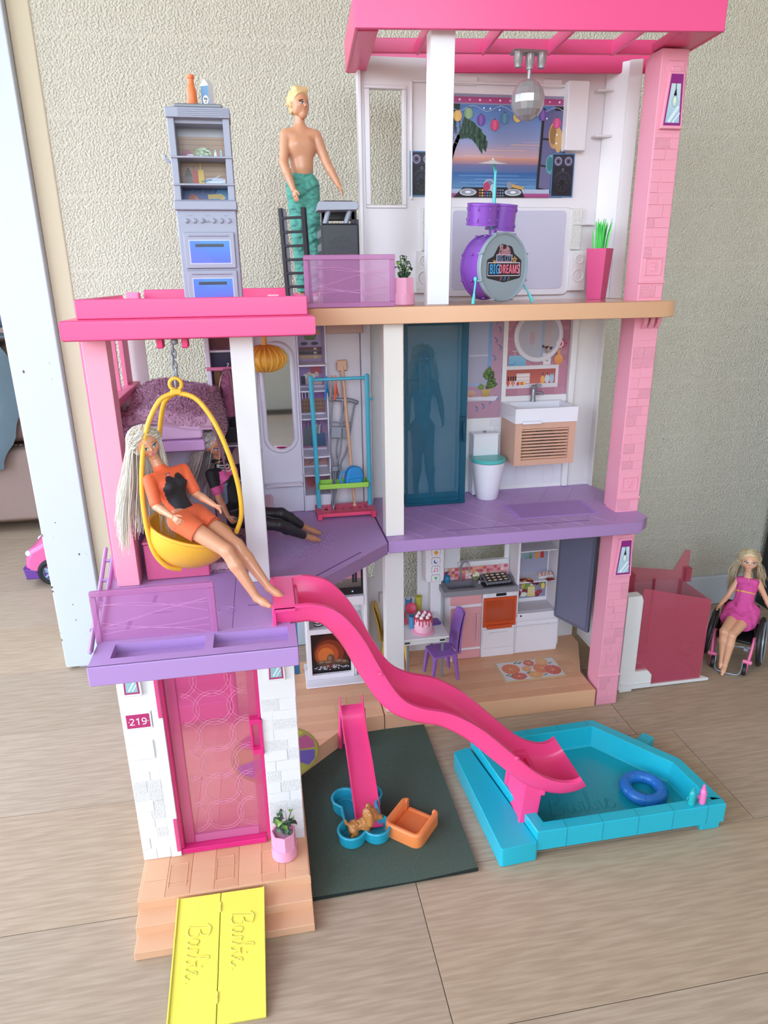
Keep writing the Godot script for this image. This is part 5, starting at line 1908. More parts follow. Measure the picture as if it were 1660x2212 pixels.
func swing() -> void:
	var sw := thing("hanging_chair", "yellow egg-shaped hanging chair on a grey chain under the pink roof", "hanging chair", Vector3(-0.7, 0.42, 0.19))
	var ye := mat("f2b83a", 0.3)
	var fr := MB.new()
	var hoop := curve([Vector3(-0.001, 0.21, -0.006), Vector3(0.022, 0.201, -0.002), Vector3(0.043, 0.165, 0.004), Vector3(0.058, 0.11, 0.008), Vector3(0.0605, 0.066, 0.008), Vector3(0.052, 0.04, 0.006)], 6)
	fr.tube(hoop, 0.0029, 9)
	fr.tube(curve([Vector3(-0.001, 0.21, -0.006), Vector3(-0.02, 0.202, -0.002), Vector3(-0.037, 0.17, 0.008), Vector3(-0.047, 0.12, 0.014), Vector3(-0.0485, 0.075, 0.02), Vector3(-0.0435, 0.034, 0.025), Vector3(-0.031, 0.012, 0.025), Vector3(-0.016, 0.003, 0.018)], 6), 0.0029, 9)
	fr.tube(curve([Vector3(-0.001, 0.21, -0.006), Vector3(-0.018, 0.196, -0.022), Vector3(-0.03, 0.155, -0.038), Vector3(-0.036, 0.1, -0.044), Vector3(-0.03, 0.05, -0.04)], 6), 0.0029, 9)
	fr.box(Vector3(-0.001, 0.211, -0.006), Vector3(0.013, 0.007, 0.009), 0.002)
	var lp := []
	for k in 16:
		var a := TAU * k / 16
		lp.append(Vector3(-0.001 + cos(a) * 0.0065, 0.2195 + sin(a) * 0.0065, -0.006))
	fr.tube(lp, 0.0023, 8, true)
	put("hoop", fr, ye, sw)
	var bowl := MB.new()
	var shell := func(u: float, v: float, g: float) -> Vector3:
		var a := TAU * u
		var up := 0.5 - 0.5 * cos(a - 3.4)                                    # the back, at the left and behind, is drawn up
		var th := v * lerpf(1.95, 1.25, up) * 1.0
		var r := Vector3(0.052, 0.047, 0.046) * g
		return Vector3(-0.001 + cos(a) * sin(th) * r.x, 0.046 - cos(th) * r.y, sin(a) * sin(th) * r.z)
	bowl.surf(func(u: float, v: float) -> Vector3: return shell.call(u, v, 1.0), 32, 12, true)
	bowl.surf(func(u: float, v: float) -> Vector3: return shell.call(1.0 - u, v, 0.93), 32, 12, true)
	var lipp := []
	for k in 32:
		lipp.append(shell.call(k / 32.0, 1.0, 0.965))
	bowl.tube(lipp, 0.0022, 6, true)
	put("seat", bowl, ye, sw)
	var ch := MB.new()
	var y := 0.2655
	for k in 7:
		var pts := []
		for j in 12:
			var a := TAU * j / 12
			var w := cos(a) * 0.0026
			pts.append(Vector3(w if k % 2 else 0.0015 * sin(k * 2.0), y - 0.0052 + sin(a) * 0.0052, (0.0 if k % 2 else w) - 0.008 + 0.0003 * k))
		ch.tube(pts, 0.0013, 6, true)
		y -= 0.0068
	ch.ell(Vector3(0.003, 0.2665, -0.006), Vector3(0.004, 0.004, 0.004), 10, 8)
	put("chain", ch, mat("8e9298", 0.35, 0.5, 0.3), sw, "grey chain")


func terrace() -> void:
	# ---- grey kitchen tower standing in the roof tray
	var st := thing("kitchen_tower", "tall grey toy barbecue and oven tower standing in the pink roof tray", "oven", Vector3(-0.655, 0.7117, 0.085), 0.0)
	var gy := mat("9c9fb0", 0.4)
	var body := MB.new()
	body.bx(-0.0345, 0.0, -0.022, 0.0345, 0.128, 0.012, 0.0015)
	body.bx(-0.036, 0.116, -0.022, 0.036, 0.1265, 0.0165, 0.0015)
	body.bx(-0.0345, 0.1265, -0.022, -0.0265, 0.22, 0.012, 0.001)
	body.bx(0.0265, 0.1265, -0.022, 0.0345, 0.22, 0.012, 0.001)
	body.bx(-0.0345, 0.1265, -0.022, 0.0345, 0.222, -0.0185, 0.001)
	body.bx(-0.0355, 0.2115, -0.022, 0.0355, 0.222, 0.0155, 0.001)
	body.bx(-0.0345, 0.207, -0.022, 0.0345, 0.2125, 0.006, 0.001)
	for k in 4:
		body.bx(-0.022, 0.2135 + k * 0.002, 0.015, 0.034, 0.2143 + k * 0.002, 0.0162, 0.0003)
	put("body", body, gy, st)
	for y in [0.1425, 0.171]:
		put("shelf", B(-0.0345, y, -0.0185, 0.035, y + 0.0022, 0.014, 0.0006), gy, st)
	put("hook", MB.new().tube(curve([Vector3(-0.034, 0.17, 0.0), Vector3(-0.038, 0.169, 0.0), Vector3(-0.041, 0.172, 0.0), Vector3(-0.042, 0.176, 0.0)], 3), 0.0018, 6), gy, st)
	for k in 6:
		var x := -0.0235 + k * 0.0088 + (0.0045 if k > 2 else 0.0)
		var kb := mbt(Vector3(x, 0.105, 0.0115), PI / 2)
		kb.lathe([Vector2(0.0028, 0.0), Vector2(0.0028, 0.0022), Vector2(0.0022, 0.003), Vector2(0.0001, 0.003)], 14)
		kb.box(Vector3(0, 0.003, 0), Vector3(0.0009, 0.0012, 0.0044), 0.0003)
		put("knob", kb, gy, st)
	var mk := MB.new()
	for x in [-0.019, 0.001, 0.0225]:
		mk.bx(x - 0.0025, 0.1102, 0.0115, x + 0.0025, 0.111, 0.0125, 0.0002)
	for w in script_word():
		var pts := []
		for q in w:
			pts.append(Vector3(-0.0035 + q.x * 0.0024, 0.103 + q.y * 0.0034, 0.0122))
		mk.tube(pts, 0.0002, 4)
	put("script_relief", mk, gy, st)
	for k in 2:
		var y := 0.052 if k == 0 else 0.0095
		var d := B(-0.029, y, 0.0105, 0.03, y + 0.0405, 0.015, 0.0012)
		d.tube([Vector3(-0.023, y + 0.0365, 0.0152), Vector3(0.023, y + 0.0365, 0.0152)], 0.0011, 6)
		var od := put("oven_door", d, gy, st)
		var pr := MB.new()
		pr.x = T(Vector3(0.0005, y + 0.0185, 0.0151))
		pr.pr(-0.024, -0.0135, 0.0245, 0.0135, "b8bccb")
		pr.pr(-0.0228, -0.0123, 0.0233, 0.0123, "4a5ec4" if k == 0 else "5f5cc8", "3a86d8")
		pr.pp([Vector2(-0.0228, -0.0123), Vector2(0.004, -0.0123), Vector2(-0.012, 0.0123), Vector2(-0.0228, 0.0123)], "5564cc", "3f78d4")
		pr.pr(-0.0165, 0.0055, 0.0165, 0.009, "16202e", "2c3c50")
		put("oven_window", pr, printed(), od)
	var vt := MB.new()
	for k in 14:
		vt.bx(-0.0165 + k * 0.0026, 0.001, 0.011, -0.0151 + k * 0.0026, 0.0085, 0.013, 0.0003)
	put("vent", vt, gy, st)
	var pn := MB.new()
	pn.x = T(Vector3(0, 0, -0.0183))
	pn.pr(-0.0265, 0.1265, 0.0265, 0.1425, "3a6ab0", "2a4a86")
	pn.pp([Vector2(0.005, 0.1265), Vector2(0.0265, 0.1265), Vector2(0.0265, 0.142), Vector2(0.014, 0.142)], "3f88b8", "4a90c0")
	pn.pr(-0.0235, 0.1265, 0.0255, 0.1285, "7d3a2c")
	pn.pe(-0.0155, 0.132, 0.006, 0.0045, "c05a3c", "a8442c")
	for k in 5:
		pn.pl([Vector2(-0.014, 0.1335), Vector2(-0.009 + k * 0.0012, 0.129 - k * 0.0003)], 0.0007, ["d8906a", "8f4230"][k % 2])
	pn.pl([Vector2(-0.008, 0.1305), Vector2(0.016, 0.1285)], 0.0028, "8a4436")
	pn.pp([Vector2(0.0015, 0.1365), Vector2(0.018, 0.137), Vector2(0.0225, 0.1335), Vector2(0.02, 0.1295), Vector2(0.015, 0.132), Vector2(0.002, 0.1315)], "d9b95c", "e6cf7c")
	for k in 12:
		pn.pr(0.002 + k * 0.0015, 0.1325, 0.0026 + k * 0.0015, 0.1362, "c2a044")
	for k in 3:
		pn.pl(curve([Vector2(-0.016 + k * 0.012, 0.1375), Vector2(-0.018 + k * 0.012, 0.139), Vector2(-0.015 + k * 0.012, 0.1412)], 3), 0.0006, "8fb0d8")
	for q in [[0.145, 0.171, 0.0], [0.1732, 0.207, 0.0]]:
		pn.pr(-0.0265, q[0], 0.0265, q[1], "9c7a5c", "a88a6c")
		for k in 5:
			pn.pr(-0.0265, q[0] + 0.0055 * k + 0.005, 0.0265, q[0] + 0.0055 * k + 0.0056, "7d5f48")
	pn.pr(-0.0265, 0.198, 0.0265, 0.207, "a9a9ae")
	pn.pe(-0.0185, 0.1785, 0.0062, 0.0058, "8a4a58", "a0586a")
	pn.pe(-0.0145, 0.1765, 0.0052, 0.0035, "dcb8c8", "e8d0dc")
	pn.pl([Vector2(-0.018, 0.184), Vector2(-0.0175, 0.1875)], 0.0008, "9a7a6a")
	pn.pe(0.0005, 0.18, 0.0095, 0.0068, "7f9c84", "b8c8ac")
	rng.seed = 23
	for k in 26:
		pn.pe(0.0005 + rng.randf_range(-0.008, 0.008), 0.1815 + rng.randf_range(-0.004, 0.0048), 0.0014, 0.0011, ["6f8f4e", "dfe4d0", "8fae68", "c8d0a0", "4f7048"][k % 5], "", 7)
	for k in 2:
		pn.pp([Vector2(0.0125 + k * 0.0065, 0.1735), Vector2(0.0168 + k * 0.0065, 0.1735), Vector2(0.0158 + k * 0.0065, 0.182), Vector2(0.0135 + k * 0.0065, 0.182)], ["e4eaf2", "9fb0c4"][k])
		pn.pr(0.0136 + k * 0.0065, 0.182, 0.0157 + k * 0.0065, 0.1845, "a8c4d0")
	pn.pp([Vector2(-0.0225, 0.145), Vector2(-0.0145, 0.145), Vector2(-0.0145, 0.158), Vector2(-0.0175, 0.165), Vector2(-0.0195, 0.165), Vector2(-0.0225, 0.158)], "4f4238")
	pn.pr(-0.0225, 0.147, -0.0145, 0.156, "6a6458")
	pn.pp([Vector2(-0.014, 0.145), Vector2(-0.0075, 0.145), Vector2(-0.0082, 0.162), Vector2(-0.0135, 0.162)], "b8483a")
	pn.pl([Vector2(-0.0115, 0.162), Vector2(-0.012, 0.166)], 0.0012, "b8483a")
	pn.pp([Vector2(-0.0075, 0.145), Vector2(-0.0005, 0.145), Vector2(-0.001, 0.163), Vector2(-0.0072, 0.163)], "e2b83a")
	pn.pl([Vector2(-0.0042, 0.163), Vector2(-0.004, 0.169)], 0.0013, "e2b83a")
	for k in 5:
		pn.pe(0.0125, 0.1468 + k * 0.0014, 0.0118, 0.0019, ["b8c4d6", "dce4ee"][k % 2])
	pn.pl([Vector2(-0.003, 0.1505), Vector2(0.008, 0.1525)], 0.0016, "4f7f92")
	pn.pl([Vector2(0.008, 0.1525), Vector2(0.018, 0.157)], 0.0008, "c2ccd8")
	put("food_print", pn, printed(), st)
	var tr := thing("tray", "small grey divided tray on top of the grey kitchen tower", "tray", Vector3(-0.654, 0.9337, 0.083))
	var tm := B(-0.027, 0.0, -0.015, 0.027, 0.0045, 0.014, 0.0018)
	put("plate", tm, mat("84898f", 0.35), tr)
	put("divider", B(-0.0008, 0.0044, -0.014, 0.0008, 0.0052, 0.0135, 0.0003), mat("84898f", 0.35), tr)
	var ob := thing("bottle", "orange squeeze bottle on top of the grey kitchen tower", "bottle", Vector3(-0.6605, 0.9382, 0.083))
	put("bottle_body", MB.new().lathe([Vector2(0.0001, 0.0), Vector2(0.0055, 0.0), Vector2(0.006, 0.001), Vector2(0.0058, 0.012), Vector2(0.0052, 0.0165), Vector2(0.0036, 0.021)], 20), mat("f2814a", 0.4), ob)
	put("cap", MB.new().lathe([Vector2(0.0038, 0.021), Vector2(0.0036, 0.0265), Vector2(0.0044, 0.0272), Vector2(0.0044, 0.0305), Vector2(0.0001, 0.0308)], 18), mat("f2814a", 0.4), ob)
	var mc := thing("milk_carton", "white and blue toy milk carton on top of the grey kitchen tower", "carton", Vector3(-0.643, 0.9382, 0.083), -0.55)
	put("carton_body", MB.new().extr(PackedVector2Array([Vector2(-0.005, 0), Vector2(0.005, 0), Vector2(0.005, 0.0205), Vector2(0.0007, 0.026), Vector2(-0.0007, 0.026), Vector2(-0.005, 0.0205)]), 0.01, 0.0003), mat("e8eef4", 0.4), mc).position.z = -0.005
	var mp := mbt(Vector3(0, 0, 0.00505))
	mp.pr(-0.0049, 0.0, 0.0049, 0.0195, "3a6e94")
	mp.pe(0.0005, 0.0055, 0.0036, 0.0046, "d8dce0")
	mp.pe(-0.0005, 0.0068, 0.0012, 0.0014, "2a2e36")
	mp.pe(0.0018, 0.0062, 0.0011, 0.0017, "2a2e36")
	mp.pe(0.0006, 0.0035, 0.0013, 0.001, "6a4a4c")
	put("print", mp, printed(), mc)
	# ---- black amplifier with keyboard stand, black ladder frame
	var am := thing("amplifier", "black toy speaker box with grey striped side behind the terrace railing", "speaker", Vector3(-0.4865, 0.7137, -0.03))
	var bk := mat("23232a", 0.4)
	put("cabinet", B(-0.0255, 0.0, -0.03, 0.0265, 0.1075, 0.028, 0.003), bk, am)
	var sd := MB.new()
	for k in 6:
		sd.bx(-0.0262, 0.003 + k * 0.0175, -0.029, -0.025, 0.0125 + k * 0.0175, 0.024, 0.0004)
	put("side_stripe", sd, mat("80828c", 0.4), am)
	var dots := MB.new()
	for iy in 20:
		for ix in 20:
			var q := Vector2((ix - 9.5) * 0.002, (iy - 9.5) * 0.002)
			if q.length() < 0.0195:
				dots.ell(Vector3(0.002 + q.x, 0.073 + q.y, 0.028), Vector3(0.0006, 0.0006, 0.0004), 5, 3)
	put("speaker_mesh", dots, mat("50505c", 0.3), am)
	var ks := thing("keyboard_stand", "grey toy keyboard stand on top of the black speaker box", "stand", Vector3(-0.4865, 0.8212, -0.03))
	var lgm := mat("a3a8b8", 0.35)
	put("top", MB.new().extr(PackedVector2Array([Vector2(-0.03, 0.016), Vector2(0.0245, 0.017), Vector2(0.028, 0.021), Vector2(0.0245, 0.0275), Vector2(-0.026, 0.0275)]), 0.032, 0.001), lgm, ks).position.z = -0.008
	put("keyboard", B(-0.02, 0.0272, -0.004, 0.02, 0.029, 0.018, 0.0005), mat("1b1b20", 0.4), ks)
	for x in [[-0.0185, -0.0155], [0.0095, 0.0135]]:
		put("leg", MB.new().tube([Vector3(x[0], 0.0, 0.016), Vector3(x[1] + 0.002, 0.0165, 0.016)], 0.0036, 4), lgm, ks)
	var bkf := MB.new()
	bkf.bx(-0.02, 0.007, -0.03, 0.03, 0.0235, -0.026, 0.002)
	bkf.bx(0.022, -0.002, -0.03, 0.031, 0.0215, -0.026, 0.0015)
	bkf.bx(0.0285, -0.002, -0.03, 0.0335, 0.009, -0.024, 0.001)
	bkf.bx(-0.02, 0.0, -0.03, -0.013, 0.0235, -0.026, 0.0015)
	put("back_rail", bkf, bk, ks)
	var la := thing("ladder_frame", "black plastic ladder-like frame leaning beside the standing doll", "frame", Vector3(-0.5335, 0.7137, -0.005), 0.0)
	la.rotation = Vector3(0.0, 1.02, 0.07)
	for z in [-0.03, 0.004]:
		put("upright", B(-0.004, 0.0, z - 0.003, 0.0025, 0.127, z + 0.003, 0.0008), bk, la)
	for k in 7:
		put("rung", B(-0.0035, 0.008 + k * 0.0175, -0.03, 0.001, 0.0115 + k * 0.0175, 0.004, 0.0005), bk, la)
	put("brace", B(-0.0018, 0.0, -0.028, -0.0008, 0.126, -0.022, 0.0003), mat("6a6c74", 0.4), la)
	# ---- plants on the terrace floor
	small_plant("pink faceted pot with a small leafy plant on the terrace floor", Vector3(-0.4, 0.7137, 0.002), 0.98, 9).position.x = -0.4
	var tp := thing("tall_planter", "tall magenta planter with bright green grass beside the blank screen", "plant", Vector3(-0.063, 0.7142, -0.088), 0.75)
	var pm := MB.new()
	for q in [[0.0, 0.0115, 0.075, 0.0158], [0.075, 0.0158, 0.076, 0.0162]]:
		for k in 4:
			var a := PI / 2 * k
			var nn := Vector3(sin(a), 0, cos(a))
			var t := Vector3(cos(a), 0, -sin(a))
			pm.face([nn * q[1] - t * q[1] + DY * q[0], nn * q[1] + t * q[1] + DY * q[0], nn * q[3] + t * q[3] + DY * q[2], nn * q[3] - t * q[3] + DY * q[2]], nn)
	pm.face([Vector3(-0.0162, 0.076, -0.0162), Vector3(0.0162, 0.076, -0.0162), Vector3(0.0162, 0.076, 0.0162), Vector3(-0.0162, 0.076, 0.0162)], DY)
	pm.face([Vector3(-0.0115, 0, -0.0115), Vector3(0.0115, 0, -0.0115), Vector3(0.0115, 0, 0.0115), Vector3(-0.0115, 0, 0.0115)], -DY)
	put("planter", pm, mat("cf3f78", 0.4), tp)
	rng.seed = 77
	for k in 46:
		var a := rng.randf() * TAU
		var r := rng.randf() * 0.011
		var p := Vector3(cos(a) * r, 0.075, sin(a) * r)
		var o := Vector3(cos(a), 0, sin(a)) * (r * 0.5 + 0.001)
		var hgt := rng.randf_range(0.03, 0.045)
		put("grass_blade", MB.new().tube([p, p + o * 0.3 + DY * hgt * 0.5, p + o + DY * hgt], [0.0016, 0.0015, 0.0004], 5, false, 0.6), mat(["43d152", "35b848", "58e060"][k % 3], 0.35), tp)
	drum_kit()


func drum_kit() -> void:
	var dk := thing("drum_kit", "purple and grey toy drum kit with turquoise stand and cymbal", "drum kit", Vector3(-0.268, 0.7141, 0.0), 0.42)
	var pu := mat("8a4fb8", 0.25)
	var tq := mat("5fd0d0", 0.3)
	var gr := mat("93a1ab", 0.35)
	var c := Vector3(0, 0.0485, 0)
	var sh := mbt(c, PI / 2)
	sh.lathe([Vector2(0.0001, -0.022), Vector2(0.042, -0.022), Vector2(0.0445, -0.0205), Vector2(0.0445, -0.017), Vector2(0.043, -0.0165), Vector2(0.043, 0.015), Vector2(0.0445, 0.0155), Vector2(0.0445, 0.017)], 44)
	for k in 8:
		for z in [-0.0188, 0.0]:
			var a := TAU * (k + 0.5) / 8
			sh.box(Vector3(cos(a) * 0.0448, z, sin(a) * 0.0448), Vector3(0.0035, 0.005, 0.0035), 0.0012)
	put("bass_drum", sh, pu, dk)
	var hd := mbt(c, PI / 2)
	hd.lathe([Vector2(0.0455, 0.016), Vector2(0.0462, 0.0175), Vector2(0.0462, 0.022), Vector2(0.0448, 0.0232), Vector2(0.043, 0.0225), Vector2(0.0425, 0.0205), Vector2(0.0001, 0.0205)], 48)
	for k in 8:
		var a := TAU * (k + 0.5) / 8
		hd.tube([Vector3(cos(a) * 0.0465, 0.016, sin(a) * 0.0465), Vector3(cos(a) * 0.0465, 0.0235, sin(a) * 0.0465)], 0.0015, 6)
	put("drum_head", hd, gr, dk)
	var lg := MB.new()
	lg.x = Transform3D(Basis.from_scale(Vector3(1.55, 1.55, 1.0)), c + Vector3(0.001, 0.002, 0.0206))
	var out := round_poly([Vector2(-0.021, -0.0105), Vector2(0, -0.0145), Vector2(0.021, -0.0105), Vector2(0.0215, 0.005), Vector2(0.013, 0.0085), Vector2(0.009, 0.0165), Vector2(-0.004, 0.0185), Vector2(-0.0085, 0.016), Vector2(-0.0115, 0.0085), Vector2(-0.021, 0.005)], 0.002, 3)
	lg.pp(Array(out), "23222e")
	var box := func(x0: float, y0: float, x1: float, y1: float, hcol: String) -> void:
		lg.pl([Vector2(x0, y0), Vector2(x1, y0), Vector2(x1, y1), Vector2(x0, y1), Vector2(x0, y0)], 0.0006, hcol)
	box.call(-0.0195, -0.0085, 0.0195, 0.0025, "e8dcec")
	box.call(-0.0095, 0.0033, 0.0095, 0.0092, "e8c0d4")
	for w in script_word():
		var pts := []
		for q in w:
			pts.append(Vector2(-0.0066 + q.x * 0.0043 + q.y * 0.0008, 0.0102 + q.y * 0.0068))
		lg.pl(pts, 0.0012, "f5b8c8")
	for k in 5:
		lg.pl([Vector2(0.0128 + cos(TAU * k / 5 + 1.57) * 0.0026, 0.0052 + sin(TAU * k / 5 + 1.57) * 0.0026), Vector2(0.0128 + cos(TAU * k / 5 + 2.2) * 0.0011, 0.0052 + sin(TAU * k / 5 + 2.2) * 0.0011), Vector2(0.0128 + cos(TAU * (k + 1) / 5 + 1.57) * 0.0026, 0.0052 + sin(TAU * (k + 1) / 5 + 1.57) * 0.0026)], 0.0006, "f0b860")
	for k in 3:
		lg.pl([Vector2(-0.0118, 0.002), Vector2(-0.0135 + k * 0.0017, 0.0045)], 0.0005, "f0c070")
	for q in [[-0.004, "d86a8a"], [0.0008, "4aa4d8"], [0.0055, "8c8ca0"]]:
		lg.pl([Vector2(q[0], -0.0122), Vector2(q[0], -0.0098), Vector2(q[0] + 0.0014, -0.0098), Vector2(q[0] + 0.0014, -0.0118)], 0.0004, q[1])
		lg.pe(q[0] - 0.0004, -0.0123, 0.0006, 0.0005, q[1], "", 8)
	put("badge_print", lg, printed(), dk)
	for q in [["BIG", -0.0118, -0.003, 0.0072, "3fa4e0", true], ["DREAMS", 0.0063, -0.003, 0.0068, "f07a94", true], ["BIG CITY", 0.0, 0.0062, 0.0042, "8fa8d0", false]]:
		var tm := letters(q[0], q[3], 0.0002, q[5])
		var o := put("lettering", tm, mat(q[4], 0.4), dk)
		o.position = c + Vector3(0.001 + q[1] * 1.55, 0.002 + q[2] * 1.55, 0.0211)
		o.scale = Vector3(0.68 if q[0] == "DREAMS" else (0.72 if q[5] else 0.8), 1.12 if q[5] else 0.95, 1) * Vector3(1.55, 1.55, 1)
	for s in [-1, 1]:
		var l := MB.new()
		l.tube([Vector3(s * 0.043, 0.032, 0.012), Vector3(s * 0.053, 0.012, 0.02)], [0.0014, 0.0013], 7)
		l.tube([Vector3(s * 0.052, 0.014, 0.0195), Vector3(s * 0.0575, 0.001, 0.024)], [0.0017, 0.0026], 7)
		l.ell(Vector3(s * 0.0432, 0.033, 0.0115), Vector3(0.003, 0.0035, 0.003), 8, 6)
		put("leg", l, tq, dk)
	put("socket", mbt(Vector3(0, 0.0915, -0.004)).lathe([Vector2(0.0056, -0.002), Vector2(0.0056, 0.0075), Vector2(0.005, 0.008), Vector2(0.0001, 0.008)], 18), pu, dk)
	var po := MB.new()
	po.tube([Vector3(0, 0.098, -0.004), Vector3(0.0005, 0.155, -0.004)], 0.0026, 9)
	po.tube([Vector3(0.0005, 0.14, -0.004), Vector3(0.001, 0.172, -0.004)], 0.0018, 8)
	po.tube([Vector3(-0.003, 0.1, -0.003), Vector3(-0.003, 0.122, -0.003)], 0.0022, 8)
	po.box(Vector3(-0.0035, 0.124, -0.003), Vector3(0.0065, 0.007, 0.006), 0.0012)
	po.ell(Vector3(0.001, 0.1725, -0.004), Vector3(0.0026, 0.0035, 0.0026), 8, 6)
	po.tube([Vector3(0.001, 0.172, -0.004), Vector3(-0.0035, 0.181, -0.004), Vector3(-0.004, 0.185, -0.004)], 0.0019, 8)
	put("stand", po, tq, dk)
	for q in [[-0.0215, 0.1145, 0.0205, 0.028], [0.0175, 0.1125, 0.0205, 0.035]]:
		var tmb := mbt(Vector3(q[0] * 1.06, q[1] + 0.003, -0.008 if q[0] > 0 else -0.002), 0.12, 0, 0.05 if q[0] < 0 else -0.02)
		var r: float = q[2]
		var hh: float = q[3] / 2
		tmb.lathe([Vector2(r * 0.9, -hh + 0.006), Vector2(r * 0.92, -hh), Vector2(r + 0.0008, -hh), Vector2(r + 0.0008, -hh + 0.003), Vector2(r, -hh + 0.0035), Vector2(r, hh - 0.0035), Vector2(r + 0.0008, hh - 0.003), Vector2(r + 0.0008, hh), Vector2(r - 0.0015, hh + 0.0002), Vector2(r - 0.002, hh - 0.0012), Vector2(0.0001, hh - 0.0012), Vector2(0.0001, hh - 0.003), Vector2(r * 0.9, hh - 0.003), Vector2(r * 0.9, -hh + 0.006)], 32)
		for k in 8:
			var a := TAU * k / 8 + 0.2
			for y in [-hh + 0.007, hh - 0.007]:
				tmb.ell(Vector3(cos(a) * (r + 0.0006), y, sin(a) * (r + 0.0006)), Vector3(0.0013, 0.0028, 0.0013), 7, 5)
		put("tom_drum", tmb, pu, dk)
	put("cymbal", mbt(Vector3(-0.0045, 0.184, -0.004), 0.14, 0, 0.06).lathe([Vector2(0.0001, -0.0004), Vector2(0.0195, -0.0022), Vector2(0.0203, -0.0018), Vector2(0.0196, -0.0013), Vector2(0.006, 0.001), Vector2(0.0035, 0.0022), Vector2(0.0012, 0.003), Vector2(0.0011, 0.0048), Vector2(0.0001, 0.005)], 36), mat("cbcbc8", 0.3), dk)


func fluff(f: Callable, count: int, lengths: Vector2, cols: Array, sd: int) -> MB:     # soft pile: little bent tufts on a surface f(u, v) -> [point, normal]
	rng.seed = sd
	var m := MB.new()
	for k in count:
		var q = f.call(rng.randf(), rng.randf())
		var p: Vector3 = q[0]
		var nn: Vector3 = q[1]
		var d := (nn + Vector3(rng.randf_range(-1, 1), rng.randf_range(-0.9, 0.5), rng.randf_range(-1, 1)) * 0.9).normalized()
		var L := rng.randf_range(lengths.x, lengths.y)
		var s := d.cross(Vector3(rng.randf_range(-1, 1), rng.randf_range(-1, 1), rng.randf_range(-1, 1))).normalized() * 0.00045
		m.col = Color(cols[rng.randi() % cols.size()])
		var a := m.vert(p - s, nn)
		var b := m.vert(p + s, nn)
		var e := m.vert(p + d * L * 0.6 - s * 0.8, nn)
		var g := m.vert(p + d * L * 0.6 + s * 0.8, nn)
		var h := m.vert(p + d * L * 0.75 + Vector3(rng.randf_range(-1, 1), -0.6, rng.randf_range(-1, 1)) * L * 0.3, nn)
		m.quad(a, b, g, e)
		m.tri(e, g, h)
	return m


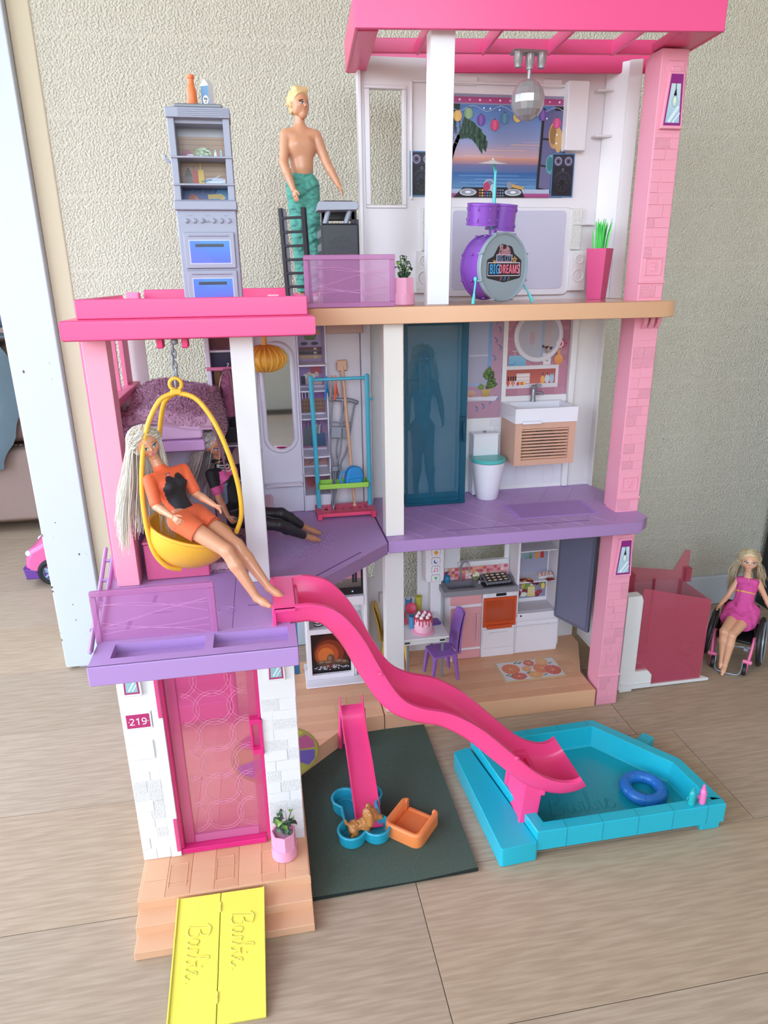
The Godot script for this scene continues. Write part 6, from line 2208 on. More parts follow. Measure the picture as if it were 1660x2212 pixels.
func bedroom() -> void:
	var lil := mat("dcb6dc", 0.45)
	var pale := mat("e6c3d6", 0.5)
	# ---- loft bed
	var bd := thing("loft_bed", "lilac and white toy loft bed with a fuzzy throw behind the swing", "bed", Vector3(-0.745, 0.3767, -0.04))
	put("mattress", B(-0.051, 0.168, -0.095, 0.057, 0.192, 0.088, 0.005), lil, bd)
	put("bed_rail", B(-0.052, 0.152, -0.096, 0.058, 0.1685, 0.0885, 0.003), mat("cda0d4", 0.45), bd)
	var pn := put("panel", B(-0.05, 0.0, 0.012, 0.056, 0.153, 0.018, 0.001), mat("dcd3e6", 0.4), bd)
	var ln := MB.new()
	for k in 4:
		var x := -0.042 + k * 0.026
		ln.tube([Vector3(x - 0.013, 0.02, 0.0182), Vector3(x, 0.14, 0.0182), Vector3(x + 0.013, 0.02, 0.0182)], 0.0006, 4)
		ln.tube([Vector3(x - 0.013, 0.14, 0.0182), Vector3(x, 0.075, 0.0182), Vector3(x + 0.013, 0.14, 0.0182)], 0.0006, 4)
	put("triangle_moulding", ln, mat("e8e2ee", 0.4), pn)
	var fsurf := func(u: float, v: float) -> Array:
		var z := lerpf(-0.135, 0.0495, v)
		var hump := 0.017 * (1.0 - v) + 0.004 * sin(u * 9.0 + v * 6.0)
		var x := lerpf(-0.795, -0.683, minf(u / 0.72, 1.0))
		var y := 0.576 + hump + 0.012 * sin(PI * minf(u / 0.72, 1.0)) * (1.0 - v * 0.4)
		var nn := Vector3(0.0, 1.0, 0.25)
		if u > 0.72:
			var t := (u - 0.72) / 0.28
			x = -0.683 + 0.014 * t + 0.006 * sin(v * 8.0)
			y -= t * t * 0.058 * (0.55 + 0.55 * v) + t * 0.012
			nn = Vector3(0.8, 0.5, 0.25)
		if v > 0.94:
			y -= (v - 0.94) / 0.06 * 0.012
		return [Vector3(x, y, z), nn.normalized()]
	var th := thing("throw_blanket", "fuzzy mauve throw blanket draped over the loft bed", "blanket", Vector3(-0.745, 0.57, -0.04))
	var tm := MB.new()
	tm.x = T(-th.position)
	tm.surf(func(u: float, v: float) -> Vector3: return fsurf.call(u, v)[0], 30, 24)
	tm.surf(func(u: float, v: float) -> Vector3: return fsurf.call(1.0 - u, v)[0] - Vector3(0, 0.005, 0.0), 30, 24)
	put("fabric", tm, mat("cfa4bc", 0.9, 0.2), th)
	var fl := fluff(fsurf, 9000, Vector2(0.0025, 0.006), ["d9b2c8", "cfa4bc", "e4bfd2", "c295b0", "d6acc4"], 61)
	for i in fl.v.size():
		fl.v[i] -= th.position
	put("fur", fl, tinted(0.85), th).set_meta("kind", "stuff")
	# ---- low pale bench, fuzzy mat and magenta box
	var bn := thing("bench_seat", "pale pink low bench behind the white post of the left wing", "bench", Vector3(-0.644, 0.3767, -0.085))
	put("seat", B(-0.046, 0.006, -0.045, 0.044, 0.034, 0.04, 0.004), pale, bn)
	put("base", B(-0.042, 0.0, -0.042, 0.04, 0.007, 0.036, 0.001), pale, bn)
	var fm := thing("fuzzy_mat", "pale pink fuzzy mat under the reclining doll with black leggings", "mat", Vector3(-0.66, 0.3767, 0.04))
	put("pad", B(-0.042, 0.0, -0.082, 0.028, 0.0125, 0.075, 0.004), mat("e0b6cb", 0.9), fm)
	var fsurf2 := func(u: float, v: float) -> Array:
		if v > 0.85:
			return [Vector3(lerpf(-0.042, 0.028, u), 0.0125 * (1.0 - (v - 0.85) / 0.15), 0.0752), Vector3(0, 0.3, 1).normalized()]
		return [Vector3(lerpf(-0.042, 0.028, u), 0.0125, lerpf(-0.08, 0.075, v / 0.85)), DY]
	put("fur", fluff(fsurf2, 5000, Vector2(0.002, 0.0045), ["e6bcd2", "d9a8c2", "edcbdc", "cf9ab8"], 62), tinted(0.85), fm).set_meta("kind", "stuff")
	var bx := thing("storage_box", "magenta pink box under the swing at the foot of the loft bed", "box", Vector3(-0.7305, 0.3767, 0.09))
	put("box_body", B(-0.041, 0.0, -0.036, 0.0405, 0.05, 0.038, 0.002), mat("d4628c", 0.4), bx)
	put("lid", B(-0.042, 0.0502, -0.037, 0.0415, 0.0545, 0.039, 0.0018), mat("dc7098", 0.4), bx)
	# ---- wardrobe with oval mirror and shelves
	var wd := thing("wardrobe", "white wardrobe unit with an oval mirror door and open shelves", "wardrobe", Vector3(-0.59, 0.3767, -0.125))
	var wh := mat("e4dfec", 0.35)
	var cl := B(-0.098, 0.0, -0.03, -0.096, 0.31, 0.01, 0.0006)
	cl.bx(-0.0985, 0.0, -0.002, -0.0915, 0.31, 0.012, 0.001)
	cl.bx(-0.026, 0.0, -0.03, -0.0225, 0.31, 0.014, 0.001)
	cl.bx(-0.096, 0.268, -0.03, -0.026, 0.2715, 0.008, 0.0006)
	cl.bx(-0.096, 0.118, -0.03, -0.026, 0.1205, 0.008, 0.0006)
	cl.bx(-0.096, 0.06, -0.03, -0.026, 0.0625, 0.012, 0.0006)
	cl.bx(-0.04, 0.11, 0.0, -0.022, 0.113, 0.02, 0.001)
	cl.bx(-0.04, 0.062, 0.0, -0.022, 0.065, 0.02, 0.001)
	put("closet_frame", cl, wh, wd)
	var pr := MB.new()
	pr.x = T(Vector3(0, 0, -0.0295))
	pr.pr(-0.096, 0.0, -0.026, 0.31, "6a4a78", "5c3f60")
	pr.pr(-0.096, 0.2715, -0.026, 0.31, "8a5a72")
	pr.pe(-0.075, 0.285, 0.017, 0.014, "8f4050", "a05a5c")
	pr.pe(-0.075, 0.292, 0.009, 0.006, "6a3440")
	pr.pr(-0.096, 0.121, -0.026, 0.268, "3c3058", "4a3a6a")
	pr.pp([Vector2(-0.092, 0.16), Vector2(-0.083, 0.16), Vector2(-0.08, 0.235), Vector2(-0.09, 0.24)], "b8764a", "c88a5a")
	pr.pr(-0.09, 0.125, -0.06, 0.17, "241c30")
	pr.pr(-0.08, 0.0625, -0.04, 0.118, "6a3f86")
	pr.pe(-0.06, 0.09, 0.014, 0.02, "d8b0a8", "c89a98")
	put("closet_print", pr, printed(), wd)
	put("clothes_rail", MB.new().tube([Vector3(-0.098, 0.2435, 0.012), Vector3(-0.03, 0.2435, 0.012)], 0.003, 8), mat("e884ae", 0.35), wd)
	var dr := B(-0.0235, 0.0, -0.03, 0.042, 0.312, 0.0085, 0.0012)
	dr.bx(-0.0215, 0.048, 0.0085, 0.041, 0.052, 0.022, 0.0016)
	var door := put("mirror_door", dr, wh, wd)
	put("bowed_step", mbt(Vector3(0.0095, 0.0535, 0.009), PI / 2).extr(PackedVector2Array([Vector2(-0.031, 0), Vector2(-0.026, 0.008), Vector2(-0.014, 0.013), Vector2(0, 0.0148), Vector2(0.014, 0.013), Vector2(0.026, 0.008), Vector2(0.031, 0)]), 0.004, 0.001), wh, door)
	var ov := []
	for k in 49:
		var a := TAU * k / 48
		ov.append(Vector3(0.0095 + cos(a) * 0.0245, 0.193 + (0.0615 if sin(a) > 0 else -0.0615) + sin(a) * 0.0245 if absf(sin(a)) > 0.001 else 0.193 + 0.0615, 0.0088))
	ov.pop_back()
	put("mirror_frame", MB.new().tube(ov, 0.0042, 8, true), wh, door)
	var mf := PackedVector2Array()
	for q in ov:
		mf.append(Vector2(0.0095, 0.193) + (Vector2(q.x, q.y) - Vector2(0.0095, 0.193)) * 0.97)
	put("mirror", mbt(Vector3(0, 0, 0.0078)).extr(mf, 0.0016, 0.0003), mat("b9bcc6", 0.03, 0.5, 1.0), door, "oval mirror")
	var so := B(0.042, 0.0, -0.03, 0.0445, 0.312, 0.012, 0.0008)
	so.bx(0.087, 0.0, -0.03, 0.0895, 0.312, 0.008, 0.0008)
	so.bx(0.042, 0.0, -0.032, 0.0895, 0.312, -0.029, 0.0004)
	so.bx(0.042, 0.0, -0.03, 0.0895, 0.028, 0.01, 0.001)
	var sh := put("shelf_tower", so, wh, wd)
	for q in [[0.246, 0.022], [0.2035, 0.008], [0.158, 0.008], [0.0975, 0.022], [0.0665, 0.022]]:
		put("shelf", mbt(Vector3(0.0657, q[0], -0.03), PI / 2).extr(round_poly([Vector2(-0.0235, 0.0), Vector2(0.0235, 0.0), Vector2(0.0235, 0.03 + q[1]), Vector2(-0.0235, 0.03 + q[1])], 0.009), 0.0028, 0.0006), wh, sh)
	var sp := MB.new()
	sp.x = T(Vector3(0.0447, 0, -0.0288))
	sp.pr(0, 0.246, 0.042, 0.312, "a98abc", "b49cc4")
	for q in [[0.012, 0.2925, "e0b070"], [0.023, 0.296, "e8bc84"], [0.032, 0.292, "dca468"], [0.018, 0.301, "e4b87a"], [0.028, 0.303, "e8c08c"]]:
		sp.pe(q[0], q[1], 0.0058, 0.0052, q[2], "", 12)
		sp.pe(q[0], q[1], 0.0026, 0.0024, "c08a4c", "", 9)
	sp.pp([Vector2(0.014, 0.28), Vector2(0.03, 0.28), Vector2(0.033, 0.289), Vector2(0.011, 0.289)], "5a6a3c", "70804a")
	for s in [0.012, 0.029]:
		sp.pe(s, 0.2745, 0.0062, 0.0028, "3a4048")
		sp.pe(s, 0.2745, 0.0048, 0.0019, "15181c")
	for k in 3:
		sp.pr(0.003, 0.25 + k * 0.0065, 0.04, 0.256 + k * 0.0065, ["c2a078", "3a2634", "6a2a3c"][k])
		sp.pr(0.027, 0.2515 + k * 0.0065, 0.032, 0.2545 + k * 0.0065, "d8c49a")
	sp.pr(0, 0.2065, 0.042, 0.246, "a482ba", "9c7ab4")
	sp.pp([Vector2(0.02, 0.225), Vector2(0.038, 0.225), Vector2(0.038, 0.237), Vector2(0.029, 0.241), Vector2(0.02, 0.237)], "b8485a", "c85c66")
	for k in 4:
		sp.pe(0.012 + k * 0.006, 0.222 + (k % 2) * 0.003, 0.004, 0.0042, ["e8dccc", "d8c2b0", "e4d0c0", "cfb8a8"][k], "", 10)
	sp.pr(0.004, 0.208, 0.011, 0.2225, "3a3c48")
	sp.pr(0.012, 0.208, 0.039, 0.218, "d8b4ac", "e4c4b8")
	sp.pr(0, 0.161, 0.042, 0.2035, "8a5a9c", "9a68ac")
	for k in 7:
		sp.pr(0.004 + k * 0.0026, 0.184, 0.0058 + k * 0.0026, 0.1985, ["e6e2ee", "4a3a5a"][k % 2])
	sp.pp([Vector2(0.003, 0.1615), Vector2(0.041, 0.1615), Vector2(0.0405, 0.185), Vector2(0.0035, 0.185)], "8f6a58", "a47c66")
	for k in 24:
		sp.pr(0.004 + (k % 8) * 0.0046, 0.164 + int(k / 8.0) * 0.007, 0.0066 + (k % 8) * 0.0046, 0.1672 + int(k / 8.0) * 0.007, "7a5646")
	sp.pr(0, 0.1005, 0.042, 0.158, "a87088", "9470a8")
	sp.pp([Vector2(0.002, 0.104), Vector2(0.02, 0.104), Vector2(0.018, 0.14), Vector2(0.005, 0.136)], "5c6266", "777d82")
	sp.pl(curve([Vector2(0.008, 0.136), Vector2(0.012, 0.154), Vector2(0.017, 0.138)], 4), 0.001, "3a3e44")
	sp.pp([Vector2(0.016, 0.103), Vector2(0.041, 0.103), Vector2(0.04, 0.126), Vector2(0.017, 0.125)], "34506e", "4a6a8c")
	sp.pl(curve([Vector2(0.02, 0.125), Vector2(0.027, 0.15), Vector2(0.036, 0.126)], 4), 0.001, "2c3e52")
	for k in 4:
		sp.pl([Vector2(0.024 + k * 0.003, 0.126), Vector2(0.026 + k * 0.003, 0.14)], 0.0014, ["dfe6ea", "7fb06a", "dfe6ea", "4a5a6a"][k])
	sp.pr(0, 0.0695, 0.042, 0.0975, "c08a80", "b890a8")
	sp.pl(curve([Vector2(0.01, 0.073), Vector2(0.02, 0.08), Vector2(0.03, 0.078), Vector2(0.038, 0.096)], 4), 0.0012, "7a6470")
	sp.pe(0.008, 0.09, 0.008, 0.008, "c87a58")
	sp.pr(0, 0.028, 0.042, 0.0665, "b07a86", "a87c92")
	sp.pe(0.013, 0.042, 0.009, 0.011, "b85a58", "a84c54")
	put("shelf_print", sp, printed(), sh)
	# fluffy coat hanging in the closet
	var ct := thing("fur_coat", "dusty pink fluffy coat hanging from the pink wardrobe rail", "coat", Vector3(-0.656, 0.546, -0.113))
	var cb := MB.new()
	var coat := func(u: float, v: float) -> Array:
		var a := TAU * u
		var r := lerpf(0.0045, 0.0135, pow(v, 0.6)) * (1.0 + 0.08 * sin(a * 5.0))
		return [Vector3(cos(a) * r * 1.1, 0.075 * (1.0 - v), sin(a) * r * 0.6), Vector3(cos(a), 0.1, sin(a)).normalized()]
	cb.surf(func(u: float, v: float) -> Vector3: return coat.call(u, v)[0], 18, 8, true)
	put("fabric", cb, mat("a85f80", 0.9), ct)
	put("fur", fluff(coat, 2600, Vector2(0.003, 0.006), ["b86a8c", "a05a7c", "c47c9a", "8f4c6c"], 63), tinted(0.85), ct).set_meta("kind", "stuff")
	put("hanger_hook", MB.new().tube(curve([Vector3(0, 0.074, 0), Vector3(0, 0.078, 0), Vector3(0.002, 0.0815, 0), Vector3(-0.001, 0.082, 0)], 3), 0.0008, 5), mat("d8d4dc", 0.3), ct)
	var hb := thing("handbag", "black toy handbag with a thin chain hanging in the wardrobe behind the fluffy coat", "handbag", Vector3(-0.662, 0.505, -0.108))
	put("bag", MB.new().extr(round_poly([Vector2(-0.014, 0), Vector2(0.014, 0), Vector2(0.012, 0.026), Vector2(-0.012, 0.026)], 0.003), 0.007, 0.0015), mat("26222a", 0.4), hb)
	put("chain", MB.new().tube(curve([Vector3(-0.012, 0.025, 0.004), Vector3(-0.014, 0.06, 0.006), Vector3(-0.006, 0.1, 0.004), Vector3(0.003, 0.112, 0.002), Vector3(0.01, 0.1, 0.004), Vector3(0.012, 0.025, 0.004)], 6), 0.0005, 5), mat("b8a890", 0.3, 0.5, 0.6), hb)
	# recessed white panel beside the shelves
	var rp := thing("wall_panel", "tall plain off-white panel between the wardrobe shelves and the shower", "panel", Vector3(-0.4735, 0.3767, -0.145))
	put("panel", B(-0.0285, 0.0, -0.02, 0.0295, 0.3, 0.01, 0.0012), mat("ddd2d6", 0.4), rp)
	put("panel_edge", B(0.03, 0.0, -0.02, 0.046, 0.312, 0.016, 0.0012), mat("dfdce4", 0.35), rp)
	put("pivot", MB.new().ell(Vector3(0.0, 0.012, 0.0105), Vector3(0.003, 0.003, 0.002), 8, 6), wh, rp)
	# ---- clothes rack
	var rk := thing("clothes_rack", "turquoise toy clothes rack with green tray and pink slotted foot", "clothes rack", Vector3(-0.484, 0.3767, -0.095))
	var tq := mat("49b6cf", 0.35)
	for s in [[-0.0445, -0.0405], [0.046, 0.0455]]:
		var pm := MB.new()
		pm.tube([Vector3(s[1], 0.008, -0.004), Vector3(s[0], 0.2275, -0.012)], 0.0056, 4, false, 0.8, Vector3(0.7, 0, 0.7))
		put("post", pm, tq, rk)
	put("rail", MB.new().tube([Vector3(-0.0445, 0.222, -0.012), Vector3(0.046, 0.2225, -0.012)], 0.0026, 8).tube([Vector3(0.047, 0.188, -0.011), Vector3(0.0555, 0.188, -0.011)], 0.0018, 7), tq, rk)
	var tr := MB.new()
	tr.bx(-0.041, 0.046, -0.018, 0.0425, 0.048, 0.012, 0.0006)
	tr.bx(-0.041, 0.046, 0.0105, 0.0425, 0.0545, 0.0125, 0.0008)
	tr.bx(-0.041, 0.046, -0.019, -0.039, 0.0545, 0.0125, 0.0008)
	tr.bx(0.0405, 0.046, -0.019, 0.0425, 0.0545, 0.0125, 0.0008)
	tr.bx(-0.041, 0.046, -0.019, 0.0425, 0.0545, -0.017, 0.0008)
	put("tray", tr, mat("a5d855", 0.4), rk)
	var ft := MB.new()
	ft.x = T(Vector3(0, 0.0, 0), PI / 2)
	ft.x = T(Vector3(0, 0.0095, 0.0), PI / 2)
	ft.wall(-0.044, -0.022, 0.046, 0.026, 0.0045, [Rect2(-0.033, -0.008, 0.0055, 0.018), Rect2(-0.019, -0.008, 0.0055, 0.018), Rect2(-0.005, -0.008, 0.0055, 0.018), Rect2(0.009, -0.008, 0.0055, 0.018), Rect2(0.023, -0.008, 0.0055, 0.018), Rect2(0.035, -0.008, 0.0045, 0.018)])
	ft.x = Transform3D()
	ft.bx(-0.047, 0.0, -0.025, -0.0385, 0.0105, 0.034, 0.0012)
	ft.bx(0.0425, 0.0, -0.025, 0.0505, 0.0105, 0.036, 0.0012)
	ft.bx(-0.04, 0.003, 0.024, 0.044, 0.0095, 0.029, 0.001)
	put("foot_frame", ft, mat("e8486f", 0.38), rk)
	for q in [[-0.0195, "2a8fd0", "bright blue toy clothes hanger on the turquoise rack"], [-0.0115, "a89a98", "grey toy clothes hanger between the blue and the coral one"], [-0.0045, "f5704c", "coral toy clothes hanger on the turquoise rack"]]:
		var hg := thing("clothes_hanger", q[2], "hanger", Vector3(-0.484 + q[0], 0.599, -0.107), 1.3, "hangers on the clothes rack")
		var hm := MB.new()
		hm.tube(curve([Vector3(-0.001, 0.002, 0), Vector3(0.0, 0.0045, 0), Vector3(0.0025, 0.002, 0), Vector3(0.002, -0.004, 0), Vector3(0.0005, -0.008, 0)], 4), 0.0012, 6)
		hm.tube(curve([Vector3(0.0005, -0.008, 0), Vector3(-0.008, -0.02, 0), Vector3(-0.019, -0.03, 0)], 4), 0.0017, 6, false, 1.4)
		hm.tube(curve([Vector3(0.0005, -0.008, 0), Vector3(0.009, -0.02, 0), Vector3(0.02, -0.03, 0)], 4), 0.0017, 6, false, 1.4)
		put("hook", hm, mat(q[1], 0.35), hg)
	var bp := thing("backpack", "blue toy backpack on the green tray of the clothes rack", "backpack", Vector3(-0.465, 0.4249, -0.098), 0.25)
	var bm := MB.new()
	bm.extr(round_poly([Vector2(-0.016, 0.0), Vector2(0.0155, 0.0), Vector2(0.0165, 0.012), Vector2(0.0125, 0.028), Vector2(-0.001, 0.0325), Vector2(-0.0115, 0.028), Vector2(-0.0165, 0.012)], 0.005), 0.0135, 0.003)
	put("bag", bm, mat("2f8fd0", 0.4), bp).position.z = -0.006
	put("pocket", MB.new().extr(round_poly([Vector2(-0.011, 0.001), Vector2(0.011, 0.001), Vector2(0.0115, 0.012), Vector2(-0.0115, 0.012)], 0.003), 0.003, 0.001), mat("2f8fd0", 0.4), bp).position.z = 0.0072
	put("strap", MB.new().tube(curve([Vector3(-0.015, 0.024, -0.002), Vector3(-0.023, 0.018, -0.001), Vector3(-0.024, 0.008, 0.0), Vector3(-0.016, 0.001, 0.001)], 5), 0.0021, 7), mat("3a9ad8", 0.4), bp)
	# ---- crutches and the tan paddle leaning on the panel
	var gy := mat("82838e", 0.32, 0.5, 0.2)
	for k in 2:
		var cr := thing("crutch", ["grey toy crutch with hand grip leaning on the white panel, in front", "grey toy crutch tilted to the right behind the first crutch and the tan paddle"][k], "crutch", Vector3([-0.5015, -0.503][k], 0.3767, [-0.1, -0.112][k]), 0.0, "grey toy crutches")
		cr.rotation.z = [-0.083, -0.2][k]
		cr.rotation.x = -0.09 if k == 0 else -0.03
		var fm2 := MB.new()
		for s in [-1, 1]:
			fm2.tube(curve([Vector3(s * 0.0016, 0.07, 0), Vector3(s * 0.003, 0.085, 0), Vector3(s * 0.0085, 0.105, 0), Vector3(s * 0.0088, 0.14, 0), Vector3(s * 0.0084, 0.186, 0)], 4), 0.0016, 7)
			fm2.tube([Vector3(s * 0.0016, 0.075, 0), Vector3(s * 0.0016, 0.012, 0)], 0.0016, 7)
		put("frame", fm2, gy, cr)
		put("arm_pad", MB.new().tube(curve([Vector3(-0.011, 0.1875, 0), Vector3(-0.005, 0.189, 0), Vector3(0.005, 0.189, 0), Vector3(0.011, 0.1875, 0)], 3), 0.0034, 9).ell(Vector3(0.0115, 0.1875, 0), Vector3(0.0034, 0.0038, 0.0036), 8, 6), gy, cr)
		put("grip", B(-0.0092, 0.126, -0.0035, 0.0092, 0.145, 0.0035, 0.0015).tube([Vector3(-0.0088, 0.152, 0), Vector3(0.0088, 0.152, 0)], 0.0015, 6), gy, cr)
		put("clamp", B(-0.0055, 0.07, -0.003, 0.0055, 0.079, 0.003, 0.0015), gy, cr)
		put("rubber_tip", MB.new().lathe([Vector2(0.0001, 0.0), Vector2(0.0042, 0.0), Vector2(0.0044, 0.002), Vector2(0.003, 0.006), Vector2(0.0026, 0.0135), Vector2(0.0001, 0.014)], 12), gy, cr)
	var pd := thing("paddle", "tan toy paddle with a square end leaning on the white panel behind the clothes rack", "paddle", Vector3(-0.464, 0.3767, -0.1))
	pd.rotation = Vector3(-0.08, 0, 0.05)
	var tn := mat("cfa083", 0.5)
	put("shaft", MB.new().tube([Vector3(0, 0.012, 0), Vector3(0, 0.12, 0), Vector3(0.0, 0.242, 0)], [0.0024, 0.003, 0.003], 9), tn, pd)
	put("blade", B(-0.0085, 0.234, -0.002, 0.0085, 0.2515, 0.002, 0.0018), tn, pd)
	put("end_cap", B(-0.0032, 0.0, -0.003, 0.0032, 0.013, 0.003, 0.0012), tn, pd)


func bathroom() -> void:
	var wh := mat("e9e8ee", 0.25)
	var to := thing("toilet", "white toy toilet with a turquoise lid next to the blue shower", "toilet", Vector3(-0.2225, 0.3767, -0.125))
	var tk := MB.new()
	tk.bx(-0.0235, 0.0, -0.036, 0.0235, 0.112, -0.014, 0.002)
	tk.bx(-0.0245, 0.109, -0.037, 0.0245, 0.113, -0.013, 0.0012)
	put("tank", tk, wh, to)
	put("flush_button", MB.new().lathe([Vector2(0.0001, 0.1155), Vector2(0.003, 0.1155), Vector2(0.0032, 0.1125)], 14), mat("8d8d95", 0.3, 0.5, 0.5), to).position = Vector3(0, 0, -0.025)
	put("bowl", MB.new().lathe([Vector2(0.0001, 0.0), Vector2(0.0185, 0.0), Vector2(0.0195, 0.001), Vector2(0.0225, 0.022), Vector2(0.0268, 0.048), Vector2(0.029, 0.0625), Vector2(0.0295, 0.0665), Vector2(0.0265, 0.0672), Vector2(0.0001, 0.066)], 36), wh, to)
	var ld := MB.new()
	ld.x = T(Vector3(0, 0.0672, 0))
	ld.lathe([Vector2(0.0285, 0.0), Vector2(0.0305, 0.001), Vector2(0.0308, 0.0045), Vector2(0.0295, 0.0062), Vector2(0.0255, 0.0068), Vector2(0.0001, 0.0068)], 36)
	ld.bx(-0.0255, 0.0, -0.0295, 0.0255, 0.0066, -0.014, 0.002)
	put("lid", ld, mat("55bdb8", 0.25), to, "turquoise lid")
	var va := thing("vanity", "tan slatted vanity cabinet with a white basin on the bathroom wall", "vanity", Vector3(-0.133, 0.4405, -0.13))
	var tn := mat("d0a48c", 0.45)
	var ba := MB.new()
	ba.x = T(Vector3(0, 0.0735, 0.0), PI / 2)
	ba.x = T(Vector3(0, 0.099, 0.0), PI / 2)
	ba.wall(-0.056, -0.034, 0.056, 0.0395, 0.025, [Rect2(-0.049, -0.024, 0.098, 0.058)])
	ba.x = Transform3D()
	ba.bx(-0.05, 0.076, -0.03, 0.05, 0.079, 0.036, 0.0005)
	ba.bx(-0.056, 0.0985, -0.034, 0.056, 0.0995, -0.0235, 0.0004)
	put("basin", ba, wh, va)
	put("drain", MB.new().lathe([Vector2(0.0001, 0.0795), Vector2(0.004, 0.0795), Vector2(0.0045, 0.079)], 14), mat("9a9aa2", 0.3, 0.5, 0.6), va)
	put("overflow", B(-0.0565, 0.083, 0.012, -0.0558, 0.0845, 0.0155, 0.0003), mat("8f8f98", 0.4), va)
	put("soap_dish", mbt(Vector3(-0.028, 0.0755, 0.0395), 0, 0, 0).extr(off(rr(0.034, 0.005, 0.0024), Vector2.ZERO), 0.006, 0.001), wh, va)
	var cb := MB.new()
	cb.bx(-0.0545, 0.0, -0.034, 0.0545, 0.074, 0.024, 0.001)
	put("cabinet_body", cb, tn, va)
	var cf := MB.new()
	cf.x = T(Vector3(0, 0, 0.024))
	cf.wall(-0.0545, 0.0, 0.0545, 0.0735, 0.014, [Rect2(-0.0425, 0.0095, 0.085, 0.0545)])
	put("cabinet_frame", cf, tn, va)
	for k in 10:
		put("slat", B(-0.0425, 0.0098 + k * 0.0055, 0.028, 0.0425, 0.0133 + k * 0.0055, 0.035, 0.0005), tn, va)
	var dk := MB.new()
	for k in 9:
		var y := 0.0145 + k * 0.0055
		var w := sqrt(maxf(0.0, 1.0 - pow((k - 4.0) / 4.9, 2.0))) * 0.0255
		dk.bx(-w, y - 0.0008, 0.0244, w, y + 0.0009, 0.0325, 0.0002)
	put("speaker_slot", dk, mat("19171a", 0.8), va)
	var fc := MB.new()
	fc.lathe([Vector2(0.0001, 0.099), Vector2(0.0052, 0.099), Vector2(0.0042, 0.106), Vector2(0.0042, 0.121), Vector2(0.0038, 0.1225), Vector2(0.0001, 0.1225)], 16)
	fc.bx(-0.0042, 0.1215, -0.004, 0.0055, 0.1285, 0.0065, 0.0016)
	fc.tube([Vector3(0.0, 0.125, 0.0), Vector3(0.006, 0.128, 0.002), Vector3(0.013, 0.1275, 0.004)], [0.003, 0.0026, 0.0016], 8)
	fc.tube([Vector3(0.003, 0.116, 0.003), Vector3(0.01, 0.116, 0.01), Vector3(0.0135, 0.1135, 0.014)], [0.0026, 0.0024, 0.0022], 8)
	put("faucet", fc, mat("8f9098", 0.28, 0.5, 0.5), va).position.z = -0.026


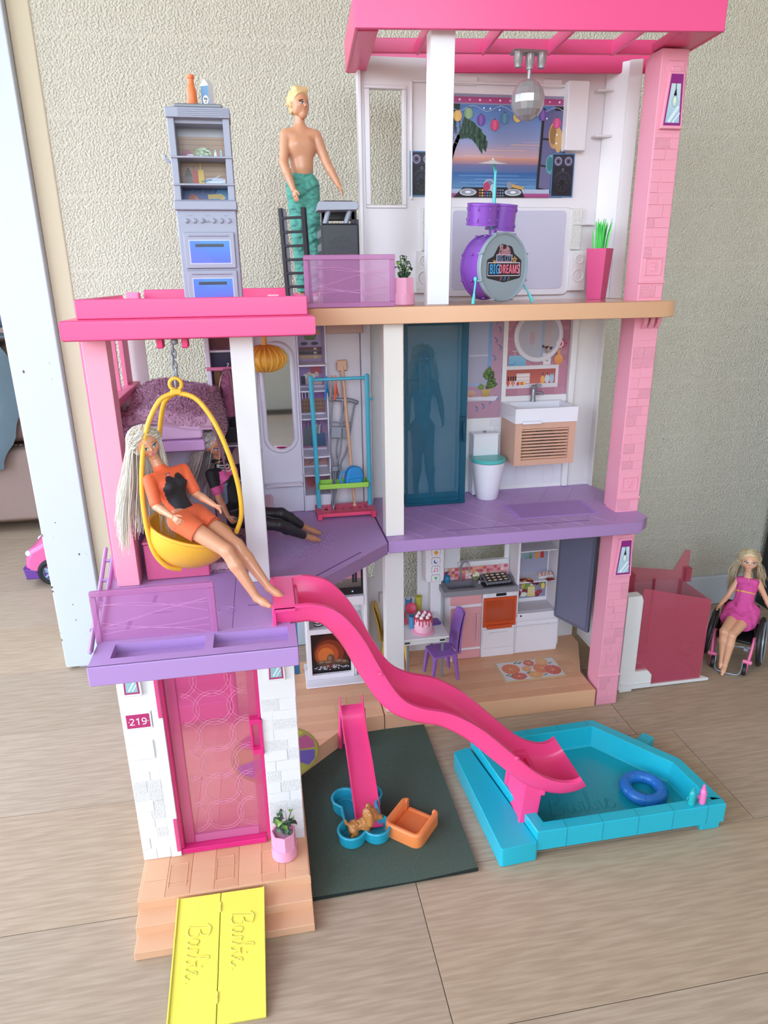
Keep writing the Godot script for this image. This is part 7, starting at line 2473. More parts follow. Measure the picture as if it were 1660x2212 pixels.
func kitchen() -> void:
	var wh := mat("e6e0e2", 0.38)
	var pk := mat("dc9a9c", 0.4)
	# ---- counter unit
	var ku := thing("kitchen_unit", "white and pink toy kitchen unit with grey worktop, sink and orange oven", "kitchen", Vector3(-0.215, 0.0366, -0.17))
	var bo := MB.new()
	bo.bx(-0.066, 0.0, -0.026, -0.001, 0.14, 0.022, 0.001)
	bo.bx(-0.001, 0.0, -0.026, 0.068, 0.066, 0.024, 0.001)
	bo.bx(-0.001, 0.066, -0.026, 0.004, 0.14, 0.023, 0.0006)
	bo.bx(0.0645, 0.066, -0.026, 0.068, 0.14, 0.023, 0.0006)
	bo.bx(-0.001, 0.128, -0.026, 0.068, 0.14, 0.024, 0.0006)
	bo.bx(-0.001, 0.066, -0.026, 0.068, 0.14, -0.022, 0.0006)
	bo.bx(-0.071, -0.0, -0.026, -0.06, 0.004, 0.03, 0.0008)
	put("body", bo, wh, ku)
	put("cabinet_door", B(-0.0635, 0.0245, 0.022, -0.0025, 0.112, 0.0245, 0.0008), pk, ku)
	put("drawer", B(-0.0655, 0.1185, 0.022, -0.0025, 0.1385, 0.0245, 0.0008), pk, ku)
	put("plinth", B(-0.0635, 0.001, 0.022, -0.0025, 0.019, 0.0245, 0.0008), pk, ku)
	put("handle", MB.new().tube(curve([Vector3(-0.0115, 0.0395, 0.0245), Vector3(-0.0115, 0.0395, 0.028), Vector3(-0.0115, 0.042, 0.0285), Vector3(-0.0115, 0.095, 0.0285), Vector3(-0.0115, 0.0975, 0.028), Vector3(-0.0115, 0.0975, 0.0245)], 3), 0.0015, 7), mat("d6b0b8", 0.3), ku)
	put("worktop", mbt(Vector3(0, 0.1505, 0), PI / 2).wall(-0.079, -0.027, 0.069, 0.0285, 0.011, [Rect2(-0.067, -0.012, 0.055, 0.03)]), mat("8a878b", 0.45), ku)
	put("sink", B(-0.067, 0.138, -0.012, -0.012, 0.1405, 0.018, 0.0008).bx(-0.0675, 0.139, -0.0125, -0.066, 0.15, 0.0185, 0.0004).bx(-0.013, 0.139, -0.0125, -0.0115, 0.15, 0.0185, 0.0004).bx(-0.0675, 0.139, -0.0135, -0.0115, 0.15, -0.0115, 0.0004), mat("77747a", 0.35), ku)
	var tp := MB.new()
	tp.tube(curve([Vector3(-0.033, 0.15, -0.017), Vector3(-0.0335, 0.175, -0.017), Vector3(-0.031, 0.19, -0.014), Vector3(-0.026, 0.1935, -0.008), Vector3(-0.022, 0.188, -0.003), Vector3(-0.0215, 0.176, -0.002)], 5), 0.0019, 8)
	tp.lathe([Vector2(0.0001, 0.1505), Vector2(0.004, 0.1505), Vector2(0.003, 0.156), Vector2(0.0001, 0.156)], 12)
	put("tap", tp, mat("a9a4ac", 0.25, 0.5, 0.5), ku)
	var cp := B(-0.0, 0.129, 0.0238, 0.067, 0.1395, 0.0255, 0.0006)
	put("control_strip", cp, wh, ku)
	put("display", B(0.0255, 0.1315, 0.0252, 0.046, 0.1375, 0.0262, 0.0004), mat("201c1e", 0.3), ku)
	var kn := MB.new()
	for x in [0.005, 0.0125, 0.052, 0.0595]:
		kn.x = T(Vector3(x, 0.1345, 0.0254), PI / 2)
		kn.lathe([Vector2(0.0022, 0.0), Vector2(0.002, 0.0018), Vector2(0.0001, 0.002)], 10)
	put("knob", kn, wh, ku)
	var od := put("oven_door", B(0.002, 0.0685, 0.0225, 0.0665, 0.128, 0.026, 0.0012), veil("d8592e", 0.55, 0.3), ku, "translucent orange oven door")
	var of := MB.new()
	of.x = T(Vector3(0, 0, 0.0222))
	of.wall(0.001, 0.0665, 0.0675, 0.1285, 0.0045, [Rect2(0.0055, 0.0775, 0.0575, 0.046)])
	of.x = Transform3D()
	of.bx(0.0085, 0.0635, 0.025, 0.059, 0.0715, 0.0315, 0.0012)
	put("door_frame", of, veil("dc5a2c", 0.8, 0.3), od)
	put("oven_tray", B(0.004, 0.102, -0.02, 0.045, 0.112, 0.018, 0.001), mat("4a2e28", 0.5), ku)
	put("oven_drawer", B(0.001, 0.0195, 0.0235, 0.067, 0.0605, 0.0255, 0.0008).bx(0.014, 0.0505, 0.0255, 0.0525, 0.0545, 0.0285, 0.001), wh, ku)
	put("plinth", B(0.0, 0.0, 0.0235, 0.0675, 0.0185, 0.025, 0.0006), wh, ku)
	var bs := put("backsplash", B(-0.066, 0.1495, -0.0265, 0.066, 0.1755, -0.0245, 0.0005), mat("e6b0b2", 0.4), ku)
	rng.seed = 71
	for r in 4:
		for k in 18:
			put("tile", B(-0.065 + k * 0.0072, 0.1505 + r * 0.0062, -0.0247, -0.0583 + k * 0.0072, 0.1563 + r * 0.0062, -0.0238, 0.0003), mat(["e8b8b4", "c85c68", "e29a9c", "f0d4cc", "d47a80", "dca070"][rng.randi() % 6], 0.3), bs)
	put("hob", B(0.0, 0.1505, -0.02, 0.064, 0.1518, 0.022, 0.0005), mat("2c2a2d", 0.25), ku)
	# things on the worktop
	var sb := thing("soap_bottle", "blue toy soap dispenser at the left end of the grey worktop", "bottle", Vector3(-0.276, 0.1872, -0.187))
	put("bottle_body", MB.new().lathe([Vector2(0.0001, 0.0), Vector2(0.0058, 0.0), Vector2(0.0062, 0.001), Vector2(0.0062, 0.011), Vector2(0.0045, 0.0135), Vector2(0.002, 0.0145), Vector2(0.0018, 0.0175), Vector2(0.0001, 0.0178)], 16), mat("2a7ba6", 0.3), sb)
	put("pump", MB.new().tube([Vector3(0, 0.017, 0), Vector3(0, 0.021, 0), Vector3(0.004, 0.0205, 0.001)], 0.0012, 6), mat("2a5f86", 0.3), sb)
	var cf := thing("food_bowl", "small toy bowl heaped with cream-coloured food beside the tap", "bowl", Vector3(-0.218, 0.1872, -0.187))
	put("bowl", MB.new().lathe([Vector2(0.0001, 0.0), Vector2(0.005, 0.0), Vector2(0.009, 0.006), Vector2(0.0098, 0.0085), Vector2(0.0088, 0.0082), Vector2(0.0001, 0.006)], 18), mat("8e8a6c", 0.4), cf)
	var cl := MB.new()
	rng.seed = 72
	for k in 9:
		cl.ell(Vector3(rng.randf_range(-0.005, 0.005), 0.0095 + rng.randf() * 0.0045, rng.randf_range(-0.005, 0.005)), Vector3.ONE * 0.0038, 8, 6)
	put("food", cl, mat("e8dcc0", 0.6), cf)
	var mt := thing("muffin_tray", "grey toy baking tray with rows of pale cookies on the hob", "baking tray", Vector3(-0.182, 0.1886, -0.17), 0.1)
	mt.rotation = Vector3(0.2, 0.06, 0)
	mt.position.y = 0.1925
	var tb := MB.new()
	tb.bx(-0.026, 0.0, -0.016, 0.026, 0.004, 0.016, 0.0015)
	tb.tube([Vector3(-0.026, 0.003, -0.008), Vector3(-0.031, 0.003, -0.006), Vector3(-0.031, 0.003, 0.006), Vector3(-0.026, 0.003, 0.008)], 0.0012, 6)
	tb.tube([Vector3(0.026, 0.003, -0.008), Vector3(0.031, 0.003, -0.006), Vector3(0.031, 0.003, 0.006), Vector3(0.026, 0.003, 0.008)], 0.0012, 6)
	put("tray", tb, mat("77767e", 0.35), mt)
	put("tray_inset", B(-0.0225, 0.0036, -0.013, 0.0225, 0.0044, 0.013, 0.0003), mat("2b2726", 0.5), mt)
	for r in 3:
		for k in 4:
			put("cookie", MB.new().ell(Vector3(-0.0165 + k * 0.011, 0.0046, -0.0085 + r * 0.0085), Vector3(0.004, 0.0013, 0.0018), 9, 6), mat("dcc2a0", 0.6), mt)
	var fo := MB.new()
	for k in 8:
		fo.ell(Vector3(-0.022 + k * 0.0062, -0.002, 0.012), Vector3(0.0027, 0.0035, 0.0027), 8, 6)
	put("muffin_cup", fo, mat("8b8a92", 0.35), mt)
	var pa := thing("pan", "small black toy pan behind the baking tray", "pan", Vector3(-0.168, 0.1886, -0.188), 0.5)
	put("pan_body", MB.new().lathe([Vector2(0.0001, 0.0), Vector2(0.007, 0.0), Vector2(0.0095, 0.006), Vector2(0.0088, 0.006), Vector2(0.0065, 0.001), Vector2(0.0001, 0.001)], 18), mat("262628", 0.3), pa)
	put("handle", MB.new().tube([Vector3(-0.009, 0.0055, 0), Vector3(-0.024, 0.0085, 0.0)], 0.0014, 6), mat("262628", 0.3), pa)
	# ---- fridge
	var fr := thing("fridge", "white toy fridge standing open with a dark grey door", "fridge", Vector3(-0.1025, 0.0366, -0.17))
	var fb := MB.new()
	fb.bx(-0.0445, 0.0, -0.026, 0.0445, 0.0825, 0.024, 0.001)
	fb.bx(-0.0445, 0.0825, -0.026, -0.0395, 0.315, 0.022, 0.001)
	fb.bx(0.0375, 0.0825, -0.026, 0.0425, 0.315, 0.022, 0.001)
	fb.bx(-0.0445, 0.0825, -0.027, 0.0425, 0.315, -0.023, 0.0006)
	fb.bx(-0.0445, 0.308, -0.026, 0.0425, 0.315, 0.022, 0.001)
	put("body", fb, wh, fr)
	put("freezer_drawer", B(-0.043, 0.004, 0.0238, 0.0445, 0.0725, 0.0265, 0.001).bx(-0.043, 0.0605, 0.0262, 0.0445, 0.0635, 0.03, 0.001), wh, fr)
	put("drawer_lip", B(-0.0425, 0.0765, 0.02, 0.036, 0.0885, 0.0255, 0.001), wh, fr)
	put("magnet", MB.new().ell(Vector3(-0.0345, 0.0835, 0.0258), Vector3(0.002, 0.002, 0.0012), 8, 6), mat("17161a", 0.4), fr)
	for y in [0.152, 0.2165, 0.262]:
		put("shelf", B(-0.0395, y - 0.0012, -0.023, 0.0375, y + 0.0012, 0.0205, 0.0006), wh, fr)
	put("floor_shelf", B(-0.0395, 0.086, -0.023, 0.0375, 0.0895, 0.018, 0.0006), mat("c9c3c6", 0.4), fr)
	var fp := MB.new()
	fp.x = T(Vector3(0, 0, -0.0228))
	fp.pr(-0.0395, 0.2195, 0.0375, 0.26, "4f4a58", "5a5464")
	for k in 6:
		fp.pr(-0.036 + k * 0.0125, 0.2195, -0.027 + k * 0.0125, 0.243, ["2a2a34", "343040", "241f2c"][k % 3])
		fp.pe(-0.0315 + k * 0.0125, 0.236, 0.0025, 0.004, ["7a3a4a", "3f5a4a"][k % 2])
	fp.pr(-0.0395, 0.1535, 0.035, 0.214, "a4a0b0", "8f8a9c")
	for k in 3:
		fp.pp([Vector2(-0.022 + k * 0.0085, 0.183), Vector2(-0.015 + k * 0.0085, 0.183), Vector2(-0.0155 + k * 0.0085, 0.2), Vector2(-0.0175 + k * 0.0085, 0.209), Vector2(-0.0195 + k * 0.0085, 0.209), Vector2(-0.0215 + k * 0.0085, 0.2)], ["7fa09c", "6f9590", "4f7a5a"][k], "a9c0b8")
	for k in 2:
		fp.pp([Vector2(0.0075 + k * 0.011, 0.183), Vector2(0.016 + k * 0.011, 0.183), Vector2(0.0145 + k * 0.011, 0.2), Vector2(0.0125 + k * 0.011, 0.211), Vector2(0.0105 + k * 0.011, 0.211), Vector2(0.0085 + k * 0.011, 0.2)], ["d88a3c", "b8382c"][k])
	fp.pp([Vector2(-0.0385, 0.175), Vector2(-0.021, 0.175), Vector2(-0.022, 0.192), Vector2(-0.036, 0.19)], "8f3a44", "7a2f3a")
	fp.pp([Vector2(-0.0395, 0.19), Vector2(-0.034, 0.19), Vector2(-0.034, 0.212), Vector2(-0.0395, 0.212)], "b07a88")
	fp.pr(-0.0395, 0.0975, 0.035, 0.146, "8d8a9e", "7f7c92")
	rng.seed = 73
	for k in 26:
		fp.pe(rng.randf_range(-0.034, 0.03), rng.randf_range(0.103, 0.138), rng.randf_range(0.004, 0.0085), rng.randf_range(0.004, 0.007), ["8a3444", "6f2a3a", "7f9a4a", "c9b04a", "5a7a4a", "dfe0d0", "a0404a", "e0c870"][k % 8], "", 10)
	fp.pp([Vector2(-0.004, 0.1), Vector2(0.013, 0.1), Vector2(0.011, 0.12), Vector2(-0.003, 0.122)], "d8c07c", "e6d49a")
	put("food_print", fp, printed(), fr)
	var fd := MB.new()
	fd.extr(round_poly([Vector2(0.0, 0.078), Vector2(0.086, 0.078), Vector2(0.086, 0.318), Vector2(0.0, 0.318)], 0.004), 0.006, 0.0012)
	var door := put("fridge_door", fd, mat("5d5e72", 0.3), fr, "dark grey fridge door standing open")
	door.position = Vector3(0.0385, 0, 0.025)
	door.rotation.y = -1.17
	put("door_liner", MB.new().extr(round_poly([Vector2(0.006, 0.084), Vector2(0.08, 0.084), Vector2(0.08, 0.312), Vector2(0.006, 0.312)], 0.005), 0.0014, 0.0006), mat("6a6b80", 0.2), door).position.z = 0.0056
	var eg := thing("egg_carton", "toy egg carton on the middle fridge shelf", "egg carton", Vector3(-0.084, 0.1904, -0.163), 0.1)
	put("carton", B(-0.016, 0.0, -0.0055, 0.016, 0.0055, 0.0055, 0.0015), mat("d8d2d0", 0.6), eg)
	for k in 4:
		put("egg", MB.new().ell(Vector3(-0.0115 + k * 0.0077, 0.007, 0), Vector3(0.003, 0.0042, 0.003), 9, 7), mat("d8a090", 0.5), eg)
	for q in [[-0.136, -0.16, 0.3, "dark red toy snack packet on the fridge shelf nearest the oven"], [-0.127, -0.152, -0.6, "second dark red toy snack packet on the fridge shelf, turned over the first"], [-0.0845, -0.151, 0.2, "dark red toy snack packet lying in front of the egg carton"]]:
		var sk := thing("snack_packet", q[3], "snack", Vector3(q[0] + 0.006, 0.1904, q[1]), q[2], "snack packets in the fridge")
		var sm := MB.new()
		sm.surf(func(u: float, v: float) -> Vector3: return Vector3((u - 0.5) * 0.017, 0.0004 + 0.0042 * sin(PI * u) * sin(PI * v) + 0.0004 * sin(v * 30.0), (v - 0.5) * 0.01), 8, 8)
		put("wrapper", sm, mat("7a2b30", 0.3), sk)
		put("label_patch", MB.new().ell(Vector3(0, 0.0042, 0), Vector3(0.0035, 0.0009, 0.002), 8, 6), mat("d8a850", 0.4), sk)
	put("cheese", MB.new().extr(PackedVector2Array([Vector2(-0.01, 0), Vector2(0.012, 0), Vector2(0.004, 0.004)]), 0.006, 0.0005), mat("e6c85a", 0.5), tag(thing("cheese_wedge", "small yellow toy cheese wedge under the snack packets in the fridge", "cheese", Vector3(-0.124, 0.1904, -0.158), 0.4), "small yellow toy cheese wedge under the snack packets in the fridge", "cheese"))
	# ---- column with four picture buttons
	var cc := thing("control_column", "white kitchen wall column with four picture buttons", "panel", Vector3(-0.307, 0.0366, -0.176))
	put("column_body", mbt(Vector3(0, 0.242, -0.012)).extr(rr(0.036, 0.156, 0.005), 0.026, 0.0015), wh, cc)
	put("column_base", B(-0.004, 0.0, -0.02, 0.018, 0.17, -0.004, 0.001), wh, cc)
	for k in 4:
		var y := 0.2255 - k * 0.0176
		var bt := put("button", mbt(Vector3(0.0015, y, 0.0135)).extr(rr(0.0155, 0.0142, 0.003), 0.0022, 0.0005), wh, cc)
		put("button_rim", mbt(Vector3(0.0015, y, 0.0125)).extr(rr(0.0172, 0.0158, 0.0036), 0.0017, 0.0003), mat("9a8f96", 0.4), cc)
		var ic := mbt(Vector3(0.0015, y, 0.01575))
		if k == 0:
			ic.pe(0, 0, 0.0038, 0.0036, "eaa03a")
			for j in 8:
				ic.pl([Vector2(0.0036, 0).rotated(TAU * j / 8), Vector2(0.0048, 0).rotated(TAU * j / 8)], 0.0009, "eaa03a")
		elif k == 1:
			ic.pe(-0.0004, -0.0004, 0.0042, 0.0042, "3a5a9c")
			ic.pe(0.0013, 0.0011, 0.0036, 0.0036, "e6e0e2")
			ic.pe(0.0022, 0.0018, 0.0006, 0.0006, "3a5a9c", "", 8)
			ic.pe(0.0032, -0.0002, 0.0005, 0.0005, "3a5a9c", "", 8)
		elif k == 2:
			ic.pl([Vector2(-0.0024, -0.0026), Vector2(-0.0024, 0.003), Vector2(0.003, 0.0038), Vector2(0.003, -0.0018)], 0.0009, "c42858")
			ic.pe(-0.0034, -0.0028, 0.0014, 0.0011, "c42858", "", 10)
			ic.pe(0.002, -0.002, 0.0014, 0.0011, "c42858", "", 10)
		else:
			ic.pp([Vector2(-0.0036, 0.0012), Vector2(-0.0018, 0.0034), Vector2(0.0018, 0.0034), Vector2(0.0036, 0.0012), Vector2(0.0006, -0.0014), Vector2(-0.0006, -0.0014)], "58b85a")
			ic.pr(-0.0009, -0.0038, 0.0009, -0.0016, "3f8f48")
		put("icon", ic, printed(), bt)
	put("wall_disc", mbt(Vector3(-0.266, 0.337, -0.19), PI / 2).lathe([Vector2(0.0001, 0.004), Vector2(0.013, 0.004), Vector2(0.0145, 0.002), Vector2(0.0145, -0.002)], 28), wh, cc).position = Vector3(0.307, -0.0366, 0.176)
	# ---- table, cake, tableware, chairs
	var tb2 := thing("dining_table", "small white toy dining table with grey legs behind the white post", "table", Vector3(-0.352, 0.0366, -0.134))
	put("tabletop", B(-0.048, 0.0885, -0.05, 0.053, 0.0925, 0.053, 0.0012), mat("e6e2e0", 0.35), tb2)
	put("apron", B(-0.045, 0.078, -0.045, 0.048, 0.0886, 0.049, 0.001), mat("ddd8d8", 0.4), tb2)
	put("slot", B(0.036, 0.0815, 0.0488, 0.046, 0.085, 0.0495, 0.0002).bx(-0.03, 0.0815, 0.0488, -0.02, 0.085, 0.0495, 0.0002), mat("2a2628", 0.6), tb2)
	for x in [-0.0225, 0.043]:
		for z in [-0.04, 0.04]:
			put("leg", B(x - 0.0022, 0.0, z - 0.0022, x + 0.0022, 0.0785, z + 0.0022, 0.0006), mat("83838e", 0.4), tb2)
	var ck := thing("cake", "pink drip cake with cream tops on a pink stand on the white table", "cake", Vector3(-0.3425, 0.1291, -0.107))
	put("cake_stand", MB.new().lathe([Vector2(0.0001, 0.0), Vector2(0.018, 0.0), Vector2(0.0215, 0.0012), Vector2(0.0222, 0.003), Vector2(0.0205, 0.0042), Vector2(0.0001, 0.0042)], 32), mat("f2a8c4", 0.4), ck)
	put("sponge", MB.new().lathe([Vector2(0.0001, 0.0042), Vector2(0.016, 0.0042), Vector2(0.0166, 0.005), Vector2(0.0166, 0.0295), Vector2(0.0155, 0.0308), Vector2(0.0001, 0.031)], 32), mat("f5bccb", 0.45), ck)
	var ic2 := MB.new()
	ic2.lathe([Vector2(0.0168, 0.0285), Vector2(0.0171, 0.0295), Vector2(0.016, 0.0315), Vector2(0.0001, 0.0318)], 32)
	rng.seed = 74
	for k in 17:
		var a := TAU * k / 17
		var d := Vector3(cos(a), 0, sin(a)) * 0.0168
		ic2.tube([d + DY * 0.03, d + DY * (0.0265 - rng.randf() * 0.011)], [0.001, 0.0011], 6)
	put("icing", ic2, mat("c2324a", 0.3), ck)
	for k in 7:
		var a := TAU * k / 6
		var p := Vector3(cos(a) * 0.0112, 0.0315, sin(a) * 0.0112) if k < 6 else Vector3(0, 0.0318, 0)
		put("cream_top", mbt(p).lathe([Vector2(0.0036, 0.0), Vector2(0.0038, 0.0012), Vector2(0.0026, 0.0035), Vector2(0.001, 0.0055), Vector2(0.0001, 0.0062)], 12), mat("f8e2e4", 0.45), ck)
	for q in [[-0.326, -0.168, 0.0155, "ee4a86", "hot pink toy plate at the back right of the white table"], [-0.378, -0.15, 0.0155, "ee4a86", "hot pink toy plate half hidden by the white post, nearer the cake"], [-0.374, -0.178, 0.0135, "ee4a86", "hot pink toy plate at the back left of the white table"], [-0.365, -0.2, 0.011, "e84a6a", "small coral pink toy plate leaning behind the blue cup"]]:
		var pt := thing("plate", q[4], "plate", Vector3(q[0], 0.1291, q[1]), 0.0, "toy plates on the table")
		if q[2] < 0.012:
			pt.rotation.x = 1.1
			pt.position = Vector3(q[0] + 0.016, 0.1395, -0.183)
		put("dish", MB.new().lathe([Vector2(0.0001, 0.0004), Vector2(q[2] * 0.6, 0.0), Vector2(q[2], 0.002), Vector2(q[2], 0.0028), Vector2(q[2] * 0.65, 0.0012), Vector2(0.0001, 0.0012)], 28), mat(q[3], 0.35), pt)
	var pp2 := thing("plate", "purple square toy plate at the right edge of the white table", "plate", Vector3(-0.3165, 0.1291, -0.137), 0.1, "toy plates on the table")
	put("dish", mbt(Vector3(0, 0.0026, 0), PI / 2).extr(rr(0.029, 0.026, 0.006), 0.0026, 0.001), mat("6a3a96", 0.35), pp2)
	put("inset", mbt(Vector3(0, 0.003, 0), PI / 2).extr(rr(0.022, 0.019, 0.004), 0.0012, 0.0003), mat("5f3489", 0.35), pp2)
	for q in [[-0.3515, -0.193, 0.026, "4a9ac8", "translucent blue toy cup at the back of the white table"], [-0.332, -0.19, 0.032, "d6d05a", "tall yellow toy cup behind the cake"], [-0.3595, -0.121, 0.027, "4a9ac8", "blue toy cup directly left of the cake"]]:
		var cu := thing("cup", q[4], "cup", Vector3(q[0], 0.1291, q[1]), 0.0, "toy cups on the table")
		var hh: float = q[2]
		put("cup_body", MB.new().lathe([Vector2(0.0001, 0.0), Vector2(0.0052, 0.0), Vector2(0.0056, 0.001), Vector2(0.0068, hh), Vector2(0.006, hh), Vector2(0.005, 0.002), Vector2(0.0001, 0.0018)], 20), veil(q[3], 0.75, 0.3), cu)
	chair("purple toy chair at the right end of the white table", Vector3(-0.31, 0.0366, -0.096), -PI / 2 + 0.12, mat("9566b4", 0.4), 0.135)
	chair("yellow toy chair on the left of the white table behind the white post", Vector3(-0.385, 0.0366, -0.166), PI / 2 - 0.2, mat("eec95a", 0.4), 0.125)
	# ---- citrus mat
	var cm := thing("citrus_mat", "kitchen mat printed with orange slices on the tan deck", "mat", Vector3(-0.137, 0.0367, -0.084))
	put("mat_base", B(-0.0615, 0.0, -0.0345, 0.0615, 0.0009, 0.0345, 0.0004), mat("cdbb8c", 0.6), cm)
	var mp := MB.new()
	mp.x = T(Vector3(0, 0.00092, 0), -PI / 2)
	mp.pr(-0.0575, -0.031, 0.0575, 0.031, "dcd3d2")
	for q in [[-0.036, 0.007, 0.0175, "d8794c"], [-0.029, -0.0195, 0.015, "cc5a4a"], [0.004, -0.0195, 0.0145, "e0a060"], [-0.006, 0.002, 0.009, "e09a5c"], [0.024, -0.001, 0.017, "da7f50"], [0.042, -0.0105, 0.016, "cf5f4e"], [0.005, 0.0205, 0.0105, "cf5f4c"], [0.031, 0.02, 0.0125, "e2a468"]]:
		var c := Vector2(q[0], q[1])
		var r: float = minf(q[2], minf(0.0575 - absf(c.x), 0.031 - absf(c.y)) + 0.006)
		mp.pe(c.x, c.y, minf(r, 0.0575 - absf(c.x)), minf(r, 0.031 - absf(c.y)), q[3])
		for k in 9:
			var a := TAU * k / 9
			mp.pl([c + Vector2(cos(a), sin(a)) * r * 0.06, c + Vector2(cos(a) * minf(r, 0.057 - absf(c.x)), sin(a) * minf(r, 0.0305 - absf(c.y))) * 0.88], 0.0006, "eab890")
		mp.pe(c.x, c.y, 0.001, 0.001, "f4e2cc", "", 8)
	for q in [[-0.012, 0.024], [-0.049, -0.013], [-0.008, -0.012], [0.046, 0.013], [0.022, -0.024], [-0.02, 0.0255], [-0.044, -0.017]]:
		for s in [-1, 1]:
			mp.pe(q[0] + s * 0.0022, q[1] + s * 0.0012, 0.0028, 0.0014, ["2f5a4c", "4a7a5c"][(s + 1) / 2], "", 8)
	put("mat_print", mp, printed(), cm)
	# ---- fireplace and television unit
	var fu := thing("fireplace", "white toy fireplace unit with a television picture above and printed flames below", "fireplace", Vector3(-0.505, 0.0366, -0.155))
	var fm := MB.new()
	fm.bx(-0.058, 0.0, -0.03, 0.066, 0.004, 0.056, 0.0015)
	fm.bx(-0.052, 0.004, -0.04, -0.046, 0.32, 0.03, 0.001)
	fm.bx(0.056, 0.004, -0.04, 0.062, 0.32, 0.03, 0.001)
	fm.bx(-0.046, 0.004, -0.04, 0.056, 0.32, -0.034, 0.0006)
	fm.bx(-0.046, 0.1015, -0.034, 0.056, 0.1065, 0.031, 0.001)
	fm.bx(-0.046, 0.15, -0.034, 0.056, 0.168, 0.031, 0.001)
	fm.bx(0.064, 0.004, -0.02, 0.068, 0.32, 0.006, 0.001)
	put("body", fm, wh, fu)
	var ff := MB.new()
	ff.x = T(Vector3(0, 0, 0.026))
	ff.wall(-0.0515, 0.004, 0.034, 0.1075, 0.006, [Rect2(-0.045, 0.013, 0.0735, 0.085)])
	ff.x = Transform3D()
	ff.bx(-0.0525, 0.004, 0.03, 0.034, 0.0085, 0.033, 0.0008)
	ff.bx(0.0345, 0.004, 0.028, 0.0385, 0.1075, 0.0315, 0.001)
	put("fire_frame", ff, wh, fu)
	var fpn := MB.new()
	fpn.x = T(Vector3(0, 0, 0.024))
	fpn.pr(-0.0455, 0.012, 0.029, 0.1, "1a1113", "2a1a18")
	fpn.pe(-0.008, 0.055, 0.034, 0.036, "4a2018", "", 24)
	fpn.pe(-0.012, 0.052, 0.028, 0.029, "7a3220", "", 24)
	fpn.pe(-0.016, 0.05, 0.022, 0.023, "a84c28", "", 24)
	fpn.pe(-0.018, 0.049, 0.015, 0.016, "cc6c34", "", 20)
	for q in [[-0.024, 0.033, 0.011, 0.006], [-0.009, 0.04, 0.0075, 0.011], [0.008, 0.033, 0.011, 0.006], [-0.012, 0.032, 0.013, 0.005], [0.018, 0.031, 0.007, 0.005]]:
		fpn.pe(q[0], q[1], q[2], q[3], "4a352c", "6a5040", 12)
		fpn.pe(q[0] - 0.002, q[1] + 0.002, q[2] * 0.5, q[3] * 0.45, "8a6a52", "", 9)
	rng.seed = 75
	for k in 90:
		var x := rng.randf_range(-0.04, 0.024)
		fpn.pe(x, 0.0225 + rng.randf_range(-0.0045, 0.0045) * (1.0 - pow(absf(x + 0.008) / 0.04, 2.0)), rng.randf_range(0.0008, 0.0016), rng.randf_range(0.0007, 0.0012), ["c8ccd0", "8a9096", "e6e8ea", "6a7076"][k % 4], "", 6)
	put("fire_print", fpn, printed(), fu)
	var tv := MB.new()
	tv.x = T(Vector3(0, 0, 0.022))
	tv.pr(-0.046, 0.168, 0.056, 0.32, "17141a")
	tv.pr(-0.043, 0.183, 0.052, 0.2, "5a504c", "7a6c66")
	tv.pr(-0.043, 0.2, 0.052, 0.222, "c08496", "b07a90")
	tv.pr(-0.043, 0.222, 0.052, 0.318, "6f6688", "9a8098")
	for k in 6:
		tv.pr(-0.04 + k * 0.016, 0.222, -0.028 + k * 0.016, 0.3, ["a8a0c4", "d0a4b0", "8a86b0"][k % 3])
	for q in [[-0.024, "d07a94", 0], [0.012, "c9c6dc", 1], [0.0405, "2c2f3f", 2]]:                       # three small figures on the television
		var x: float = q[0]
		for s in [-1, 1]:
			tv.pl([Vector2(x + s * 0.0025, 0.222), Vector2(x + s * (0.004 if q[2] < 2 else 0.0025), 0.194)], 0.0024 if q[2] < 2 else 0.0042, "a8786a" if q[2] < 2 else "23242f")
		tv.pp([Vector2(x - 0.0085, 0.216), Vector2(x + 0.0085, 0.216), Vector2(x + 0.0045, 0.242), Vector2(x - 0.0045, 0.242)], q[1])
		tv.pr(x - 0.0045, 0.24, x + 0.0045, 0.262, q[1])
		tv.pe(x, 0.27, 0.0045, 0.0055, "c89a84")
	tv.pe(0.036, 0.1745, 0.0016, 0.0016, "e8e4ea", "", 9)
	put("television_print", tv, printed(), fu)
	var ob := thing("striped_basket", "small black and white striped toy basket on the shelf above the fire", "basket", Vector3(-0.533, 0.1433, -0.145))
	for k in 5:
		put("stripe", mbt(Vector3(0, k * 0.0026, 0)).lathe([Vector2(0.0001, 0.0), Vector2(0.009 + k * 0.0003, 0.0), Vector2(0.0095 + k * 0.0003, 0.0013), Vector2(0.0092 + k * 0.0003, 0.0026), Vector2(0.0001, 0.0026)], 18), mat("e6e2e0" if k % 2 else "26242a", 0.5), ob)


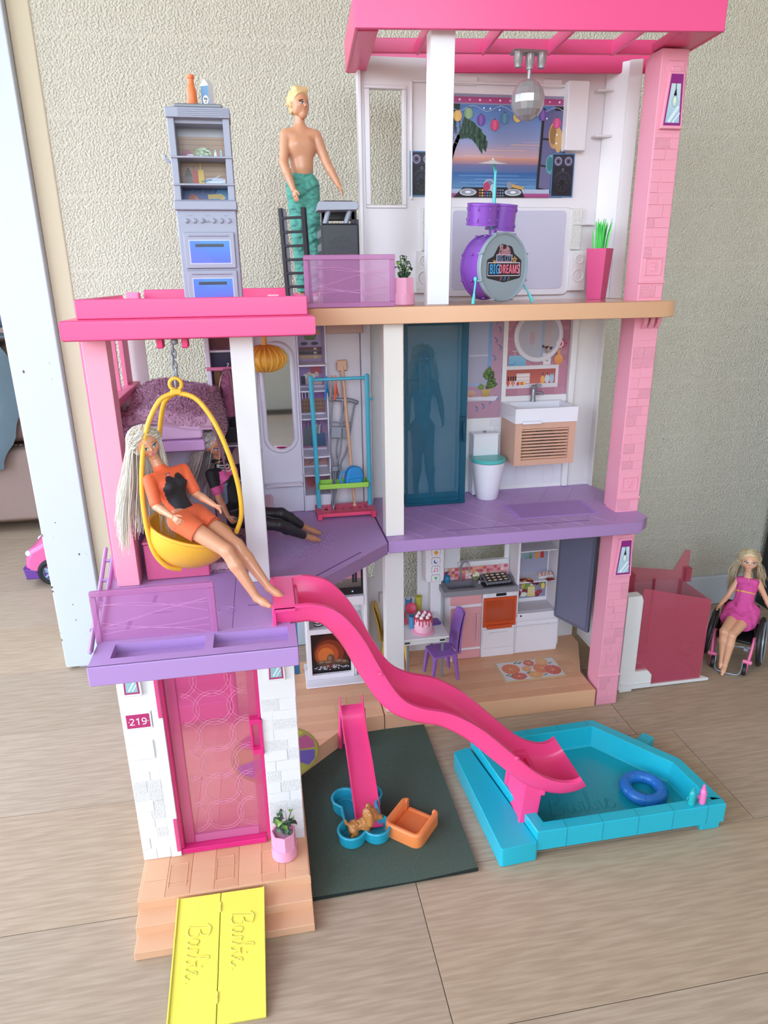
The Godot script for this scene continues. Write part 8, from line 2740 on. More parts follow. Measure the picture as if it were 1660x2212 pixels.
func chair(label: String, at: Vector3, turn: float, m: Material, back: float) -> void:
	var ch := thing("chair", label, "chair", at, turn, "moulded toy chairs at the table")
	put("seat", MB.new().extr(round_poly([Vector2(-0.023, -0.024), Vector2(0.023, -0.024), Vector2(0.0245, 0.024), Vector2(-0.0245, 0.024)], 0.006), 0.004, 0.0012), m, ch)
	ch.get_child(0).rotation.x = PI / 2
	ch.get_child(0).position.y = 0.0565
	var bk := MB.new()
	bk.surf(func(u: float, v: float) -> Vector3:
		var w := lerpf(0.022, 0.0175, v)
		return Vector3((u - 0.5) * 2.0 * w, 0.053 + v * (back - 0.055), -0.0235 - 0.012 * v * v - 0.005 * cos((u - 0.5) * 2.4) - 0.0012), 8, 8)
	bk.surf(func(u: float, v: float) -> Vector3:
		var w := lerpf(0.022, 0.0175, v)
		return Vector3((0.5 - u) * 2.0 * w, 0.053 + v * (back - 0.055), -0.0235 - 0.012 * v * v - 0.005 * cos((u - 0.5) * 2.4) + 0.0014), 8, 8)
	var edge := []
	for k in 17:
		var t := PI * k / 16
		var q := Vector2(cos(t), sin(t))
		edge.append(Vector3(q.x * lerpf(0.0215, 0.0175, minf(q.y * 1.3, 1.0)), 0.055 + (back - 0.057) * minf(1.0, q.y * 1.35), -0.027 - 0.012 * pow(minf(1.0, q.y * 1.35), 2.0) - 0.002))
	bk.tube(edge, 0.0018, 6)
	put("backrest", bk, m, ch)
	for sx in [-1, 1]:
		for sz in [-1, 1]:
			put("leg", MB.new().tube([Vector3(sx * 0.0195, 0.0545, sz * 0.019), Vector3(sx * 0.0225, 0.001, sz * 0.0255)], [0.0052, 0.003], 5, false, 0.7), m, ch)


func elevator() -> void:
	var el := thing("elevator", "white toy lift frame with a translucent pink cabin beside the brick pillar", "elevator", Vector3(0.115, 0.0, -0.085))
	var wh := mat("e4e4e2", 0.35)
	var red := veil("cc5870", 0.48, 0.3)
	var po := MB.new()
	po.extr(PackedVector2Array([Vector2(-0.0955, 0.004), Vector2(-0.064, 0.004), Vector2(-0.064, 0.19), Vector2(-0.068, 0.2), Vector2(-0.0955, 0.2)]), 0.02, 0.0015)
	put("post", po, wh, el).position = Vector3(0, 0, 0.035)
	var up := MB.new()
	up.bx(-0.1, 0.0, -0.02, -0.084, 0.42, 0.03, 0.001)
	put("track", up, mat("d8d4d0", 0.4), el)
	var ft := MB.new()
	ft.extr(round_poly([Vector2(-0.0935, 0.004), Vector2(-0.029, 0.004), Vector2(-0.029, 0.031), Vector2(-0.038, 0.042), Vector2(-0.0935, 0.042)], 0.002), 0.036, 0.0015)
	put("foot_box", ft, wh, el).position = Vector3(0, 0, 0.02)
	put("moulded_band", MB.new().tube([Vector3(-0.0925, 0.0175, 0.0565), Vector3(-0.032, 0.0175, 0.0565)], 0.002, 8), wh, el)
	put("foot", B(-0.0935, 0.0, 0.03, -0.068, 0.0045, 0.056, 0.001), wh, el)
	put("button", mbt(Vector3(-0.052, 0.042, 0.038), PI / 2).extr(rr(0.022, 0.013, 0.005), 0.002, 0.0008), mat("c8587c", 0.35), el).position.y = 0.0015
	put("base_plate", slab([Vector2(-0.03, 0.052), Vector2(0.095, 0.052), Vector2(0.078, 0.03), Vector2(0.07, -0.06), Vector2(-0.08, -0.06), Vector2(-0.08, 0.052)], 0.008, 0.0065, 0.001), wh, el)
	var fp := MB.new()
	fp.extr(round_poly([Vector2(-0.066, 0.006), Vector2(0.078, 0.006), Vector2(0.0775, 0.176), Vector2(-0.064, 0.212)], 0.006), 0.0028, 0.0008)
	put("cabin_front", fp, red, el).position = Vector3(0, 0, 0.048)
	put("cabin_side", B(0.0745, 0.006, -0.052, 0.0775, 0.175, 0.0475, 0.0008), red, el)
	var bp := MB.new()
	bp.extr(PackedVector2Array([Vector2(-0.08, 0.006), Vector2(0.08, 0.006), Vector2(0.086, 0.165), Vector2(0.1, 0.17), Vector2(0.1, 0.19), Vector2(0.094, 0.196), Vector2(0.094, 0.232), Vector2(0.083, 0.235), Vector2(0.062, 0.193), Vector2(-0.08, 0.214)]), 0.0028, 0.0006)
	put("cabin_back", bp, red, el).position = Vector3(0, 0, -0.056)
	put("cabin_floor", slab([Vector2(-0.064, 0.047), Vector2(0.075, 0.047), Vector2(0.075, -0.053), Vector2(-0.064, -0.053)], 0.011, 0.003, 0.0005), mat("d87a9c", 0.4), el)
	var ib := MB.new()
	ib.bx(-0.05, 0.15, -0.053, -0.03, 0.2, -0.035, 0.001)
	ib.bx(0.018, 0.03, -0.052, 0.022, 0.18, -0.047, 0.001)
	ib.bx(0.086, 0.166, -0.062, 0.1, 0.196, -0.048, 0.001)
	put("cabin_rib", ib, veil("b83c58", 0.6, 0.3), el)
	var em := MB.new()
	for r in [0.013, 0.0165]:
		var pts := []
		for k in 24:
			pts.append(Vector3(0.045 + cos(TAU * k / 24) * r, 0.075 + sin(TAU * k / 24) * r, 0.0509))
		em.tube(pts, 0.0004, 4, true)
	em.box(Vector3(0.0125, 0.106, 0.0512), Vector3(0.009, 0.0025, 0.002), 0.0008)
	em.box(Vector3(0.0155, 0.101, 0.0512), Vector3(0.0025, 0.012, 0.002), 0.0008)
	put("relief", em, mat("c04a66", 0.35), el)


func wheelchair() -> void:
	var wc := thing("wheelchair", "pink and black toy wheelchair standing on the floor at the right", "wheelchair", Vector3(0.309, 0.0, -0.0995), -0.764)
	var bk := mat("1d1d20", 0.45)
	var pk := mat("f07aa8", 0.35)
	var sv := mat("a9b4c2", 0.3, 0.5, 0.4)
	for s in [-1, 1]:
		var ty := mbt(Vector3(s * 0.046, 0.0505, -0.004), 0, 0, PI / 2 + s * 0.08)
		ty.lathe([Vector2(0.0425, -0.0035), Vector2(0.046, -0.0045), Vector2(0.0495, -0.0025), Vector2(0.0503, 0.0), Vector2(0.0495, 0.0025), Vector2(0.046, 0.0045), Vector2(0.0425, 0.0035), Vector2(0.0425, -0.0035)], 48)
		var wh := put("wheel", ty, bk, wc)
		var rm := MB.new()
		rm.x = ty.x
		rm.lathe([Vector2(0.036, -0.0025), Vector2(0.043, -0.003), Vector2(0.043, 0.003), Vector2(0.036, 0.0025), Vector2(0.0355, 0.0), Vector2(0.036, -0.0025)], 48)
		rm.lathe([Vector2(0.0001, -0.0055), Vector2(0.007, -0.0055), Vector2(0.008, 0.0), Vector2(0.007, 0.0055), Vector2(0.0001, 0.0055)], 20)
		var rp := []
		for k in 36:
			rp.append(Vector3(cos(TAU * k / 36) * 0.042, -s * 0.0062, sin(TAU * k / 36) * 0.042))
		rm.tube(rp, 0.0014, 6, true)
		put("rim", rm, sv, wh)
		for k in 8:
			var a := TAU * k / 8
			var spk := MB.new()
			spk.x = ty.x
			spk.tube([Vector3(cos(a) * 0.006, 0, sin(a) * 0.006), Vector3(cos(a + 0.25) * 0.037, 0, sin(a + 0.25) * 0.037)], 0.0012, 5)
			put("spoke", spk, mat("5c6068", 0.4), wh)
		var fr := MB.new()
		fr.tube(curve([Vector3(s * 0.035, 0.062, 0.012), Vector3(s * 0.0355, 0.066, 0.024), Vector3(s * 0.0355, 0.058, 0.036), Vector3(s * 0.0345, 0.042, 0.044), Vector3(s * 0.033, 0.025, 0.048)], 5), 0.0028, 8)
		fr.tube(curve([Vector3(s * 0.034, 0.048, 0.006), Vector3(s * 0.033, 0.034, 0.022), Vector3(s * 0.0315, 0.024, 0.042)], 5), 0.0026, 8)
		fr.tube([Vector3(s * 0.032, 0.026, 0.05), Vector3(s * 0.0315, 0.006, 0.057)], 0.0026, 7)
		fr.tube([Vector3(s * 0.024, 0.0265, 0.05), Vector3(s * 0.039, 0.0265, 0.05)], 0.0042, 10)
		fr.tube([Vector3(s * 0.034, 0.06, 0.008), Vector3(s * 0.033, 0.04, -0.02), Vector3(s * 0.033, 0.1, -0.034)], 0.0026, 7)
		put("side_frame", fr, pk, wc)
		var cs := mbt(Vector3(s * 0.0285, 0.0125, 0.056), 0, 0.1, PI / 2)
		cs.lathe([Vector2(0.0001, -0.0035), Vector2(0.0095, -0.0038), Vector2(0.0123, -0.0025), Vector2(0.0125, 0.0), Vector2(0.0123, 0.0025), Vector2(0.0095, 0.0038), Vector2(0.0001, 0.0035)], 24)
		put("caster_wheel", cs, bk, wc)
		put("axle", MB.new().tube([Vector3(s * 0.03, 0.048, -0.004), Vector3(s * 0.05, 0.0505, -0.004)], 0.003, 8), sv, wc)
	put("cross_axle", MB.new().tube([Vector3(-0.04, 0.048, 0.0), Vector3(0.04, 0.048, 0.0)], 0.0026, 8).tube([Vector3(-0.033, 0.035, 0.02), Vector3(0.033, 0.042, 0.018)], 0.002, 8).box(Vector3(0.024, 0.038, 0.02), Vector3(0.01, 0.008, 0.01), 0.002), sv, wc)
	put("seat", B(-0.0325, 0.052, -0.03, 0.0325, 0.06, 0.03, 0.003), bk, wc)
	put("backrest", mbt(Vector3(0, 0.085, -0.034), -0.12).box(Vector3.ZERO, Vector3(0.066, 0.055, 0.006), 0.003), bk, wc)
	for s in [-1, 1]:
		put("side_guard", B(s * 0.033, 0.055, -0.028, s * 0.037, 0.078, 0.016, 0.002), bk, wc)
	put("footrest", MB.new().tube(curve([Vector3(-0.0245, 0.026, 0.05), Vector3(-0.0245, 0.012, 0.057), Vector3(-0.021, 0.0045, 0.066), Vector3(-0.012, 0.003, 0.0705), Vector3(0.012, 0.003, 0.0705), Vector3(0.021, 0.0045, 0.066), Vector3(0.0245, 0.012, 0.057), Vector3(0.0245, 0.026, 0.05)], 4), 0.0016, 7), sv, wc)


# ================================================================ the dolls
func face_texture(skin: String, iris: String, lip: String, brow: String, male := false) -> ImageTexture:
	var im := Image.create(256, 256, false, Image.FORMAT_RGB8)
	var sk := Color(skin)
	im.fill(sk)
	var dot := func(cx: float, cy: float, rx: float, ry: float, c: Color, soft := 0.0, tilt := 0.0) -> void:
		var m := int(maxf(rx, ry) * (1.0 + soft)) + 2
		for y in range(maxi(0, int(cy) - m), mini(256, int(cy) + m)):
			for x in range(maxi(0, int(cx) - m), mini(256, int(cx) + m)):
				var d := Vector2(x - cx, y - cy).rotated(-tilt)
				var q := Vector2(d.x / rx, d.y / ry).length()
				var k := clampf((1.0 - q) * (1.0 / soft if soft > 0.0 else maxf(rx, ry)) + (0.0 if soft > 0.0 else 0.5), 0.0, 1.0) * c.a
				if k > 0.0:
					im.set_pixel(x, y, im.get_pixel(x, y).lerp(Color(c.r, c.g, c.b), k))
	for s in [-1, 1]:
		var ex: float = 128 + s * 40
		dot.call(ex + s * 12, 172.0, 26.0, 20.0, Color(Color("e0685f"), 0.28 if not male else 0.1), 0.9)
		if not male:
			dot.call(ex + s * 2, 116.0, 27.0, 15.0, Color(Color("a884b0"), 0.5), 0.7)
		dot.call(ex, 123.0, 23.0, 13.5 if not male else 10.0, Color("2c2228"), 0.0, s * -0.12)
		dot.call(ex - s * 1, 126.0, 20.0, 10.5 if not male else 8.0, Color("f4f2f0"), 0.0, s * -0.1)
		dot.call(ex + 2, 125.0, 11.0, 11.5 if not male else 9.0, Color(iris).darkened(0.45))
		dot.call(ex + 2, 125.5, 9.0, 9.5 if not male else 7.5, Color(iris))
		dot.call(ex + 2, 125.0, 4.5, 5.0, Color("151318"))
		dot.call(ex - 1, 121.0, 2.6, 2.6, Color("ffffff"))
		dot.call(ex + s * 2, 114.0, 25.0, 4.0, Color("241c20"), 0.0, s * -0.16)
		if not male:
			dot.call(ex + s * 24, 112.0, 7.0, 3.0, Color("241c20"), 0.0, s * -0.6)
		dot.call(ex + s * 3, 94.0 if not male else 101.0, 25.0, 3.2 if not male else 6.5, Color(brow), 0.0, s * 0.14)
		dot.call(ex + s * 22, 97.0 if not male else 104.0, 8.0, 2.0 if not male else 4.0, Color(brow), 0.0, s * 0.45)
		dot.call(128 + s * 6, 158.0, 3.0, 2.0, sk.darkened(0.3))
	if male:
		dot.call(128, 181.0, 19.0, 4.0, Color(lip), 0.3)
		dot.call(128, 180.0, 20.0, 1.3, sk.darkened(0.4))
	else:
		dot.call(128, 182.0, 20.0, 5.0, Color(lip))
		dot.call(121, 178.0, 9.0, 4.5, Color(lip))
		dot.call(135, 178.0, 9.0, 4.5, Color(lip))
		dot.call(128, 187.0, 14.0, 4.5, Color(lip))
		dot.call(128, 182.0, 16.0, 2.0, Color("f6eeee") if lip == "d66a6a" else Color(lip).darkened(0.35))
	return ImageTexture.create_from_image(im)


func skin_mat(tex: Texture2D, rough := 0.35) -> StandardMaterial3D:
	var m := StandardMaterial3D.new()
	m.albedo_texture = tex
	m.texture_repeat = false
	m.roughness = rough
	m.metallic_specular = 0.5
	m.subsurf_scatter_enabled = false
	return m


func head_mesh(mb: MB, xf: Transform3D, k: float, male := false) -> void:
	var keep := mb.x
	var from := mb.v.size()
	mb.x = keep * xf
	var b := [
		[Vector3(0, 0.0055, -0.0025), Vector3(0, 0.0045, 0.0005), 0.0128, 0.0122, 0.003],
		[Vector3(0, -0.002, 0.0035), Vector3(0, -0.0125, 0.0068), 0.0102, 0.0042 if not male else 0.0058, 0.004],
		[Vector3(-0.0055, -0.0035, 0.0062), Vector3(0.0055, -0.0035, 0.0062), 0.0048, 0.0048, 0.004],
		[Vector3(0, 0.0005, 0.0124), Vector3(0, -0.0034, 0.0142), 0.0009, 0.0013 if not male else 0.0017, 0.002],
		[Vector3(-0.0022, -0.0079, 0.0112), Vector3(0.0022, -0.0079, 0.0112), 0.0011, 0.0011, 0.002],
		[Vector3(-0.0014, -0.0092, 0.0107), Vector3(0.0014, -0.0092, 0.0107), 0.0013, 0.0013, 0.002],
		[Vector3(-0.0118, 0.0012, -0.0015), Vector3(-0.0112, -0.0035, -0.0005), 0.0018, 0.0012, 0.001],
		[Vector3(0.0118, 0.0012, -0.0015), Vector3(0.0112, -0.0035, -0.0005), 0.0018, 0.0012, 0.001],
	]
	if male:
		b.append([Vector3(-0.0062, -0.0085, 0.002), Vector3(0.0062, -0.0085, 0.002), 0.0052, 0.0052, 0.004])
	for q in b:
		for i in 5:
			q[i] *= k
	body(mb, b, 0.00055 * k)
	var inv := (keep * xf).affine_inverse()
	for i in range(from, mb.v.size()):
		var p := inv * mb.v[i] / k
		if p.z > 0.002:
			mb.uv[i] = Vector2(0.5 + p.x / 0.033, 0.48 - p.y / 0.0335)
	mb.x = keep


func hand(mb: MB, at: Vector3, d: Vector3, thumb: Vector3, k: float, curl: float) -> void:
	d = d.normalized()
	var a := (thumb - d * thumb.dot(d)).normalized()
	var n := d.cross(a).normalized()
	var xf := Basis(a, n, d)
	var b := [[Vector3(0, 0, -0.002), Vector3(0.0005, 0, 0.0055), 0.0026, 0.003, 0.001, [Vector3(0, 1, 0), 1.55]], [Vector3(-0.0018, 0, 0.0025), Vector3(-0.002, 0, 0.0062), 0.0018, 0.0016, 0.0015], [Vector3(0.0018, 0, 0.0025), Vector3(0.0022, 0, 0.0062), 0.0018, 0.0016, 0.0015]]
	for i in 4:
		var x := 0.0029 - i * 0.00195
		var L: float = [0.0062, 0.0068, 0.0064, 0.0052][i]
		var p0 := Vector3(x, 0, 0.0062)
		var p1 := p0 + Vector3(x * 0.08, -L * 0.5 * sin(curl * 0.5), L * 0.5 * cos(curl * 0.5))
		var p2 := p1 + Vector3(x * 0.04, -L * 0.5 * sin(curl * 1.3), L * 0.5 * cos(curl * 1.3))
		b.append([p0, p1, 0.00105, 0.00095, 0.0003])
		b.append([p1, p2, 0.00095, 0.0007, 0.0003])
	b.append([Vector3(0.0022, -0.0003, 0.001), Vector3(0.0052, -0.0012, 0.0042), 0.0015, 0.0011, 0.001])
	b.append([Vector3(0.0052, -0.0012, 0.0042), Vector3(0.0062, -0.0018, 0.0075), 0.0011, 0.0008, 0.0003])
	for q in b:
		for i in 5:
			q[i] *= k
	var keep := mb.x
	mb.x = keep * Transform3D(xf, at)
	body(mb, b, 0.0005 * k)
	mb.x = keep


func torso_bones(j: Dictionary, male: bool) -> Array:
	var side: Vector3 = (j.sh[1] - j.sh[0]).normalized()
	var up: Vector3 = (j.neck - j.waist).normalized()
	var f := side.cross(up).normalized()
	var g := 1.25 if male else 1.0
	var hip: Vector3 = (j.hip[0] + j.hip[1]) * 0.5
	var hs: Vector3 = (j.hip[1] - j.hip[0]).normalized()
	var b := [
		[hip + hs * 0.0055, hip - hs * 0.0055, 0.0135 * (1.0 if not male else 1.02), 0.0135, 0.006, [f, 1.12]],
		[hip, j.waist, 0.0125, 0.0108 * g, 0.008, [f, 1.2]],
		[j.waist - side * 0.0025 * g, j.chest - side * 0.006 * g, 0.0092 * g, 0.0098 * g, 0.008],
		[j.waist + side * 0.0025 * g, j.chest + side * 0.006 * g, 0.0092 * g, 0.0098 * g, 0.008],
		[j.chest - side * 0.007 * g, j.chest + side * 0.007 * g, 0.0105 * g, 0.0105 * g, 0.008],
		[j.sh[0].lerp(j.sh[1], 0.16), j.sh[0].lerp(j.sh[1], 0.84), 0.0062 * g, 0.0062 * g, 0.008],
		[j.neck - up * 0.006, j.head - (j.head - j.neck) * 0.2, 0.0068 * g, 0.0052 * g, 0.006],
	]
	if male:
		for i in 2:
			b.append([j.neck - up * 0.004, j.sh[i].lerp(j.sh[1 - i], 0.12) + up * 0.002, 0.0068, 0.0062, 0.008])
		b.append([j.chest + f * 0.0065 - side * 0.007 + up * 0.004, j.chest + f * 0.0065 + side * 0.007 + up * 0.004, 0.0072, 0.0072, 0.005])
	else:
		for s in [-1, 1]:
			b.append([j.chest + f * 0.006 + side * s * 0.0075, j.chest + f * 0.0088 + side * s * 0.0072 - up * 0.001, 0.0078, 0.0062, 0.004])
	return b


func arm_bones(j: Dictionary, male: bool, i: int, part := 1.0) -> Array:
	var g := 1.38 if male else 1.0
	if part < 1.0:
		return [[j.sh[i], j.sh[i].lerp(j.el[i], part), 0.0062 * g, 0.0056 * g, 0.003]]
	return [[j.sh[i], j.el[i], 0.0063 * g, 0.0047 * g, 0.003], [j.el[i], j.el[i].lerp(j.wr[i], 0.35), 0.0047 * g, 0.0046 * g, 0.002], [j.el[i].lerp(j.wr[i], 0.35), j.wr[i], 0.0046 * g, 0.003 * g, 0.002]]


func leg_bones(j: Dictionary, male: bool, i: int, foot := true) -> Array:
	var g := 1.05 if male else 1.0
	var k: Vector3 = j.kn[i]
	var calf: Vector3 = k.lerp(j.an[i], 0.3)
	var b := [[j.hip[i], k, 0.0125 * g, 0.0078 * g, 0.005], [k, calf, 0.0078 * g, 0.008 * g, 0.003], [calf, j.an[i], 0.008 * g, 0.0045 * g, 0.003]]
	if foot:
		var toe: Vector3 = j.to[i]
		b.append([j.an[i], j.an[i].lerp(toe, 0.6), 0.0047, 0.0046, 0.002])
		b.append([j.an[i].lerp(toe, 0.5), toe, 0.0046, 0.003, 0.002])
	return b


func hair_strands(head: Transform3D, k: float, fall: Vector3, count: int, length: Vector2, spread: float, cols: Array, sd: int, lean := Vector3.ZERO, wave := 0.0) -> MB:
	rng.seed = sd
	var m := MB.new()
	var inv := head.affine_inverse().basis
	var fl := (inv * fall).normalized()
	var ln := inv * lean
	var done := 0
	while done < count:
		var d := Vector3(rng.randf_range(-1, 1), rng.randf_range(-0.75, 1), rng.randf_range(-1, 0.75)).normalized()
		var root := Vector3(0, 0.0052, -0.0015) + d * Vector3(0.0132, 0.0132, 0.014)
		if root.z * 0.917 - root.y * 0.4 > 0.0056 or root.y < -0.008 or root.z > 0.003 and root.y < 0.004:
			continue
		done += 1
		var o := d - fl * d.dot(fl)
		if o.z > 0.2:                                                         # from the parting to the sides of the face
			o = Vector3(signf(o.x + rng.randf_range(-0.05, 0.05)) * 0.95, o.y * 0.3, 0.1)
		o = (o + Vector3(rng.randf_range(-1, 1), 0, rng.randf_range(-1, 0.3)) * 0.25).normalized()
		var L := rng.randf_range(length.x, length.y) / k
		var r1 := rng.randf_range(0.0145, 0.0185)
		var ce := Vector3(0, 0.004, -0.003)
		var sp := rng.randf_range(0.5, 1.0) * spread / k
		var p := [root, root + d * 0.002 + o * 0.003, ce + o * r1 + fl * 0.005, ce + o * (r1 + sp * 0.3) + fl * L * 0.35 + ln * 0.25, ce + o * (r1 + sp * 0.75) + fl * L * 0.7 + ln * 0.65, ce + o * (r1 * 0.9 + sp) + fl * L + ln]
		if wave > 0.0:
			for i in range(3, 6):
				p[i] += Vector3(rng.randf_range(-1, 1), rng.randf_range(-1, 1), rng.randf_range(-1, 1)) * wave
		var pts := []
		for q in curve(p, 3):
			pts.append(head * (q * k))
		var rad := []
		for i in pts.size():
			rad.append(0.00062 * (1.0 - 0.55 * float(i) / pts.size()))
		m.col = Color(cols[rng.randi() % cols.size()])
		m.tube(pts, rad, 4, false, 0.7)
	return m


func scalp(head: Transform3D, k: float, col: String) -> MB:
	var m := MB.new()
	m.x = head
	m.col = Color(col)
	var b := [[Vector3(0, 0.0056, -0.003) * k, Vector3(0, 0.005, -0.0005) * k, 0.0138 * k, 0.0131 * k, 0.001]]
	body(m, b, 0.0007 * k, [Plane(Vector3(0, -0.4, 0.917).normalized(), 0.0049 * k), Plane(Vector3(0, -1, 0.1).normalized(), 0.0085 * k)])
	return m


func head_frame(at: Vector3, f: Vector3, u: Vector3) -> Transform3D:
	f = f.normalized()
	var x := u.cross(f).normalized()
	return Transform3D(Basis(x, f.cross(x).normalized(), f), at)


func doll(label: String, base: Vector3, j: Dictionary, f: Vector3, u: Vector3, tex: Texture2D, k := 1.0, male := false) -> Array:
	var o := thing("person", label, "doll", base)
	var mb := MB.new()
	var bones := torso_bones(j, male)
	for i in 2:
		bones += arm_bones(j, male, i)
		bones += leg_bones(j, male, i)
	body(mb, bones, 0.0013)
	var hf := head_frame(j.head, f, u)
	head_mesh(mb, hf, k, male)
	var side: Vector3 = (j.sh[1] - j.sh[0]).normalized()
	var fw: Vector3 = side.cross((j.neck - j.waist).normalized()).normalized()
	for i in 2:
		hand(mb, j.wr[i], j.hd[i] - j.wr[i], fw + side * (0.4 if i == 0 else -0.4), 1.0 if not male else 1.25, j.get("curl", 0.5) * (1.0 if i == 0 else -1.0))
	put("body", mb, skin_mat(tex, 0.3), o)
	return [o, hf]


func hair_mat() -> StandardMaterial3D:
	if not mat_cache.has("hair"):
		var m: StandardMaterial3D = tinted(0.38).duplicate()
		m.backlight_enabled = true
		m.backlight = Color(0.6, 0.6, 0.58)
		mat_cache["hair"] = m
	return mat_cache["hair"]


func plane_at(p: Vector3, n: Vector3) -> Plane:
	return Plane(n.normalized(), p)


func dolls() -> void:
	var blonde := ["f8f2e4", "fcf8f0", "f2e8d4", "fffdf8", "ecdfc6", "f8f3ea"]
	# ---- the doll in the swing
	var j := {"head": Vector3(-0.0503, 0.1527, -0.012), "neck": Vector3(-0.038, 0.1239, -0.01), "chest": Vector3(-0.0291, 0.1037, -0.004), "waist": Vector3(-0.0219, 0.0795, 0.0), "sh": [Vector3(-0.0482, 0.1162, 0.012), Vector3(-0.0139, 0.1176, -0.024)], "el": [Vector3(-0.0411, 0.09, 0.028), Vector3(-0.0007, 0.0903, -0.012)], "wr": [Vector3(-0.0212, 0.0833, 0.05), Vector3(0.0209, 0.0796, 0.006)], "hd": [Vector3(-0.0108, 0.0761, 0.058), Vector3(0.034, 0.0691, 0.012)], "hip": [Vector3(-0.0194, 0.0676, 0.016), Vector3(-0.0031, 0.0644, -0.01)], "kn": [Vector3(0.0325, 0.0362, 0.044), Vector3(0.0433, 0.0344, 0.024)], "an": [Vector3(0.0626, -0.0179, 0.062), Vector3(0.0774, -0.0128, 0.048)], "to": [Vector3(0.0767, -0.0245, 0.072), Vector3(0.0932, -0.0244, 0.056)]}
	var d := doll("blonde doll in an orange and black outfit lounging in the yellow hanging chair", Vector3(-0.69, 0.42, 0.2), j, Vector3(0.42, -0.05, 0.9), Vector3(-0.32, 0.95, 0.08), face_texture("dc9c78", "3f8f9c", "d86a8a", "9a7048"), 1.08)
	var up: Vector3 = (j.neck - j.waist).normalized()
	var side: Vector3 = (j.sh[1] - j.sh[0]).normalized()
	var fw: Vector3 = side.cross(up).normalized()
	var top := MB.new()
	var tb := torso_bones(j, false)
	for i in 2:
		tb += arm_bones(j, false, i, 0.86)
	body(top, tb, 0.0011, [plane_at(j.neck + up * 0.0035, up), plane_at(j.waist - up * 0.012, -up)], 0.001, func(p: Vector3) -> Color:
		var q: Vector3 = p - j.waist
		var v := q.dot(up)
		var uu := absf(q.dot(side))
		var front := q.dot(fw) > -0.002
		var lim := 0.0365 - maxf(0.0, 0.0045 - uu) * 0.9 - maxf(0.0, uu - 0.0095) * 1.4
		if front and v < lim and uu < lerpf(0.0112, 0.0185, clampf(v / 0.026, 0.0, 1.0)):
			return Color("26242c")
		return Color("f0693f"))
	put("top", top, tinted(0.6), d[0], "orange short-sleeved top with a black heart-shaped front")
	var bd := MB.new()
	bd.x = Transform3D(Basis(side, up, fw), j.chest + up * 0.0125 + fw * 0.0142 - side * 0.0055)
	bd.pp([Vector2(0, -0.0022), Vector2(0.0032, 0.0012), Vector2(0.0018, 0.002), Vector2(0, 0.0012), Vector2(-0.0018, 0.002), Vector2(-0.0032, 0.0012)], "6a3a6e")
	bd.pp([Vector2(0, -0.0016), Vector2(0.0024, 0.001), Vector2(0, 0.0006), Vector2(-0.0024, 0.001)], "f0a0b4")
	bd.pl([Vector2(-0.0006, 0.0006), Vector2(-0.0006, -0.0006), Vector2(0.0006, -0.0006), Vector2(0.0006, 0.0)], 0.0003, "fbeef0")
	put("badge", bd, printed(), d[0])
	var sh := MB.new()
	var hip: Vector3 = (j.hip[0] + j.hip[1]) * 0.5
	var sb := torso_bones(j, false).slice(0, 2)
	for i in 2:
		sb.append([j.hip[i], j.hip[i].lerp(j.kn[i], 0.42), 0.0128, 0.0112, 0.005])
	body(sh, sb, 0.0011, [plane_at(j.waist - up * 0.005, up), plane_at(j.hip[0].lerp(j.kn[0], 0.4), j.kn[0] - j.hip[0])], 0.0014)
	put("shorts", sh, cloth("e8704a", 700.0, 0.03), d[0])
	var hems := MB.new()
	for i in 2:
		var ax: Vector3 = (j.kn[i] - j.hip[i]).normalized()
		var c: Vector3 = j.hip[i].lerp(j.kn[i], 0.4)
		var a := ax.cross(DY).normalized()
		var b := ax.cross(a)
		var pts := []
		for k in 20:
			pts.append(c + (a * cos(TAU * k / 20) + b * sin(TAU * k / 20)) * 0.0124)
		hems.tube(pts, 0.0009, 6, true)
	put("hem", hems, cloth("d8623f"), d[0])
	var hm := hair_strands(d[1], 1.08, Vector3(0.0, -1.0, -0.02), 640, Vector2(0.085, 0.125), 0.019, blonde, 101, Vector3(-0.008, 0, 0.004), 0.0016)
	put("hair", hm, hair_mat(), d[0], "long pale blonde hair").set_meta("kind", "stuff")
	put("scalp", scalp(d[1], 1.08, "e9dcc2"), tinted(0.45), d[0])
	# ---- the doll reclining on the fuzzy mat
	j = {"head": Vector3(-0.0166, 0.1418, -0.01), "neck": Vector3(-0.0122, 0.1151, -0.014), "chest": Vector3(-0.0057, 0.092, -0.01), "waist": Vector3(0.0031, 0.0635, -0.004), "sh": [Vector3(-0.024, 0.1051, 0.006), Vector3(0.0145, 0.1011, -0.03)], "el": [Vector3(-0.0149, 0.072, 0.018), Vector3(0.0322, 0.0692, -0.02)], "wr": [Vector3(-0.0033, 0.0494, 0.034), Vector3(0.0386, 0.0421, -0.008)], "hd": [Vector3(0.0084, 0.0357, 0.038), Vector3(0.0438, 0.0261, -0.003)], "hip": [Vector3(0.0046, 0.0346, 0.0), Vector3(0.0159, 0.0326, -0.022)], "kn": [Vector3(0.0648, 0.0338, 0.036), Vector3(0.0687, 0.042, 0.012)], "an": [Vector3(0.1032, 0.002, 0.006), Vector3(0.1055, 0.0078, -0.013)], "to": [Vector3(0.1229, -0.0077, 0.0), Vector3(0.1254, -0.0037, -0.018)]}
	d = doll("doll with black and pink top and black leggings sitting against the loft bed", Vector3(-0.66, 0.39, 0.04), j, Vector3(0.62, -0.1, 0.75), Vector3(-0.2, 0.97, 0.1), face_texture("b67c5e", "3f6f9c", "d66a6a", "6a4a34"), 1.05)
	up = (j.neck - j.waist).normalized()
	side = (j.sh[1] - j.sh[0]).normalized()
	fw = side.cross(up).normalized()
	var top2 := MB.new()
	tb = torso_bones(j, false)
	for i in 2:
		tb += arm_bones(j, false, i, 0.72)
